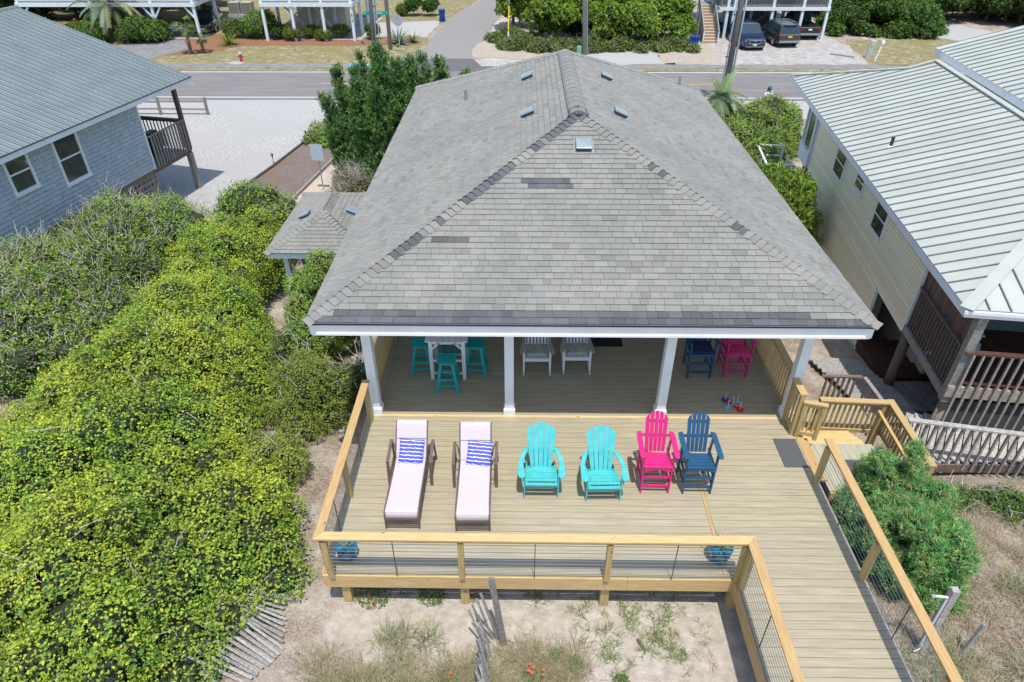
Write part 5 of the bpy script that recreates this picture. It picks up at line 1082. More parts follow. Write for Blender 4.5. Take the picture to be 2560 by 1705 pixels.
cedar('ragged dark green cedar rising behind the back left corner of the main roof', -6.3, 31.6, 2.75, 2.7, 95000, -3.2, 13, size=.22, cols=[(.10, .20, .05), (.07, .15, .045), (.15, .25, .06)])
cedar('lower cedar spilling to the right behind the back left roof corner', -3.7, 31.0, 2.35, 2.2, 66000, -3.2, 13, size=.22, cols=[(.10, .20, .05), (.07, .15, .045), (.15, .25, .06)])
bush('leggy_shrub', 'bright green sprawling shrub in the brown bed beside the gravel lot', 'shrub', [(x, y, z, r_) for x, y, z, r_ in poly_spheres([(-11.6, 36.0), (-12.0, 38.2), (-9.6, 42.5), (-9.0, 41.8), (-9.3, 38.3), (-10.4, 35.5)], -2.4, r=(.25, .45), step=.5, drop=.4)], 7500, .15, .5, [(.17, .28, .04), (.12, .22, .04), (.24, .34, .05)], core='corebr', twigs=170, corer=.45, hole=.2)
bush('leggy_shrub', 'brownish grey half bare shrub on the shell walk by the left roof edge', 'shrub', poly_spheres([(-8.6, 28.6), (-8.7, 31.5), (-7.3, 36.0), (-5.9, 35.5), (-6.0, 28.6)], lambda x, y: -1.9, r=(.3, .5), step=.55, drop=.4), 12000, .11, .5, [(.13, .19, .04), (.16, .16, .07), (.10, .13, .05)], core='corebr', twigs=1500, corer=.5, hole=.25)
rp_ = [(9.9, 26.6), (11.2, 27.2), (12.4, 31.5), (14.4, 35.0), (15.9, 39.2), (12.7, 39.6), (12.2, 38.0), (9.9, 38.3), (9.7, 32)]
bush('evergreen_hedge', 'dense green hedge between the main roof and the cream house', 'hedge', poly_spheres([(8.6, 22.0), (9.7, 22.5), (9.5, 25.6), (10.9, 28.4), (12.3, 31.5), (14.4, 35.0), (15.9, 39.2), (12.9, 39.6), (12.2, 38.0), (9.9, 38.3), (8.8, 32), (8.0, 25)], lambda x, y: np.interp(y, [22, 27, 32, 39], [-.1, -.45, -.6, -1.15])+.25*math.sin(x*2+y), r=(.35, .6), step=.6, drop=.5), 46000, .13, .55, [(.15, .26, .035), (.11, .20, .035), (.21, .30, .04)], tip=((.30, .38, .05), .4), twigs=500)
jj = []
for i in range(70): t_ = rnd(0, 1); jj.append((9.1+rnd(-.9, 1.0)*(1-.4*t_), 22.6+rnd(-1.6, 1.6)*(1-.4*t_), -2.0+2.3*t_, rnd(.25, .42)))
juniper('juniper_bush', 'yellow green juniper crowding the gap behind the right roof eave', 'juniper', jj, 30000, .26, [(.16, .25, .035), (.12, .20, .035), (.23, .31, .05)], asp=.2)
# ---------------------------------------------------------------- palms, agaves
def fronds(par, c, n, L, el=(.2, 1.2), droop=.8, leaf=.35, lw=.022, cols=((.10, .18, .05), (.16, .22, .08)), seg=8, name='frond', vary=.15, fan=False):
    for k in range(n):
        a = 2*PI*k/n+rnd(-.3, .3); e = rnd(*el); d = Vector((math.cos(a)*math.cos(e), math.sin(a)*math.cos(e), math.sin(e))); P = Vector(c); pts = [P.copy()]; l_ = L*rnd(1-vary, 1+vary)
        for i in range(seg): d = (d+Vector((0, 0, -droop/seg))).normalized(); P = P+d*l_/seg; pts.append(P.copy())
        mb = MB(); cc = random.choice(cols); kk = rnd(.8, 1.2); mb.col(tuple(v*kk for v in cc)); mb.tube(pts, [.016*L]+[.012*L]*(seg-1)+[.004*L], 4)
        side = Vector((-math.sin(a), math.cos(a), 0))
        if fan:
            for j in range(15):
                q = (j-7)/7*1.35; dd = (d*math.cos(q)+side*math.sin(q)+Vector((0, 0, -.15*abs(q)))).normalized(); o_ = pts[seg//2]; e1 = o_+dd*leaf; w_ = Vector((0, 0, 1)).cross(dd)*lw; mb.add([o_-w_*.3, o_+dd*leaf*.5-w_, e1, o_+dd*leaf*.5+w_], [(0, 1, 2, 3)])
        else:
            for i in range(1, seg+1):
                for f in (0, .33, .66):
                    o_ = pts[i-1].lerp(pts[i], f)
                    for s in (-1, 1):
                        ll = leaf*(1-.55*((i+f)/seg))*rnd(.85, 1.1); dd = (side*s*.8+(pts[i]-pts[i-1]).normalized()*.7+Vector((0, 0, -.25))).normalized(); w_ = (pts[i]-pts[i-1]).normalized()*lw; mb.add([o_-w_, o_+w_, o_+dd*ll*.6+w_*.8, o_+dd*ll], [(0, 1, 2, 3)])
        mb.build(name, M['leaf'], par, fix=False)
def palm(label, x, y, zb, h, n, L, leaf, lw, cols, droop=1.1, el=(-.3, 1.3), tr=.12, name='palm_tree', fan=False):
    t = thing(name, label, 'palm', (x, y, zb)); mb = MB(); k = 10; mb.tube([(rnd(-.01, .01), rnd(-.01, .01), h*i/k-.1) for i in range(k+1)], [tr*(1.25 if i % 2 else 1) for i in range(k+1)], 9); mb.build('trunk', M['trunk'], t)
    fronds(t, (0, 0, h), n, L, el, droop, leaf, lw, cols, fan=fan); return t
GGR = ((.20, .27, .16), (.28, .34, .22), (.14, .20, .09), (.34, .34, .17))
palm('large silvery green pindo palm in front of the far left stilt house', -33.6*K, 60*K, ZR, 2.6, 46, 3.3, .8, .05, GGR, droop=1.6)
palm('small palm with two dark trunks at the edge of the mulch bed', -25.4*K, 54.5*K, ZR, 2.1, 16, 1.1, .55, .04, ((.10, .16, .04), (.18, .22, .07)), fan=True, el=(-.6, 1.3))
palm('shorter palm just right of the small leaning palm', -24.6*K, 54.9*K, ZR, 1.3, 12, .9, .45, .04, ((.10, .16, .04), (.14, .2, .06)), fan=True, el=(-.5, 1.2))
palm('pale green palm beside the leaning utility pole behind the roof', 10.3, 36.0, ZR, 2.75, 26, 1.35, .5, .03, ((.22, .30, .14), (.15, .22, .09), (.28, .34, .2)), droop=1.2, el=(-.2, 1.4))
def rosette(label, x, y, n, L, w_, cols, name='agave', el=(.15, 1.3), z=ZR, droop=.25, cat='agave'):
    t = thing(name, label, cat, (x, y, z))
    for k in range(n):
        a = 2*PI*k*.382+rnd(-.2, .2); e = el[0]+(el[1]-el[0])*k/n; d = Vector((math.cos(a)*math.cos(e), math.sin(a)*math.cos(e), math.sin(e))); s = Vector((-math.sin(a), math.cos(a), 0)); P = Vector((0, 0, .05)); mb = MB(); kk = rnd(.8, 1.2); c = random.choice(cols); mb.col(tuple(v*kk for v in c)); vs = []; m_ = 5
        for i in range(m_+1):
            wd = w_*(.7, 1, .95, .75, .45, .03)[i]; upv = s.cross(d)
            vs += [P-s*wd+upv*-wd*.0, P-upv*wd*.45, P+s*wd]
            d = (d+Vector((0, 0, -droop/m_))).normalized(); P = P+d*L/m_
        fs = []
        for i in range(m_): b = i*3; fs += [(b, b+1, b+4, b+3), (b+1, b+2, b+5, b+4)]
        mb.add(vs, fs); mb.build('leaf_blade', M['leaf'], t, fix=False)
    return t
rosette('large blue green agave by the gravel driveway', -10.0*K, 57.9*K, 26, 1.45, .12, ((.10, .19, .15), (.16, .25, .18), (.22, .28, .14)))
rosette('spiky sago palm just right of the large agave', -8.95*K, 58.6*K, 34, 1.1, .05, ((.05, .11, .03), (.20, .20, .05)), name='sago_palm', cat='palm', el=(-.1, 1.2), droop=.8)
rosette('round dark green sago palm in the mulch bed', -23.6*K, 57.6*K, 60, 1.45, .05, ((.09, .16, .02), (.14, .2, .03), (.22, .24, .05)), name='sago_palm', cat='palm', el=(-.3, 1.3), droop=.9)
rosette('tiny grey agave by the white post numbered 614', -13.0*K, 58.3*K, 12, .4, .04, ((.22, .24, .24),))
# potted agaves on the deck
for i, (x, y, h, rr_) in enumerate(((-2.82, 6.98, .26, .165), (3.25, 7.02, .30, .18))):
    pl = thing('flower_pot', ('round blue glazed pot in the front left corner of the deck', 'taller blue glazed pot holding a spiky agave at the inner corner of the front railing')[i], 'plant pot', (x, y, .002))
    mb = MB(); mb.lathe((0, 0, 0), [(rr_*.65, 0), (rr_*.72, .02), (rr_*1.0, h*.6), (rr_*.98, h*.85), (rr_*1.08, h), (rr_*1.05, h+.01), (rr_*.9, h+.005), (rr_*.88, h-.04), (0, h-.04)], 24); mb.build('pot', M['blue_pot'], pl, smooth=True)
    mb = MB(); mb.lathe((0, 0, h-.045), [(rr_*.87, 0), (rr_*.87, .012), (0, .012)], 18); mb.build('soil', M['soil'], pl)
    for k in range(9 if i == 0 else 16):
        a = 2.4*k+rnd(-.2, .2); e = rnd(.5, 1.3); d = Vector((math.cos(a)*math.cos(e), math.sin(a)*math.cos(e), math.sin(e))); s = Vector((-math.sin(a), math.cos(a), 0)); L = (.2 if i == 0 else .34)*rnd(.7, 1.1); P = Vector((0, 0, h-.03)); wv = .02; mb = MB(); c = random.choice(((.12, .24, .12), (.20, .30, .16), (.08, .16, .10))); mb.col(c); vs = []
        for q in range(4): wd = wv*(1, 1, .7, .05)[q]; vs += [P-s*wd, P-s.cross(d)*wd*.5, P+s*wd]; d = (d+Vector((0, 0, -.08))).normalized(); P = P+d*L/3
        mb.add(vs, [(b+u, b+u+1, b+u+4, b+u+3) for b in (0, 3, 6) for u in (0, 1)]); mb.build('agave_leaf', M['leaf'], pl, fix=False)
# ---------------------------------------------------------------- sand fences
sfn = thing('sand_fence', 'leaning weathered slat sand fence in the sand in front of the deck', 'fence', (-.5, 6.2, -.85), off=(.5, -6.2, .85))
fp = [((-.23, 5.97), (-.42, 6.10, .70), .10), ((-.32, 6.05), (-.58, 6.05, .40), .045), ((-.40, 6.05), (-.65, 6.08, .22), .04), ((-.45, 5.98), (-.72, 6.05, .12), .036), ((-.48, 5.88), (-.77, 5.98, .08), .036), ((-.50, 5.95), (-.70, 6.12, -.1), .036)]
for i in range(26):
    t_ = i/25; fp.append(((-.45+.12*t_+rnd(-.04, .04), 5.80-1.75*t_), (-.66+.16*t_+rnd(-.06, .06), 5.98-1.6*t_+rnd(-.05, .1), rnd(-.35, -.02)+.12*(t_ > .4)), .036))
for i, (a, b, wd) in enumerate(fp):
    z = float(gz(*a)); mb = MB(); mb.col(tint(.7, 1.3)); mb.bar((a[0], a[1], z-.1), b, wd, .05 if i == 0 else .011, upv=(0, 1, .0), w1=wd*.85); mb.build('slat' if i else 'post', M['fencew'], sfn)
mb = MB(); mb.tube([((a[0]+b[0])/2, (a[1]+b[1])/2-.01, (float(gz(*a))+b[2])/2) for a, b, w_ in fp[1:]], .004, 4); mb.build('wire', M['metal_d'], sfn)
sf2 = thing('sand_fence', 'fallen grey slat sand fence fanned out along the edge of the hedge', 'fence', (-4.5, 5.9, -.85), off=(4.5, -5.9, .85))
def atg(x, y, up_=.06): return Vector((x, y, float(gz(x, y))+up_))
fan = [((-5.75, 6.95), (-3.75, 6.70), .09)]
for i in range(9): t_ = i/8; fan.append(((-5.35+.45*t_, 6.82-.38*t_), (-3.92+.22*t_, 6.62-.80*t_), .04))
for i in range(9): t_ = i/8; fan.append(((-4.9-.32*t_, 6.35-.75*t_), (-3.75-.35*t_, 5.72-.45*t_), .045))
for i in range(8): t_ = i/7; fan.append(((-5.15-.45*t_, 5.52-1.0*t_), (-4.28-.45*t_, 5.08-.9*t_), .045))
for i, (a, b, wd) in enumerate(fan):
    j = rnd(-.03, .03); mb = MB(); mb.col(tint(.75, 1.3)); mb.bar(atg(a[0]+j, a[1], .34-.02*(i % 3) if i < 18 else .25), atg(b[0]+j, b[1], .03+.02*(i % 3)), wd, .012 if i else .07); mb.build('slat' if i else 'post', M['fencew'], sf2)
# ---------------------------------------------------------------- dune grass
def blades(name, C0, n, L, cols, spread, lean=.5, w_=.006, label=None, cat=None, seg=3, parent=None):
    C0 = np.array(C0); idx = np.random.randint(len(C0), size=n); r0 = np.random.randn(n, 2)*np.array(spread)[idx][:, None] if np.ndim(spread) else np.random.randn(n, 2)*spread
    X = C0[idx, 0]+r0[:, 0]; Y = C0[idx, 1]+r0[:, 1]; Z = gz(X, Y); base = np.stack([X, Y, Z], 1); a = np.random.rand(n)*2*PI; le = np.abs(np.random.randn(n))*lean+.08; d = np.stack([np.cos(a)*le+r0[:, 0]*1.5, np.sin(a)*le+r0[:, 1]*1.5, np.ones(n)], 1); d /= np.linalg.norm(d, axis=1, keepdims=True)
    ll = L*np.random.uniform(.5, 1.15, n); s = np.cross(d, np.array([0, 0, 1.])); s /= np.linalg.norm(s, axis=1, keepdims=True)+1e-9; s *= w_
    h = d.copy(); h[:, 2] = 0; V = []; P = base.copy()
    for q in range(seg): V += [P-s*(1-.25*q), P+s*(1-.25*q)]; dd = d+h*.55*q+np.array([0, 0, -.42])*q*(le[:, None]+.15); dd /= np.linalg.norm(dd, axis=1, keepdims=True); P = P+dd*(ll/seg)[:, None]
    V.append(P); m_ = len(V); VV = np.stack(V, 1).reshape(-1, 3); k = (np.arange(n)*m_)[:, None]; tri = []
    for q in range(seg-1): b = q*2; tri += [(b, b+1, b+3), (b, b+3, b+2)]
    tri.append((m_-3, m_-2, m_-1)); F = (k[:, None, :]+np.array(tri)[None]).reshape(-1, 3).astype(np.int32)
    me = bpy.data.meshes.new(name); me.vertices.add(len(VV)); me.vertices.foreach_set('co', VV.astype(np.float32).ravel()); me.loops.add(len(F)*3); me.loops.foreach_set('vertex_index', F.ravel()); me.polygons.add(len(F)); me.polygons.foreach_set('loop_start', np.arange(0, len(F)*3, 3, dtype=np.int32)); me.update(calc_edges=True)
    c = pal(n, cols, [1]*len(cols)); arr = np.ones((len(VV), 4), dtype=np.float32); arr[:, :3] = np.repeat(c, m_, 0); ca = me.color_attributes.new('Col', 'FLOAT_COLOR', 'POINT'); ca.data.foreach_set('color', arr.ravel()); me.materials.append(M['blade']); o = bpy.data.objects.new(name, me); C.objects.link(o)
    if parent: o.parent = parent; o.location = off(parent)
    tag(o, kind='stuff')
    if label: tag(o, label, cat)
    return o
TAN = [(.42, .34, .22), (.34, .27, .17), (.50, .42, .29), (.24, .19, .12)]; GRN = [(.19, .25, .08), (.13, .20, .06), (.25, .29, .12), (.33, .32, .15)]
cl = [(rnd(-3.4, .9), rnd(4.3, 5.75)) for i in range(90)]+[(rnd(-.2, .9), rnd(4.4, 5.9)) for i in range(20)]
blades('dry_grass', cl, 17000, .27, TAN+GRN[2:], .14, .95, .0032, 'tangled dry tan dune grass on the sand in front of the deck', 'grass')
cl = [(-2.9, 5.2), (-2.6, 4.9), (-2.2, 5.3), (-1.9, 5.6), (-1.6, 5.2), (-1.2, 5.35), (-1.0, 4.9), (-3.2, 4.8), (-2.0, 4.7), (-1.5, 4.6), (-.5, 4.8), (.6, 5.0), (.9, 4.7), (-1.85, 6.05), (-1.45, 6.0), (-2.1, 6.0)]
blades('green_grass', cl, 2600, .34, GRN+TAN[:2], .11, .6, .0036, 'green dune grass tufts on the sand left of the leaning fence', 'grass')
cl = [(rnd(.8, 3.1), rnd(4.3, 6.75)) for i in range(90)]
blades('sparse_grass', cl, 1300, .15, GRN+TAN[:1], .035, .8, .003, 'sparse thin grass sprigs scattered on the bare sand', 'grass')
cl = [(rnd(1.0, 2.6), rnd(5.7, 6.9)) for i in range(45)]+[(rnd(-3, 1), rnd(6.7, 7.1)) for i in range(24)]
blades('green_grass', cl, 1500, .15, [(.14, .22, .05), (.20, .26, .07)], .05, .7, .0045, 'small green sprigs in the sand under the front edge of the deck', 'grass')
cl = [(rnd(5.9, 12), rnd(3.2, 9.4)) for i in range(420)]
blades('dry_grass', cl, 30000, .30, TAN+[(.36, .30, .22)], .16, 1.1, .0035, 'matted dry grass covering the dune right of the boardwalk', 'grass')
cl = [(rnd(5.8, 11), rnd(3.4, 9.4)) for i in range(60)]
blades('green_grass', cl, 9000, .24, GRN, .16, .8, .004, 'thin green grass growing through the dry thatch right of the boardwalk', 'grass')
cl = [(rnd(-6.2, -3.3), rnd(7.5, 13)) for i in range(60)]
blades('dry_grass', cl, 2500, .12, TAN, .15, 1.2, .004, 'dry litter and grass between the hedge and the left deck rail', 'grass')
def weed(label, x, y, r_, n, red, name='blanket_flower', cat='flower', green=((.08, .15, .03), (.14, .2, .05))):
    z = float(gz(x, y)); t = thing(name, label, cat, (x, y, z)); m_ = n; a = np.random.rand(m_)*2*PI; q = np.sqrt(np.random.rand(m_))*r_; P = np.stack([np.cos(a)*q, np.sin(a)*q, np.random.rand(m_)*.12*(1-q/r_*.5)+.01], 1)
    leaf_mesh('foliage', P, np.random.randn(m_, 3)*.5+np.array([0, 0, 1.]), .05, .4, pal(m_, list(green), [1, 1]), t, kind='stuff')
    for i in range(red):
        aa = rnd(0, 6.3); qq = rnd(0, r_); c = (math.cos(aa)*qq, math.sin(aa)*qq, rnd(.14, .2)); mb = MB(); mb.lathe(c, [(.010, 0), (.024, .005), (.020, .010), (0, .005)], 9); mb.tube([(c[0], c[1], 0), c], .003, 4); mb.build('flower_head', M['flower'], t)
M['flower'] = mat('red_petals', (.42, .035, .03), (.62, .16, .07), 60, .8)
weed('red blanket flower clump to the right of the leaning sand fence', .22, 5.42, .17, 320, 8)
weed('red blanket flower plants at the lower left of the dune grass', -2.55, 4.75, .3, 500, 8)
weed('few red flowers in green weeds just left of the leaning fence', -1.0, 5.25, .16, 260, 3)
weed('green weed patch with a few red flowers in the shade under the deck corner', -2.45, 6.82, .3, 420, 4)
weed('green weed patch in the shade under the middle of the front railing', -1.5, 6.85, .25, 260, 0, name='weed_patch', cat='weeds')
for i, (x, y) in enumerate(((1.55, 5.35), (1.15, 5.0), (.85, 5.65), (.6, 5.75))): weed(('yellow green weed clump on the sand right of the dry grass', 'green weed clump nearest the bottom edge of the sand', 'low round green weed clump behind the blanket flowers', 'small weed clump in the dry grass by the fence')[i], x, y, .14, 180, 0, name='weed_patch', cat='weeds')
# sea oats head
so = thing('sea_oats', 'single sea oats stalk with a pale seed head left of the sand fence', 'grass', (-1.55, 5.75, float(gz(-1.55, 5.75))))
mb = MB(); mb.col((.25, .3, .12)); mb.tube([(0, 0, 0), (.03, .03, .4), (.09, .05, .72), (.15, .06, .88)], .004, 5); mb.build('stem', M['blade'], so)
mb = MB(); mb.col((.62, .54, .32)); 
for i in range(26): t_ = i/25; c = Vector((.06+.10*t_, .045+.02*t_, .66+.25*t_)); mb.ball(c+Vector((rnd(-.02, .02), rnd(-.02, .02), 0)), .014, (1, 1, 1.6), 5, 4)
mb.build('seed_head', M['blade'], so)
dw_ = thing('driftwood', 'small brown piece of driftwood on the bare sand', 'driftwood', (1.93, 5.98, float(gz(1.93, 5.98))), R(-62)); mb = MB(); mb.tube([(-.1, 0, .02), (-.02, .0, .03), (.06, 0, .025), (.12, .01, .01)], [.02, .035, .03, .005], 7); mb.build('wood', M['trunk'], dw_)
# outdoor shower post and pipe
sp_ = thing('outdoor_shower', 'grey post with white pipe and shower head beside the boardwalk', 'shower', (6.33, 5.97, -1.0)); 
mb = MB(); mb.col((1.5, 1.5, 1.5)); mb.bar((0, .0, -.2), (-.02, .02, 1.72), .10, .10, upv=(0, 1, 0)); mb.build('post', M['weather'], sp_)
mb = MB(); mb.tube([(-.075, -.02, 0), (-.08, 0, 1.5), (-.09, .0, 1.56), (-.25, .02, 1.56)], .018, 8); mb.build('pipe', M['whiter'], sp_)
mb = MB(); mb.tube([(-.25, .02, 1.56), (-.31, .02, 1.55)], [.02, .035], 10); mb.build('shower_head', M['conc'], sp_)
mb = MB(); mb.tube([(-.2, -.1, .3), (-.08, -.05, .3), (-.075, -.02, .5)], .012, 7); mb.build('valve_pipe', M['whiter'], sp_)
p2_ = thing('grey_post', 'thin leaning grey post in the dry grass near the shower', 'post', (6.9, 5.9, float(gz(6.9, 5.9)))); mb = MB(); mb.col((1.1, 1.15, 1.2)); mb.bar((0, 0, -.1), (.18, .1, .72), .05, .05, upv=(0, 1, 0)); mb.build('shaft', M['weather'], p2_)
# ================================================================ across the road
def kk(x, y): return (x*K, y*K)
# split rail fence on the gravel lot
fe = thing('split_rail_fence', 'grey split rail fence at the edge of the white gravel lot', 'fence', (-21, 41.5, ZR), off=(21, -41.5, -ZR))
fx = [-28.5, -25.3, -22.2, -19.3]
for i, x in enumerate(fx):
    mb = MB(); mb.col(tint(.9, 1.1)); mb.bar((x, 41.5, ZR-.1), (x+.02, 41.5, ZR+1.05), .14, .12, upv=(0, 1, 0)); mb.build('post', M['weather'], fe)
    if i:
        for z in (.35, .8): mb = MB(); mb.col(tint(1.1, 1.4)); mb.bar((fx[i-1], 41.52, ZR+z+rnd(-.02, .02)), (x, 41.52, ZR+z+rnd(-.02, .02)), .09, .11); mb.build('rail', M['weather'], fe)
fe2 = thing('split_rail_fence', 'short piece of split rail fence showing behind the left cedar', 'fence', (-9.2, 42.1, ZR), off=(9.2, -42.1, -ZR))
for x in (-9.8, -6.9): mb = MB(); mb.col((1.2, 1.2, 1)); mb.bar((x, 42.1, ZR-.1), (x, 42.1, ZR+1.1), .14, .12, upv=(0, 1, 0)); mb.build('post', M['weather'], fe2)
for z in (.4, .85): mb = MB(); mb.col(tint(1.1, 1.4)); mb.bar((-9.8, 42.12, ZR+z), (-6.9, 42.12, ZR+z), .09, .11); mb.build('rail', M['weather'], fe2)
bo = thing('timber_edging', 'grey timber edging between the brown bed and the shell walk', 'edging', (-9.7, 34, ZR), off=(9.7, -34, -ZR))
e1 = [(-10.45, 28.6), (-9.95, 32.5), (-9.2, 37.85), (-8.6, 41.6)]
for a, b in zip(e1[:-1], e1[1:]): mb = MB(); mb.col((1.1, 1.1, 1.1)); mb.bar((*a, ZR+.08), (*b, ZR+.08), .1, .16); mb.build('timber', M['weather'], bo)
bo2 = thing('timber_edging', 'dark timber edging between the gravel lot and the brown bed', 'edging', (-12.4, 33, ZR), off=(12.4, -33, -ZR))
e2 = [(-13.35, 29.4), (-12.6, 33.0), (-12.0, 36.6), (-10.8, 41.6)]
for a, b in zip(e2[:-1], e2[1:]): mb = MB(); mb.col((.7, .7, .7)); mb.bar((*a, ZR+.06), (*b, ZR+.06), .09, .12); mb.build('timber', M['weather_d'], bo2)
for i, (x, y, lb) in enumerate(((-12.75, 33.3, 'dark garden path light nearer the hedge'), (-12.0, 36.9, 'dark garden path light farther along the gravel edge'))):
    t = thing('path_light', lb, 'garden light', (x, y, ZR)); mb = MB(); mb.tube([(0, 0, 0), (0, 0, .38)], .015, 6); mb.build('stake', M['metal_d'], t); mb = MB(); mb.lathe((0, 0, .36), [(.04, 0), (.05, .12), (.09, .13), (.02, .19), (0, .19)], 10); mb.build('lamp_head', M['metal_d'], t)
t = thing('sign', 'back of a white rectangular sign on a thin post by the shell walk', 'sign', (-9.35, 29.9, ZR), R(-8))
mb = MB(); mb.tube([(0, 0, 0), (0, 0, 2.2)], .03, 8); mb.build('post', M['metal_g'], t); mb = MB(); mb.box(-.3, .3, -.05, -.035, 1.45, 2.2); mb.build('sign_plate', M['conduit'], t)
# utility poles
def upole(lab, base, top, r0, r1, conduits=(), mt='pole', name='utility_pole'):
    t = thing(name, lab, 'utility pole', base); d = Vector(top)-Vector(base); mb = MB(); mb.tube([Vector((0, 0, -.2)), d*.5, d], [r0, (r0+r1)/2, r1], 12); mb.build('pole', M[mt], t, smooth=True)
    for (dx, dy, r_) in conduits: mb = MB(); mb.tube([Vector((dx, dy, 0)), d+Vector((dx*.85, dy*.85, 0))], r_, 7); mb.build('conduit', M['conduit'], t, smooth=True)
    for q in (.25, .45, .65):
        for (dx, dy, r_) in conduits[:1]: mb = MB(); P = d*q+Vector((dx, dy, 0)); mb.bar(P+Vector((-.1, 0, 0)), P+Vector((.1, 0, 0)), .1, .05); mb.build('bracket', M['metal_d'], t)
    return t
upole('tall brown utility pole with conduits in front of the parked cars', (12.61, 43.68, ZR), (12.78, 43.68, 8.5), .19, .14, ((-.28, -.05, .05), (.27, -.05, .06)))
upole('dark utility pole behind the left cedar next to the street sign', (-9.79, 46.46, ZR), (-9.31, 46.46, 8.5), .14, .10, ((.19, 0, .04),))
upole('pale grey utility pole in front of the agave', (-11.0, 59.39, ZR), (-10.87, 59.39, 8.5), .17, .13, (), 'fencew')
upole('weathered utility pole with a conduit at the edge of the thicket', (4.96, 57.6, ZR), (4.16, 57.6, 8.5), .17, .13, ((.2, 0, .06),), 'fencew')
upole('thin far utility pole standing inside the trees', (-.98, 70.39, ZR), (-.98, 70.39, 8.5), .15, .12, (), 'fencew')
upole('plain thin pole at the top right corner', (47.2, 70.5, ZR), (44.3, 70.5, 8.5), .14, .11, (), 'pole')
M['yel'] = mat('yellow_guard', (.75, .52, .02), None, rough=.5); M['orange'] = mat('orange', (.7, .12, .02), None, rough=.5)
t = thing('guy_wire', 'guy wire with yellow and white guard at the thicket edge', 'guy wire', (-1.29, 60.8, ZR)); mb = MB(); mb.tube([(0, 0, 0), (.25, 3, 9)], .03, 5); mb.build('wire', M['metal_g'], t)
for a, b, m_ in ((.0, .05, 'orange'), (.055, .12, 'whiter'), (.13, .32, 'yel')): mb = MB(); mb.tube([Vector((0, -.05, 0)).lerp(Vector((.25, 2.95, 9)), a), Vector((0, -.05, 0)).lerp(Vector((.25, 2.95, 9)), b)], .055, 7); mb.build('guard', M[m_], t)
# signs
def text_obj(s, size, m, par, loc, rot=(PI/2, 0, 0), ext=.004, sx=1, spacing=1, name='lettering', align='CENTER'):
    c = bpy.data.curves.new('txt', 'FONT'); c.body = s; c.size = size; c.extrude = ext; c.align_x = align; c.align_y = 'CENTER'; c.space_character = spacing; c.space_line = .85
    o = bpy.data.objects.new('txt', c); C.objects.link(o); dg = bpy.context.evaluated_depsgraph_get(); me = bpy.data.meshes.new_from_object(o.evaluated_get(dg)); bpy.data.objects.remove(o); me.name = name
    me.materials.clear(); me.materials.append(m); q = bpy.data.objects.new(name, me); C.objects.link(q); q.location = loc; q.rotation_euler = rot; q.scale = (sx, 1, 1)
    if par: q.parent = par
    return q
M['green_sign'] = mat('green_sign', (.0, .28, .20), None, rough=.4); M['signback'] = mat('sign_back', (.40, .42, .45), (.46, .48, .5), 3, .5, metal=.3)
t = thing('stop_sign', 'grey back of an octagonal sign on a post in front of the agave', 'road sign', (*kk(-9.45, 54.97), ZR)); mb = MB(); mb.bar((0, 0, 0), (0, 0, 2.75), .06, .05, upv=(0, 1, 0)); mb.build('post', M['signback'], t)
mb = MB(); mb.prism([(.43*math.cos(PI/8+i*PI/4), 2.4+.43*math.sin(PI/8+i*PI/4)) for i in range(8)], 'y', .05, .065); mb.build('sign_plate', M['signback'], t)
t = thing('street_sign', 'green street name sign on a grey post partly behind the left utility pole', 'street sign', (*kk(-10.75, 54.0), ZR)); mb = MB(); mb.tube([(0, 0, 0), (0, 0, 3.0)], .035, 8); mb.build('post', M['signback'], t)
mb = MB(); mb.box(-1.05, .95, -.012, .012, 2.98, 3.24); mb.build('sign_plate', M['green_sign'], t)
text_obj('E', .2, M['whiter'], t, (-.92, -.014, 3.11)); text_obj('ESON', .2, M['whiter'], t, (.22, -.014, 3.11)); text_obj('ST', .12, M['whiter'], t, (.78, -.014, 3.15))
# hydrants
M['hred'] = mat('hydrant_red', (.45, .05, .06), None, rough=.5); M['hblue'] = mat('hydrant_blue', (.35, .5, .65), None, rough=.5)
def hydrant(lab, x, y, body, top, h=.75):
    t = thing('fire_hydrant', lab, 'fire hydrant', (x, y, ZR)); mb = MB(); mb.lathe((0, 0, 0), [(.17, 0), (.17, .05), (.11, .06), (.11, h*.7), (.14, h*.72), (.14, h*.76), (0, h*.76)], 12); mb.build('barrel', M[body], t)
    mb = MB(); mb.lathe((0, 0, h*.76), [(.13, 0), (.12, .1), (.06, .18), (.03, .19), (.03, .24), (0, .24)], 12); mb.build('bonnet', M[top], t)
    for s in (-1, 1): mb = MB(); mb.tube([(s*.1, 0, h*.55), (s*.22, 0, h*.55)], .06, 8); mb.build('outlet', M[body], t)
    return t
hydrant('red fire hydrant with a pale blue cap on the lawn verge', *kk(-20.65, 51.95), 'hred', 'hblue')
mb = MB(); mb.lathe((0, 0, 0), [(.6, 0), (.6, .03), (0, .03)], 14); o = mb.build('hydrant_pad', M['conc']); o.location = (*kk(-20.9, 51.6), ZR+.012); tag(o, 'pale concrete pad under the red hydrant', 'pad')
t = thing('water_standpipe', 'white leaning standpipe beside the grey cylinder on the far lawn', 'standpipe', (*kk(25.6, 52.3), ZR)); mb = MB(); mb.tube([(0, 0, 0), (.28, .1, 1.25)], .06, 8); mb.build('pipe', M['whiter'], t)
mb = MB(); mb.lathe((.3, .1, 1.2), [(.12, 0), (.14, .12), (.1, .26), (.04, .3), (.03, .38), (0, .38)], 10); mb.build('cap', M['whiter'], t)
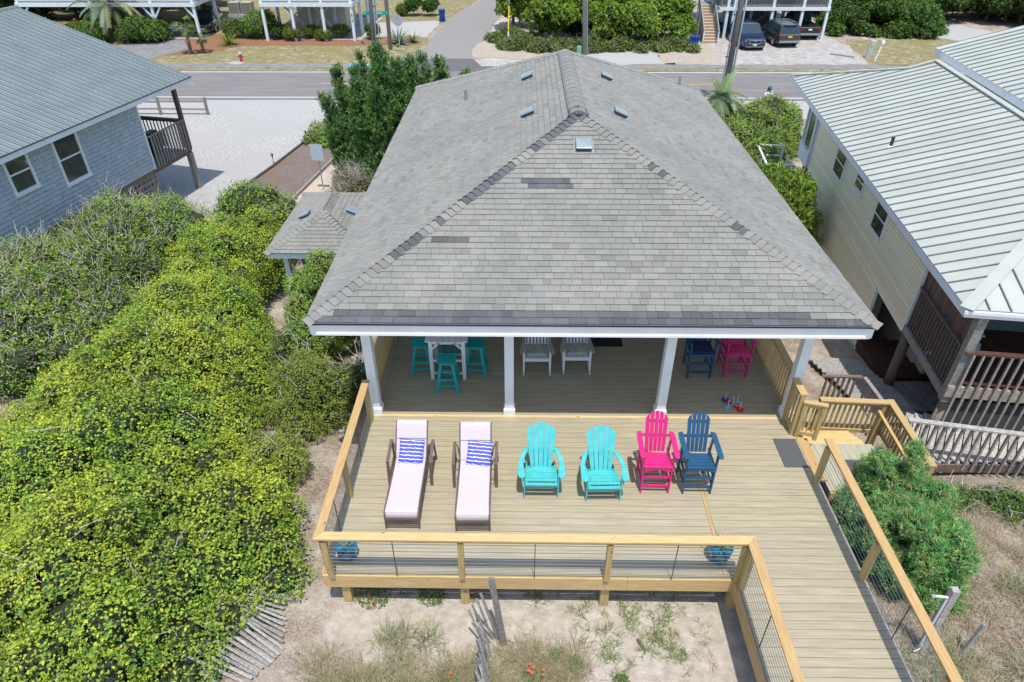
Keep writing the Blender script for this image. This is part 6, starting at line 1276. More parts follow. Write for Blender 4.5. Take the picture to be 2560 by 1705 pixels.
t = thing('utility_pedestal', 'pale grey cylindrical utility pedestal on the far lawn', 'pedestal', (*kk(25.6, 53.5), ZR)); mb = MB(); mb.lathe((0, 0, 0), [(.26, 0), (.26, 1.25), (.24, 1.3), (0, 1.3)], 14); o = mb.build('housing', mat('pedestal_grey', (.42, .46, .42), None, rough=.5), t); o.rotation_euler = (0, R(6), 0)
mb = MB(); mb.box(-.05, .07, -.275, -.262, .9, 1.2); mb.build('warning_sticker', M['yel'], t)
t = thing('utility_pedestal', 'green utility pedestal at the foot of the weathered pole', 'pedestal', (*kk(4.15, 53.5), ZR)); mb = MB(); mb.lathe((0, 0, 0), [(.2, 0), (.2, .8), (.18, .85), (0, .85)], 12); mb.build('housing', mat('pedestal_green', (.16, .38, .27), None, rough=.5), t)
t = thing('log', 'green painted timber lying on the sandy edge of the driveway', 'timber', (*kk(23.9, 54.0), ZR+.05)); mb = MB(); mb.col((.9, 1.2, 1.1)); mb.bar((-.7, .6, 0), (.7, -.6, 0), .16, .12); mb.build('beam', M['weather'], t)
# bins
def bin_(lab, x, y, rz, par='wheelie_bin'):
    t = thing(par, lab, 'bin', (x, y, ZR), rz); B = M['binblue']
    mb = MB(); a, b = (-.24, .24, -.28, .28), (-.30, .30, -.36, .36); v = [(a[0], a[2], .05), (a[1], a[2], .05), (a[1], a[3], .05), (a[0], a[3], .05), (b[0], b[2], 1.0), (b[1], b[2], 1.0), (b[1], b[3], 1.0), (b[0], b[3], 1.0)]; mb.add(v, [(0, 3, 2, 1), (4, 5, 6, 7), (0, 1, 5, 4), (1, 2, 6, 5), (2, 3, 7, 6), (3, 0, 4, 7)]); mb.build('body', B, t, bevel=.02)
    mb = MB(); mb.box(-.33, .33, -.4, .38, 1.0, 1.09); mb.build('lid', B, t, bevel=.03); mb = MB(); mb.tube([(-.28, .42, 1.0), (.28, .42, 1.0)], .022, 8); mb.build('handle', B, t)
    for s in (-1, 1): mb = MB(); mb.tube([(s*.22, .30, .13), (s*.29, .30, .13)], .13, 12); mb.build('wheel', M['black'], t)
bin_('dark blue wheelie bin beside the outside staircase', *kk(13.15, 55.9), R(80)); bin_('dark blue wheelie bin on the gravel by the side street', *kk(-7.47, 67.66), R(5))
# ---------------------------------------------------------------- cars
def loft(mb, rings, cap=True):
    n = len(rings[0]); vs = [p for r in rings for p in r]; fs = [(i*n+k, i*n+(k+1) % n, (i+1)*n+(k+1) % n, (i+1)*n+k) for i in range(len(rings)-1) for k in range(n)]
    if cap: fs += [tuple(range(n))[::-1], tuple((len(rings)-1)*n+k for k in range(n))]
    mb.add(vs, fs)
M['carglass'] = mat('car_glass', (.012, .035, .045), None, rough=.06, spec=.9); M['chrome'] = mat('chrome', (.65, .67, .68), None, rough=.15, metal=1); M['rim'] = mat('rim', (.38, .38, .4), None, rough=.3, metal=.7)
M['hlamp'] = mat('headlight_lens', (.55, .6, .65), None, rough=.1); M['tail'] = mat('tail_light', (.22, .01, .01), None, rough=.2); M['plate_w'] = mat('plate_white', (.65, .68, .7), None, rough=.5); M['plate_y'] = mat('plate_yellow', (.85, .45, .02), None, rough=.5); M['trim'] = mat('dark_trim', (.02, .02, .022), None, rough=.6)
def suv(lab, x, y, rz, paint, plate, group='vehicles at the far right stilt house', rack=False, truck=False, L=4.85, W=1.92, H=1.75, plate_front=True, name='suv', silver=False):
    t = thing(name, lab, 'car', (x, y, ZR+.016), rz, group=None); hw = W/2
    def ring(yy, zb, zt, w0, w1): return [(-w0*.9, yy, zb), (w0*.9, yy, zb), (w0, yy, zb+.12), (w0, yy, zt-.18), (w1, yy, zt-.03), (w1*.92, yy, zt), (-w1*.92, yy, zt), (-w1, yy, zt-.03), (-w0, yy, zt-.18), (-w0, yy, zb+.12)]
    h = L/2; mb = MB()
    bel = 1.08
    loft(mb, [ring(-h, .42, .80, hw*.78, hw*.70), ring(-h+.12, .28, .93, hw*.92, hw*.82), ring(-h+.5, .25, 1.0, hw, hw*.9), ring(-h+1.15, .25, bel, hw, hw*.94), ring(0, .25, bel, hw, hw*.95), ring(h-.9, .25, bel+.02, hw, hw*.95), ring(h-.15, .28, bel, hw*.97, hw*.9), ring(h, .42, bel-.1, hw*.88, hw*.82)])
    mb.build('body', paint, t, smooth=False, bevel=.03)
    y0, y1 = -h+1.2, (h-.12 if not truck else .35); z0, z1 = bel-.01, H; wa, wb = hw*.93, hw*.76
    base = [(-wa, y0, z0), (wa, y0, z0), (wa, y1, z0), (-wa, y1, z0)]; roof = [(-wb, y0+.75, z1-.03), (wb, y0+.75, z1-.03), (wb, y1-.32, z1-.03), (-wb, y1-.32, z1-.03)]
    mb = MB(); mb.add(base+roof+[(0, (y0+y1)/2+.2, z1)], [(0, 1, 5, 4), (1, 2, 6, 5), (2, 3, 7, 6), (3, 0, 4, 7), (4, 5, 8), (5, 6, 8), (6, 7, 8), (7, 4, 8)]); mb.build('cabin', paint, t, bevel=.04)
    def quad(A, B, Cc, D, u0, u1, v0, v1, o=.012):
        A, B, Cc, D = map(Vector, (A, B, Cc, D)); f = lambda u, v: (A.lerp(B, u)).lerp(D.lerp(Cc, u), v); q = [f(u0, v0), f(u1, v0), f(u1, v1), f(u0, v1)]; n = (q[1]-q[0]).cross(q[3]-q[0]).normalized(); return q, n
    def win(name_, A, B, Cc, D, u0, u1, v0, v1, m_=None):
        q, n = quad(A, B, Cc, D, u0, u1, v0, v1); mb = MB(); mb.slab([p+n*.014 for p in q], n, .02); mb.build(name_, m_ or M['carglass'], t)
    win('windscreen', base[0], base[1], roof[1], roof[0], .06, .94, .06, .94)
    win('rear_window', base[2], base[3], roof[3], roof[2], .08, .92, .18, .9)
    for A, B, Cc, D in ((base[1], base[2], roof[2], roof[1]), (base[3], base[0], roof[0], roof[3])):
        rev = A == base[3]
        for u0, u1 in ((.08, .34), (.37, .66), (.69, .92)):
            if rev: u0, u1 = 1-u1, 1-u0
            win('side_window', A, B, Cc, D, u0, u1, .12, .88)
    for s in (-1, 1):
        for yy in (-h+.95, h-1.0):
            mb = MB(); mb.tube([(s*(hw-.10), yy, .40), (s*(hw+.012), yy, .40)], .44, 20); mb.build('wheel_arch', M['trim'], t)
            mb = MB(); mb.tube([(s*(hw-.20), yy, .36), (s*(hw+.03), yy, .36)], .365, 20); wl = mb.build('wheel', M['black'], t); mb = MB(); mb.tube([(s*(hw+.02), yy, .36), (s*(hw+.045), yy, .36)], .235, 14); mb.build('rim', M['rim'], wl)
        mb = MB(); mb.box(s*(hw+.0) if s > 0 else -hw-.2, hw+.2 if s > 0 else -hw, y0+.35, y0+.48, bel-.05, bel+.12); mb.build('wing_mirror', paint, t, bevel=.02)
        mb = MB(); mb.add([(s*hw*.40, -h-.012, .72), (s*hw*.80, -h+.03, .74), (s*hw*.86, -h+.12, .86), (s*hw*.5, -h+.03, .82), (s*hw*.40, -h+.05, .70), (s*hw*.78, -h+.12, .72), (s*hw*.84, -h+.22, .84), (s*hw*.5, -h+.12, .80)], [(0, 1, 2, 3), (7, 6, 5, 4), (0, 4, 5, 1), (1, 5, 6, 2), (2, 6, 7, 3), (3, 7, 4, 0)]); mb.build('headlight', M['hlamp'], t)
        mb = MB(); mb.box(min(s*hw*.62, s*hw*.9), max(s*hw*.62, s*hw*.9), h-.06, h+.015, .80, .98); mb.build('tail_light', M['tail'] if not silver else M['tail'], t)
        mb = MB(); mb.box(min(s*hw*.98, s*(hw+.02)), max(s*hw*.98, s*(hw+.02)), -h+1.45, h-1.5, .28, .42); mb.build('sill_trim', M['trim'], t)
    mb = MB(); mb.add([(-.42, -h-.02, .56), (.42, -h-.02, .56), (.52, -h+.0, .66), (.40, -h-.0, .80), (-.40, -h, .80), (-.52, -h, .66)]+[(-.42, -h+.1, .56), (.42, -h+.1, .56), (.52, -h+.1, .66), (.40, -h+.1, .80), (-.40, -h+.1, .80), (-.52, -h+.1, .66)], [(0, 1, 2, 3, 4, 5)]+[(i, 6+i, 6+(i+1) % 6, (i+1) % 6) for i in range(6)]); g = mb.build('grille', M['trim'], t)
    mb = MB(); pts = [(-.42, .56), (.42, .56), (.53, .67), (.40, .81), (-.40, .81), (-.53, .67), (-.42, .56)]; mb.tube([(a, -h-.025, b) for a, b in pts], .018, 6, cap=False); mb.build('grille_frame', M['chrome'], g)
    mb = MB(); mb.tube([(.07*math.cos(a), -h-.035, .74+.045*math.sin(a)) for a in np.linspace(0, 6.283, 14)], .01, 5); mb.tube([(-.05, -h-.035, .755), (.05, -h-.035, .755)], .009, 5); mb.build('emblem', M['chrome'], g)
    mb = MB(); mb.box(-.16, .16, -h-.03, -h-.01, .42, .54); mb.build('licence_plate', M['plate_w'], t)
    mb = MB(); mb.box(-hw*.75, hw*.75, -h-.02, -h+.15, .30, .36); mb.build('front_lip', M['rim'], t)
    mb = MB(); mb.box(-.16, .16, h+.004, h+.02, .80, .93); mb.build('licence_plate', plate, t)
    mb = MB(); mb.box(-hw*.9, hw*.9, h-.1, h+.07, .42, .58); mb.build('rear_bumper', M['rim'] if silver else paint, t, bevel=.02); mb = MB(); mb.box(-hw*.8, hw*.8, h-.02, h+.02, 1.0, 1.035); mb.build('trim_strip', M['chrome'], t)
    for z_ in (.62,):
        for s in (-1, 1): mb = MB(); mb.box(min(s*.85, s*.95)*hw/.96, max(s*.85, s*.95)*hw/.96, -.7, .5, 1.0, 1.02); mb.build('door_handle', M['chrome'], t)
    if rack:
        for s in (-1, 1): mb = MB(); mb.tube([(s*wb*.85, y0+.9, z1+.0), (s*wb*.85, y0+1.0, z1+.07), (s*wb*.85, y1-.6, z1+.07), (s*wb*.85, y1-.5, z1)], .02, 6); mb.build('roof_rail', M['chrome'], t)
        for yy in (y0+1.2, y0+1.8, y1-.9): mb = MB(); mb.bar((-wb*.85, yy, z1+.08), (wb*.85, yy, z1+.08), .05, .03); mb.build('crossbar', M['chrome'], t)
        mb = MB(); mb.box(-wb*.7, wb*.7, y1-.45, y1-.1, z1-.06, z1-.02); mb.build('spoiler', paint, t)
    return t
M['p_navy'] = mat('navy_paint', (.004, .016, .06), None, rough=.22, coat=.8); M['p_grey'] = mat('charcoal_paint', (.028, .036, .045), None, rough=.25, coat=.7); M['p_black'] = mat('black_paint', (.006, .009, .011), None, rough=.25, coat=.6)
suv('dark navy suv with a chrome grille parked facing the road', 18.75, 61.3, R(1), M['p_navy'], M['plate_w'])
suv('charcoal suv with a roof rack and yellow plate, rear to the road', 21.75, 62.4, R(184), M['p_grey'], M['plate_y'], rack=True, silver=True)
suv('black pickup truck in deep shade under the right stilt house', 24.6, 65.8, R(180), M['p_black'], M['plate_w'], truck=True, L=5.6, W=2.0, H=1.9, name='pickup_truck', silver=True)
suv('dark car parked in the shade under the far left stilt house', -29.2, 67.5, R(8), M['p_black'], M['plate_w'])
t = thing('kayak', 'blue kayak leaning in the shade behind the outside stairs', 'kayak', (17.6, 66.5, ZR+.05), R(15)); mb = MB(); mb.tube([(-1.6, 0, .5), (-1.1, 0, .45), (0, 0, .4), (1.1, 0, .45), (1.6, 0, .5)], [.03, .3, .42, .3, .03], 10); mb.build('hull', mat('blue_hull', (.01, .08, .35), None, rough=.4), t, smooth=True); mb = MB(); mb.lathe((0, 0, .7), [(.3, 0), (.28, .11), (.22, .11), (0, .05)], 12); mb.build('cockpit', M['trim'], t)
# ---------------------------------------------------------------- stilt houses
M['stiltw'] = mat('stilt_white', (.60, .66, .68), (.68, .73, .74), 3, .6); M['creamwall'] = mat('pale_cream_wall', (.58, .55, .40), (.62, .59, .45), 2, .7); M['roofd'] = mat('grey_far_roof', (.25, .25, .24), (.3, .3, .29), 4, .9)
def stilt(name, lab, x0, x1, y0, y1, zb, posts, back, body, deckd=2.4, bal='stiltw', front_bal=True, topz=5.8, th=.32, gap=.16):
    cx = (x0+x1)/2; t = thing(name, lab, 'house', (cx, (y0+y1)/2, ZR), off=(-cx, -(y0+y1)/2, -ZR)); W = M['stiltw']
    def B(nm, a, m_=W, par=t): mb = MB(); mb.box(*a); return mb.build(nm, m_, par)
    B('deck_beam', (x0-.1, x1+.1, y0-.06, y0+.0, zb, zb+th)); B('side_beam', (x0-.12, x0-.06, y0+.01, y1, zb, zb+th)); B('side_beam', (x1+.06, x1+.12, y0+.01, y1, zb, zb+th)); B('deck_floor', (x0-.05, x1+.05, y0+.01, y1, zb+th-.06, zb+th-.01), M['weather'])
    for x in posts: B('post', (x-.11, x+.11, y0+.005, y0+.225, ZR, zb+th-.07 if not front_bal else zb+th+1.05))
    for (x, y) in back: B('post', (x-.12, x+.12, y-.12, y+.12, ZR, zb+th-.07))
    zr = zb+th
    for zz, hh in ((zr+.1, .05), (zr+1.0, .06)): B('deck_rail', (x0, x1, y0+.08, y0+.14, zz, zz+hh), M[bal])
    n = int((x1-x0)/gap)
    for i in range(n): x = x0+(i+.5)*(x1-x0)/n; B('baluster', (x-.022, x+.022, y0+.09, y0+.13, zr+.15, zr+1.0), M[bal])
    for xx in (x0+.03, x1-.03):
        B('deck_rail', (xx-.03, xx+.03, y0+.15, y0+deckd, zr+1.0, zr+1.06), M[bal])
        for i in range(int(deckd/.2)): yy = y0+.2+i*.2; B('baluster', (xx-.02, xx+.02, yy-.02, yy+.02, zr+.02, zr+1.0), M[bal])
    B('wall', (x0, x1, y0+deckd, y1, zr, zr+2.8), M[body]); 
    mb = MB(); ex = .5; mb.add([(x0-ex, y0-.2, zr+2.8), (x1+ex, y0-.2, zr+2.8), (x1+ex, y1+ex, zr+2.8), (x0-ex, y1+ex, zr+2.8), (cx, y0+3.5, zr+4.6), (cx, y1-2.5, zr+4.6)], [(0, 1, 4), (1, 2, 5, 4), (2, 3, 5), (3, 0, 4, 5), (0, 3, 2, 1)]); mb.build('roof', M['roofd'], t)
    for i in range(3): xx = x0+(x1-x0)*(i+.5)/3; f = B('window', (xx-.6, xx+.6, y0+deckd-.04, y0+deckd-.001, zr+.8, zr+2.2)); B('pane', (xx-.52, xx+.52, y0+deckd-.055, y0+deckd-.041, zr+.88, zr+2.12), M['glass'], f)
    return t, B
def xbrace(t, a, b, y, z0, z1, m_, wd=.14):
    for p, q in (((a, y, z0), (b, y, z1)), ((b, y+.05, z0), (a, y+.05, z1))): mb = MB(); mb.bar(p, q, .05, wd); mb.build('cross_brace', m_, t)
def vbrace(t, x, y, z, s, m_, dy=0, l_=.75): mb = MB(); mb.bar((x, y, z-l_-.25), (x+s*l_, y+dy*l_, z-.03), .12, .14, upv=(0, 1, 0)); mb.build('knee_brace', m_, t)
X0, Y0 = kk(-21.0, 59.1); X1 = -13.75*K
h6, B6 = stilt('stilt_house', 'white posted stilt house numbered 614 behind the round bushes', X0, X1, Y0, Y0+11, -.48, [X0+.05, -18.62*K, -16.15*K, X1-.05], [(X0+.3, Y0+3.2), (-18.7*K+.6, Y0+3.6), (-16.0*K, Y0+3.6), (X0+.3, Y0+7), (X1, Y0+3.2), (X1, Y0+6.5), (X1, Y0+10)], 'creamwall')
xbrace(h6, X0+.3, -18.7*K+.6, Y0+3.4, ZR+.2, -.5, M['stiltw']); xbrace(h6, -18.7*K+.6, -16.0*K, Y0+3.4, ZR+.2, -.5, M['stiltw'])
B6('storage_wall', (-19.3*K, -15.2*K, Y0+4.0, Y0+8, ZR, -.3), M['creamwall']); B6('slab', (X0+2, X1+.5, Y0+.4, Y0+11, ZR+.01, ZR+.05), M['conc'])
for i, ch in enumerate('614'):
    o = text_obj(ch, .30, M['metal_d'], None, (0, 0, 0)); o.parent = h6; o.name = 'house_number'; o.location = Vector((X1-.05, Y0-.005, -1.12-.24*i))+Vector(off(h6)); 
X0b, X1b, Yb = -41*K, -26.6*K, 59.6*K
hl_, BL = stilt('stilt_house', 'large white railed stilt house at the top left behind the pindo palm', X0b, X1b, Yb, Yb+12, -.57, [X0b+.1, -35*K, -30.1*K, X1b-.1], [(-37*K, Yb+5), (-33*K, Yb+5), (-28.7*K, Yb+4.5), (X1b-.1, Yb+4.5), (X1b, Yb+9), (-30*K, Yb+9)], 'creamwall', gap=.18)
for x in (X0b+.1, -30.1*K): vbrace(hl_, x, Yb+.1, -.57, 1, M['stiltw'])
for x in (-30.1*K, X1b-.1): vbrace(hl_, x, Yb+.1, -.57, -1, M['stiltw'])
BL('slab', (-31*K, X1b, Yb+.2, Yb+11, ZR+.01, ZR+.06), M['conc'])
ac = thing('air_conditioner', 'pair of beige air conditioner units on a raised platform beside the stilt house', 'air conditioner', (-24.6*K, 64.5*K, ZR))
mb = MB(); mb.box(-1.2, 1.3, -.6, .6, 1.0, 1.25); mb.build('platform', M['conc'], ac)
for x in (-.6, .55): mb = MB(); mb.box(x-.48, x+.48, -.45, .45, 1.26, 2.25); u_ = mb.build('unit', mat('beige_metal', (.36, .35, .29), None, rough=.6), ac, bevel=.03); mb = MB(); [mb.box(x-.42, x+.42, -.465, -.452, 1.36+i*.1, 1.38+i*.1) for i in range(9)]; mb.build('vent_louvers', M['trim'], u_)
for x in (-1.0, 1.1):
    for y in (-.45, .45): mb = MB(); mb.bar((x, y, 0), (x, y, 1.0), .12, .12, upv=(0, 1, 0)); mb.build('leg', M['stiltw'], ac)
wb_ = thing('bench', 'white bench in the shade under the far left stilt house', 'bench', (-29.2*K, 60.9*K, ZR+.06)); mb = MB(); mb.box(-.6, .6, -.2, .2, .42, .46); mb.build('seat', M['whiter'], wb_); mb = MB(); mb.box(-.6, .6, .2, .24, .5, .9); mb.build('backrest', M['whiter'], wb_)
for x in (-.55, .55):
    for y in (-.17, .17): mb = MB(); mb.box(x-.03, x+.03, y-.03, y+.03, 0, .42); mb.build('leg', M['whiter'], wb_)
X0c, X1c, Yc = 15.9*K, 24.55*K, 60.0*K
hr_, BR = stilt('stilt_house', 'stilt house with cars parked underneath and a wooden staircase', X0c, X1c, Yc, Yc+11, -.92, [X0c+.6, 17.0*K+.0, 20.1*K, 22.5*K, X1c-.05], [(17.2*K, Yc+4), (19.8*K, Yc+5), (22.6*K, Yc+5), (X1c-.2, Yc+4.5), (X1c-.2, Yc+9), (X0c, Yc+6)], 'tealwall', bal='weather', th=.27, gap=.17)
for a, b in ((17.2*K, 19.8*K), (19.8*K, 22.6*K)): xbrace(hr_, a, b, Yc+4.9, ZR+.2, -1.0, M['weather'])
BR('storage_wall', (18.5*K, 22.4*K, Yc+6.2, Yc+9, ZR, -.95), M['weather_d'])
M['banner'] = mat('banner_blue', (.45, .70, .78), (.6, .8, .85), 3, .6)
t = thing('banner', 'pale blue sign board hung on the deck rail of the right stilt house', 'sign', (20.9*K, Yc-.03, .25)); mb = MB(); mb.box(-.95, .95, -.03, 0, -.05, .55); mb.build('board', M['banner'], t); mb = MB(); mb.box(-.3, .8, -.05, -.032, -.16, .02); mb.build('lower_board', M['whiter'], t)
stx = thing('outside_staircase', 'tall straight wooden staircase with pale treads left of the parked navy suv', 'staircase', (*kk(15.0, 58.4), ZR), off=(0, 0, 0))
N_t = 13
for i in range(N_t):
    z = .19*(i+1); y = .27*i; mb = MB(); mb.col((1.7, 1.7, 1.65)); mb.box(-.52, .52, y-.03, y+.28, z-.04, z); mb.build('tread', M['weather'], stx); mb = MB(); mb.col((1.15, 1.1, 1.1)); mb.box(-.52, .52, y, y+.02, z-.19, z-.042); mb.build('riser', M['pine_x'], stx)
for s in (-1, 1):
    mb = MB(); mb.bar((s*.56, -.1, .05), (s*.56, N_t*.27, N_t*.19-.05), .05, .3); mb.build('stringer', M['weather'], stx); mb = MB(); mb.bar((s*.62, -.1, 1.0), (s*.62, N_t*.27, N_t*.19+.9), .09, .05); mb.build('handrail', M['weather'], stx)
    for i in range(4): mb = MB(); y = -.05+i*1.15; mb.bar((s*.62, y, 0), (s*.62, y, 1.0+y*.7), .09, .09, upv=(0, 1, 0)); mb.build('post', M['stiltw'] if i != 1 else M['weather'], stx)
    for i in range(22): mb = MB(); y = .05+i*.155; mb.bar((s*.62, y, .1+y*.7), (s*.62, y, .98+y*.7), .035, .035, upv=(0, 1, 0)); mb.build('baluster', M['weather'], stx)
mb = MB(); mb.box(-1.9, 1.2, 3.55, 5.2, N_t*.19-.06, N_t*.19); mb.build('landing', M['weather'], stx)
for x in (-1.8, 1.1):
    for y in (3.6, 5.1): mb = MB(); mb.bar((x, y, 0), (x, y, 3.4), .14, .14, upv=(0, 1, 0)); mb.build('post', M['stiltw'], stx)
# ---------------------------------------------------------------- far shrubs
def shp(lab, x, y, rx, ry, h, n, cols, name='round_shrub', group=None, leaf=.13, tip=None, k=10, z0=ZR, core='core', asp=.6, hole=.02):
    S = [(x+rnd(-1, 1)*rx*.45, y+rnd(-1, 1)*ry*.45, z0+h*rnd(.3, .6), min(rx, ry, h)*rnd(.42, .6)) for i in range(k)]
    bush(name, lab, 'shrub', S, n, leaf, asp, cols, tip=tip, group=group, core=core, hole=hole, clump=.25, depth=.15, corer=.88)
OL = [(.14, .19, .03), (.11, .16, .03), (.19, .22, .04)]; DG = [(.06, .13, .025), (.09, .17, .03), (.045, .10, .02)]
for x, lb in ((-18.9, 'first'), (-17.55, 'second'), (-16.35, 'third'), (-14.95, 'fourth')): shp('clipped round olive bush, %s from the left in front of the 614 house' % lb, x*K, 59.6*K+(.5 if lb in ('second', 'fourth') else -.1), 1.0, .8, 1.25, 3400, OL, group='round clipped bushes', leaf=.1)
shp('large pale green clipped bush left of the white corner post', -21.9*K, 60.6*K, 1.7, 1.5, 2.4, 9500, [(.13, .22, .04), (.10, .18, .035), (.20, .28, .08)], leaf=.13, k=16)
shp('dark oleander bush at the foot of the left white post with brown plumes', -20.1*K, 59.9*K, .95, .8, 1.5, 3800, DG, leaf=.13)
shp('green shrub between the sago palm and the big clipped bush', -23.0*K, 60.3*K, 1.0, .9, 1.5, 3400, DG, leaf=.14)
shp('yellowish bushy palm like shrub behind the sago palm', -24.3*K, 60.6*K, 1.1, .9, 1.7, 4000, [(.15, .2, .05), (.09, .16, .04)], leaf=.28, asp=.2)
shp('dark green shrub right of the 614 post', -12.35*K, 59.8*K, .75, .7, 1.5, 2800, DG, leaf=.13)
shp('leafy mound under the pindo palm beside the left driveway', -31.0*K, 59.0*K, 2.6, 1.6, 1.9, 12000, [(.09, .17, .03), (.13, .20, .04), (.06, .12, .02)], leaf=.17, k=26)
shp('lower shrub mass hidden behind the blue metal roof', -35.2*K, 58.2*K, 2.6, 1.6, 1.5, 9000, [(.10, .18, .03), (.14, .20, .04)], leaf=.17, k=20)
shp('small round bush beside the gravel driveway', -11.4*K, 70.5*K, .9, .8, 1.2, 2000, OL, leaf=.14); shp('taller leafy bush left of the blue bin', -10.5*K, 70.6*K, 1.0, .9, 2.4, 3400, DG, leaf=.18); shp('dense dark bush nearest the blue bin', -8.9*K, 70.6*K, 1.1, .9, 2.3, 3600, DG, leaf=.16)
RD = mat('red_flowers', (.65, .02, .04), None, rough=.7)
t = thing('red_flower_shrub', 'bright red flowering plant behind the far left roof edge', 'flower', (*kk(-36.9, 60.5), ZR)); S_ = np.random.randn(500, 3)*[.35, .3, .25]+[0, 0, .9]; leaf_mesh('petals', S_, np.random.randn(500, 3), .16, .8, np.tile([[.70, .015, .03]], (500, 1))*np.random.uniform(.7, 1.2, (500, 1)), t, kind='stuff'); S_ = np.random.randn(400, 3)*[.4, .35, .3]+[0, 0, .45]; leaf_mesh('foliage', S_, np.random.randn(400, 3), .16, .5, pal(400, DG, [1, 1, 1]), t, kind='stuff')
# big far bush cluster and thickets
def mass(lab, pts, h, n, cols, leaf, tip=None, name='shrub_mass', cat='shrub', r=(.6, 1.1), step=1.0, z0=ZR, core='core', hole=.04, vary=.5, group=None, drop=.9, twigs=0):
    S = poly_spheres([(a*K, b*K) for a, b in pts], lambda x, y: z0+h+vary*math.sin(x*.9+y*1.3)+vary*.5*math.sin(x*2.1-y), r=r, step=step, drop=drop); bush(name, lab, cat, S, n, leaf, .6, cols, tip=tip, core=core, hole=hole, group=group, corer=.85, twigs=twigs)
    return S
mass('wide rounded dark green bush mass right of the parked cars', [(25.9, 61.2), (34.3, 60.2), (35.3, 63.5), (33.5, 67), (27.5, 66.5), (25.8, 64)], 3.1, 26000, [(.07, .14, .025), (.045, .095, .02), (.10, .18, .03)], .24, tip=((.15, .24, .04), .3), hole=.02)
TC = [(.13, .22, .03), (.09, .17, .028), (.18, .28, .035), (.24, .33, .04)]
# thicket across the road: separate trees in front rows
def tree(lab, x, y, h, rad, n, cols, leaf, tip=None, group='trees in the thicket across the road', seed_=0, name='leafy_tree', low=.25):
    S = []
    for i in range(int(16+rad*9)):
        a, q = rnd(0, 2*PI), rnd(0, 1)**.5; t_ = rnd(low, 1); w_ = math.sin(PI*min(1, .25+.65*t_)); rr_ = rnd(.5, .85)*rad/2.2; S.append((x+math.cos(a)*q*rad*w_, y+math.sin(a)*q*rad*w_, ZR+(h-rr_)*t_, rr_))
    t = bush(name, lab, 'tree', S, n, leaf, .55, cols, tip=tip, group=group, hole=.05, corer=.8)
    o = off(t); mb = MB(); mb.tube([(x, y, ZR-.2), (x+.1, y, ZR+h*.4), (x, y, ZR+h*.8)], [.2, .15, .05], 7); mb.build('trunk', M['trunk'], t); return t
FT = 'leafy green tree in the thicket across the road'
tr1 = tree('bright green tree at the left end of the thicket by the side street', -.3*K, 64.5*K, 5.6, 2.4, 12000, [(.14, .25, .03), (.10, .18, .028), (.20, .30, .04)], .26, tip=((.28, .36, .05), .4))
tr2 = tree('broad yellow green tree in the thicket left of the weathered pole', 2.6*K, 60.0*K, 5.0, 2.6, 14000, [(.15, .24, .025), (.09, .17, .022), (.20, .28, .03)], .25, tip=((.28, .35, .04), .4))
tr3 = tree('large green tree in the thicket right of the weathered pole', 7.8*K, 59.0*K, 4.8, 2.9, 17000, TC, .26, tip=((.22, .28, .03), .4))
tr4 = tree('darker green tree at the right end of the thicket near the staircase', 11.3*K, 59.5*K, 4.2, 2.4, 13000, TC, .26, tip=((.2, .27, .03), .35))
cedar('blue green cedar rising behind the pole in the middle of the thicket', 5.2*K, 63*K, 2.6, 2.6, 22000, ZR, 8, size=.5, cols=[(.045, .11, .035), (.03, .08, .03), (.07, .14, .05)])
def put(src, x, y, s, rz, label, group): c = copy_tree(src); c.location = (x, y, ZR+(src.location.z-ZR)*s); c.scale = (s, s, s); c.rotation_euler.z = rz; c['label'] = label; c['group'] = group; return c
BG = 'background trees behind the thicket'
for i, (x, y, s, q) in enumerate(((0, 73, 1.1, 1), (3.5, 70, 1.1, 2), (7, 68, 1.15, 3), (10.8, 67, 1.1, 4), (4.5, 79, 1.2, 2), (9, 77, 1.2, 3), (13, 76, 1.2, 4), (-1, 83, 1.2, 1), (8, 86, 1.3, 2), (14, 86, 1.3, 1))): put((tr1, tr2, tr3, tr4)[q-1], x*K, y*K, s, i*1.3, 'leafy tree in the background behind the roadside thicket', BG)
# low scrub at the foot
mass('low mixed scrub along the foot of the thicket', [(-3.0, 60.3), (-1.5, 55.6), (2.5, 54.6), (6.5, 55.0), (13.2, 55.2), (13, 57.8), (3, 57.8), (-1.2, 62)], .9, 22000, [(.12, .20, .035), (.16, .22, .05), (.08, .14, .03), (.19, .17, .08)], .18, core='core', r=(.3, .65), step=.7, hole=.06, vary=.35, twigs=250)
# dark wood at top right, left and behind
dk = tree('dark green tree in the wood beyond the gravel track', 44*K, 68*K, 5.6, 3.4, 14000, [(.045, .085, .018), (.03, .06, .015), (.07, .11, .022)], .34, group='trees of the dark wood at the top right', name='dark_tree', tip=((.10, .14, .03), .3))
DK = 'trees of the dark wood at the top right'
i = 0
for y in (64.5, 70, 76, 83, 90):
    for x in np.arange(40 if y < 70 else 38.5, 78, 4.6):
        if y < 66 and x < 43: continue
        i += 1; put(dk, (x+rnd(-1, 1))*K, (y+rnd(-1.5, 1.5)+(58-x)*.0)*K, rnd(.85, 1.2), rnd(0, 6), 'dark green tree in the wood beyond the gravel track', DK)
for (x, y) in ((28.5, 78), (31, 84), (26.5, 84), (24, 80), (28, 72.5), (32.0, 70), (30, 90), (20, 88), (35, 95)): put(dk, x*K, y*K, rnd(.9, 1.1), rnd(0, 6), 'dark tree behind the right stilt house', 'dark trees behind the right stilt house')
for (x, y) in ((-44, 63), (-47, 67), (-42, 69), (-50, 62), (-52, 70), (-46, 75), (-56, 66), (-38, 73), (-58, 76), (-40, 80), (-33, 76), (-50, 82)): put(dk, x*K, y*K, rnd(.8, 1.05), rnd(0, 6), 'dark tree around the far left stilt house', 'dark trees at the top left corner')
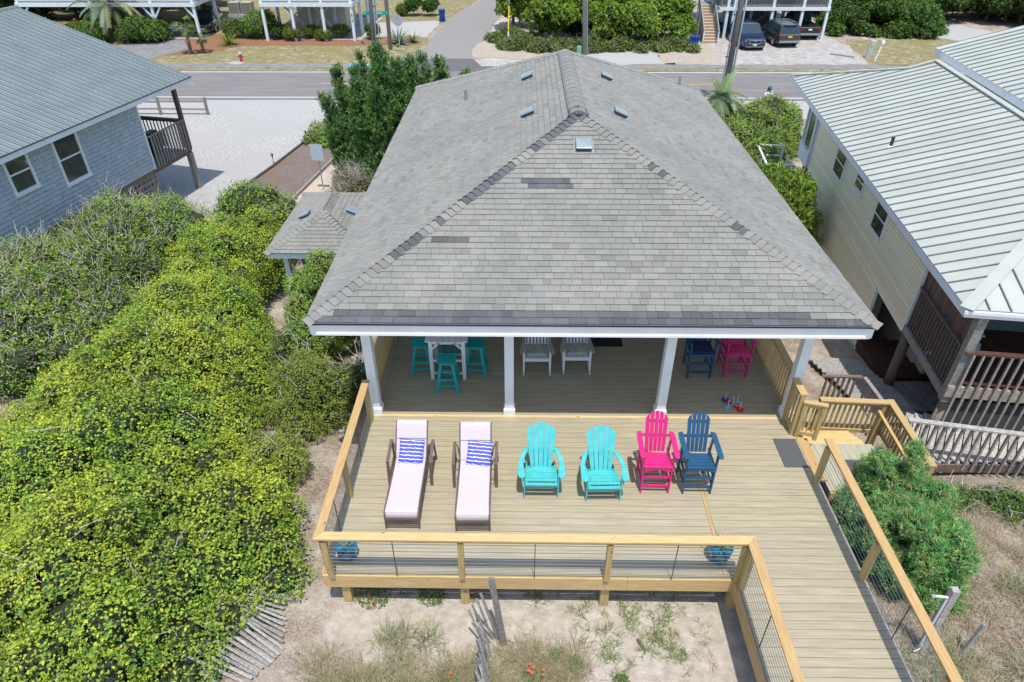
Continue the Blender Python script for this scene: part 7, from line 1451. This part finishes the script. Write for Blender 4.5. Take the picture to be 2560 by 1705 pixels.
# person walking on the road shoulder behind the hedge
def person(lab, x, y, rz):
    t = thing('person', lab, 'person', (x, y, ZR+.012), rz); sk = mat('skin', (.45, .26, .18), None, rough=.6); shirt = mat('pale_shirt', (.50, .58, .48), None, rough=.85); trous = mat('dark_shorts', (.03, .035, .05), None, rough=.85); hair = mat('dark_hair', (.03, .018, .012), None, rough=.6); capm = mat('teal_cap', (.03, .13, .13), None, rough=.7)
    J = {'pel': ((0, 0, .95), .15), 'wa': ((0, 0, 1.12), .13), 'ch': ((0, -.01, 1.32), .16), 'nk': ((0, -.02, 1.47), .06), 'hd': ((0, -.03, 1.56), .085), 'hd2': ((0, -.03, 1.68), .095)}
    E_ = [('pel', 'wa'), ('wa', 'ch'), ('ch', 'nk'), ('nk', 'hd'), ('hd', 'hd2')]
    for s, ph in ((-1, .18), (1, -.18)):
        n = str(s); J.update({'sh'+n: ((s*.19, 0, 1.40), .065), 'el'+n: ((s*.27, ph*.5, 1.14), .045), 'wr'+n: ((s*.27, ph*1.2-.1, .93), .032), 'ha'+n: ((s*.265, ph*1.3-.12, .86), .036), 'hp'+n: ((s*.10, 0, .90), .105), 'kn'+n: ((s*.11, -ph*.8, .50), .062), 'an'+n: ((s*.11, -ph*1.1+.05, .09), .042), 'to'+n: ((s*.12, -ph*1.1-.12, .035), .035)})
        E_ += [('ch', 'sh'+n), ('sh'+n, 'el'+n), ('el'+n, 'wr'+n), ('wr'+n, 'ha'+n), ('pel', 'hp'+n), ('hp'+n, 'kn'+n), ('kn'+n, 'an'+n), ('an'+n, 'to'+n)]
    names = list(J); me = bpy.data.meshes.new('body'); me.from_pydata([J[k][0] for k in names], [(names.index(a), names.index(b)) for a, b in E_], []); o = bpy.data.objects.new('body', me); C.objects.link(o); o.parent = t
    o.modifiers.new('skin', 'SKIN'); 
    for i, k in enumerate(names): me.skin_vertices[0].data[i].radius = (J[k][1], J[k][1]*(.8 if k in ('ch', 'wa', 'pel') else 1)); me.skin_vertices[0].data[i].use_root = (k == 'pel')
    sb = o.modifiers.new('sub', 'SUBSURF'); sb.levels = 2; sb.render_levels = 2; me.materials.append(sk)
    mb = MB(); mb.lathe((0, -.0, .93), [(.165, 0), (.16, .15), (.175, .3), (.2, .42), (.16, .52), (.075, .555)], 14); q = mb.build('shirt', shirt, t, smooth=True); q.scale = (1.08, .86, 1)
    for s in (-1, 1): mb = MB(); mb.tube([(s*.18, 0, 1.42), (s*.23, 0, 1.30), (s*.265, .02*s, 1.18)], [.085, .075, .065], 10); mb.build('sleeve', shirt, t, smooth=True); mb = MB(); mb.tube([(s*.09, 0, .98), (s*.105, -.05*-s, .75), (s*.11, -.09*-s, .58)], [.125, .11, .09], 10); mb.build('shorts_leg', trous, t, smooth=True); mb = MB(); mb.ball((s*.036, -.118, 1.64), .012, seg=6, rings=4); mb.build('eye', M['trim'], t)
    mb = MB(); mb.ball((0, -.13, 1.605), .018, (1, 1, 1.3), 6, 5); mb.build('nose', sk, t); mb = MB(); mb.ball((0, .0, 1.66), .118, (1, 1, 1.05), 12, 8); mb.build('hair', hair, t, smooth=True); mb = MB(); mb.ball((0, -.01, 1.71), .125, (1, 1.02, .8), 12, 8); mb.build('cap', capm, t, smooth=True); mb = MB(); mb.add([(-.08, -.1, 1.70), (.08, -.1, 1.70), (.06, -.21, 1.69), (-.06, -.21, 1.69)], [(0, 1, 2, 3)]); mb.build('cap_brim', capm, t)
    mb = MB(); mb.tube([(0, .1, 1.62), (0, .13, 1.45), (0, .12, 1.30)], [.05, .045, .02], 8); mb.build('ponytail', hair, t, smooth=True)
person('person in a pale shirt and dark cap on the road behind the hedge', 14.55, 41.3, R(20))
# small bicycle by the stair frame
bk = thing('bicycle', 'bicycle parked beyond the hedge by the white stair frame', 'bicycle', (11.9, 31.6, -2.1), R(70))
for x in (-.5, .5): mb = MB(); mb.tube([(x+.32*math.cos(a), 0, .33+.32*math.sin(a)) for a in np.linspace(0, 2*PI, 22)], .02, 6); w_ = mb.build('wheel', M['black'], bk); mb = MB(); [mb.tube([(x, 0, .33), (x+.31*math.cos(a), 0, .33+.31*math.sin(a))], .004, 4) for a in np.linspace(0, 2*PI, 13)[:-1]]; mb.build('spokes', M['chrome'], w_)
mb = MB(); [mb.tube([(a[0], 0, a[1]), (b[0], 0, b[1])], .018, 6) for a, b in (((-.5, .33), (-.12, .75)), ((-.5, .33), (-.05, .3)), ((-.05, .3), (-.14, .8)), ((-.12, .7), (.36, .78)), ((-.05, .3), (.38, .7)), ((.5, .33), (.34, .9)))]; mb.build('frame', M['chrome'], bk)
mb = MB(); mb.bar((-.28, 0, .84), (-.0, 0, .84), .13, .05); mb.build('saddle', M['black'], bk); mb = MB(); mb.tube([(.3, -.28, 1.02), (.36, -.1, .95), (.36, .1, .95), (.3, .28, 1.02)], .015, 6); mb.build('handlebar', M['metal_d'], bk)
# white chair on the neighbour balcony
wc = copy_tree(a1); q = to_world(rh, (.95, -1.5, -.19)); wc.location = q; wc.rotation_euler.z = rh.rotation_euler.z+R(60); wc['label'] = 'white adirondack chair on the red floored porch of the cream house'; wc['group'] = 'white adirondack chair'
def recol(o, m_):
    if o.type == 'MESH': o.data = o.data.copy(); o.data.materials.clear(); o.data.materials.append(m_)
    for ch in o.children: recol(ch, m_)
recol(wc, M['whiter'])
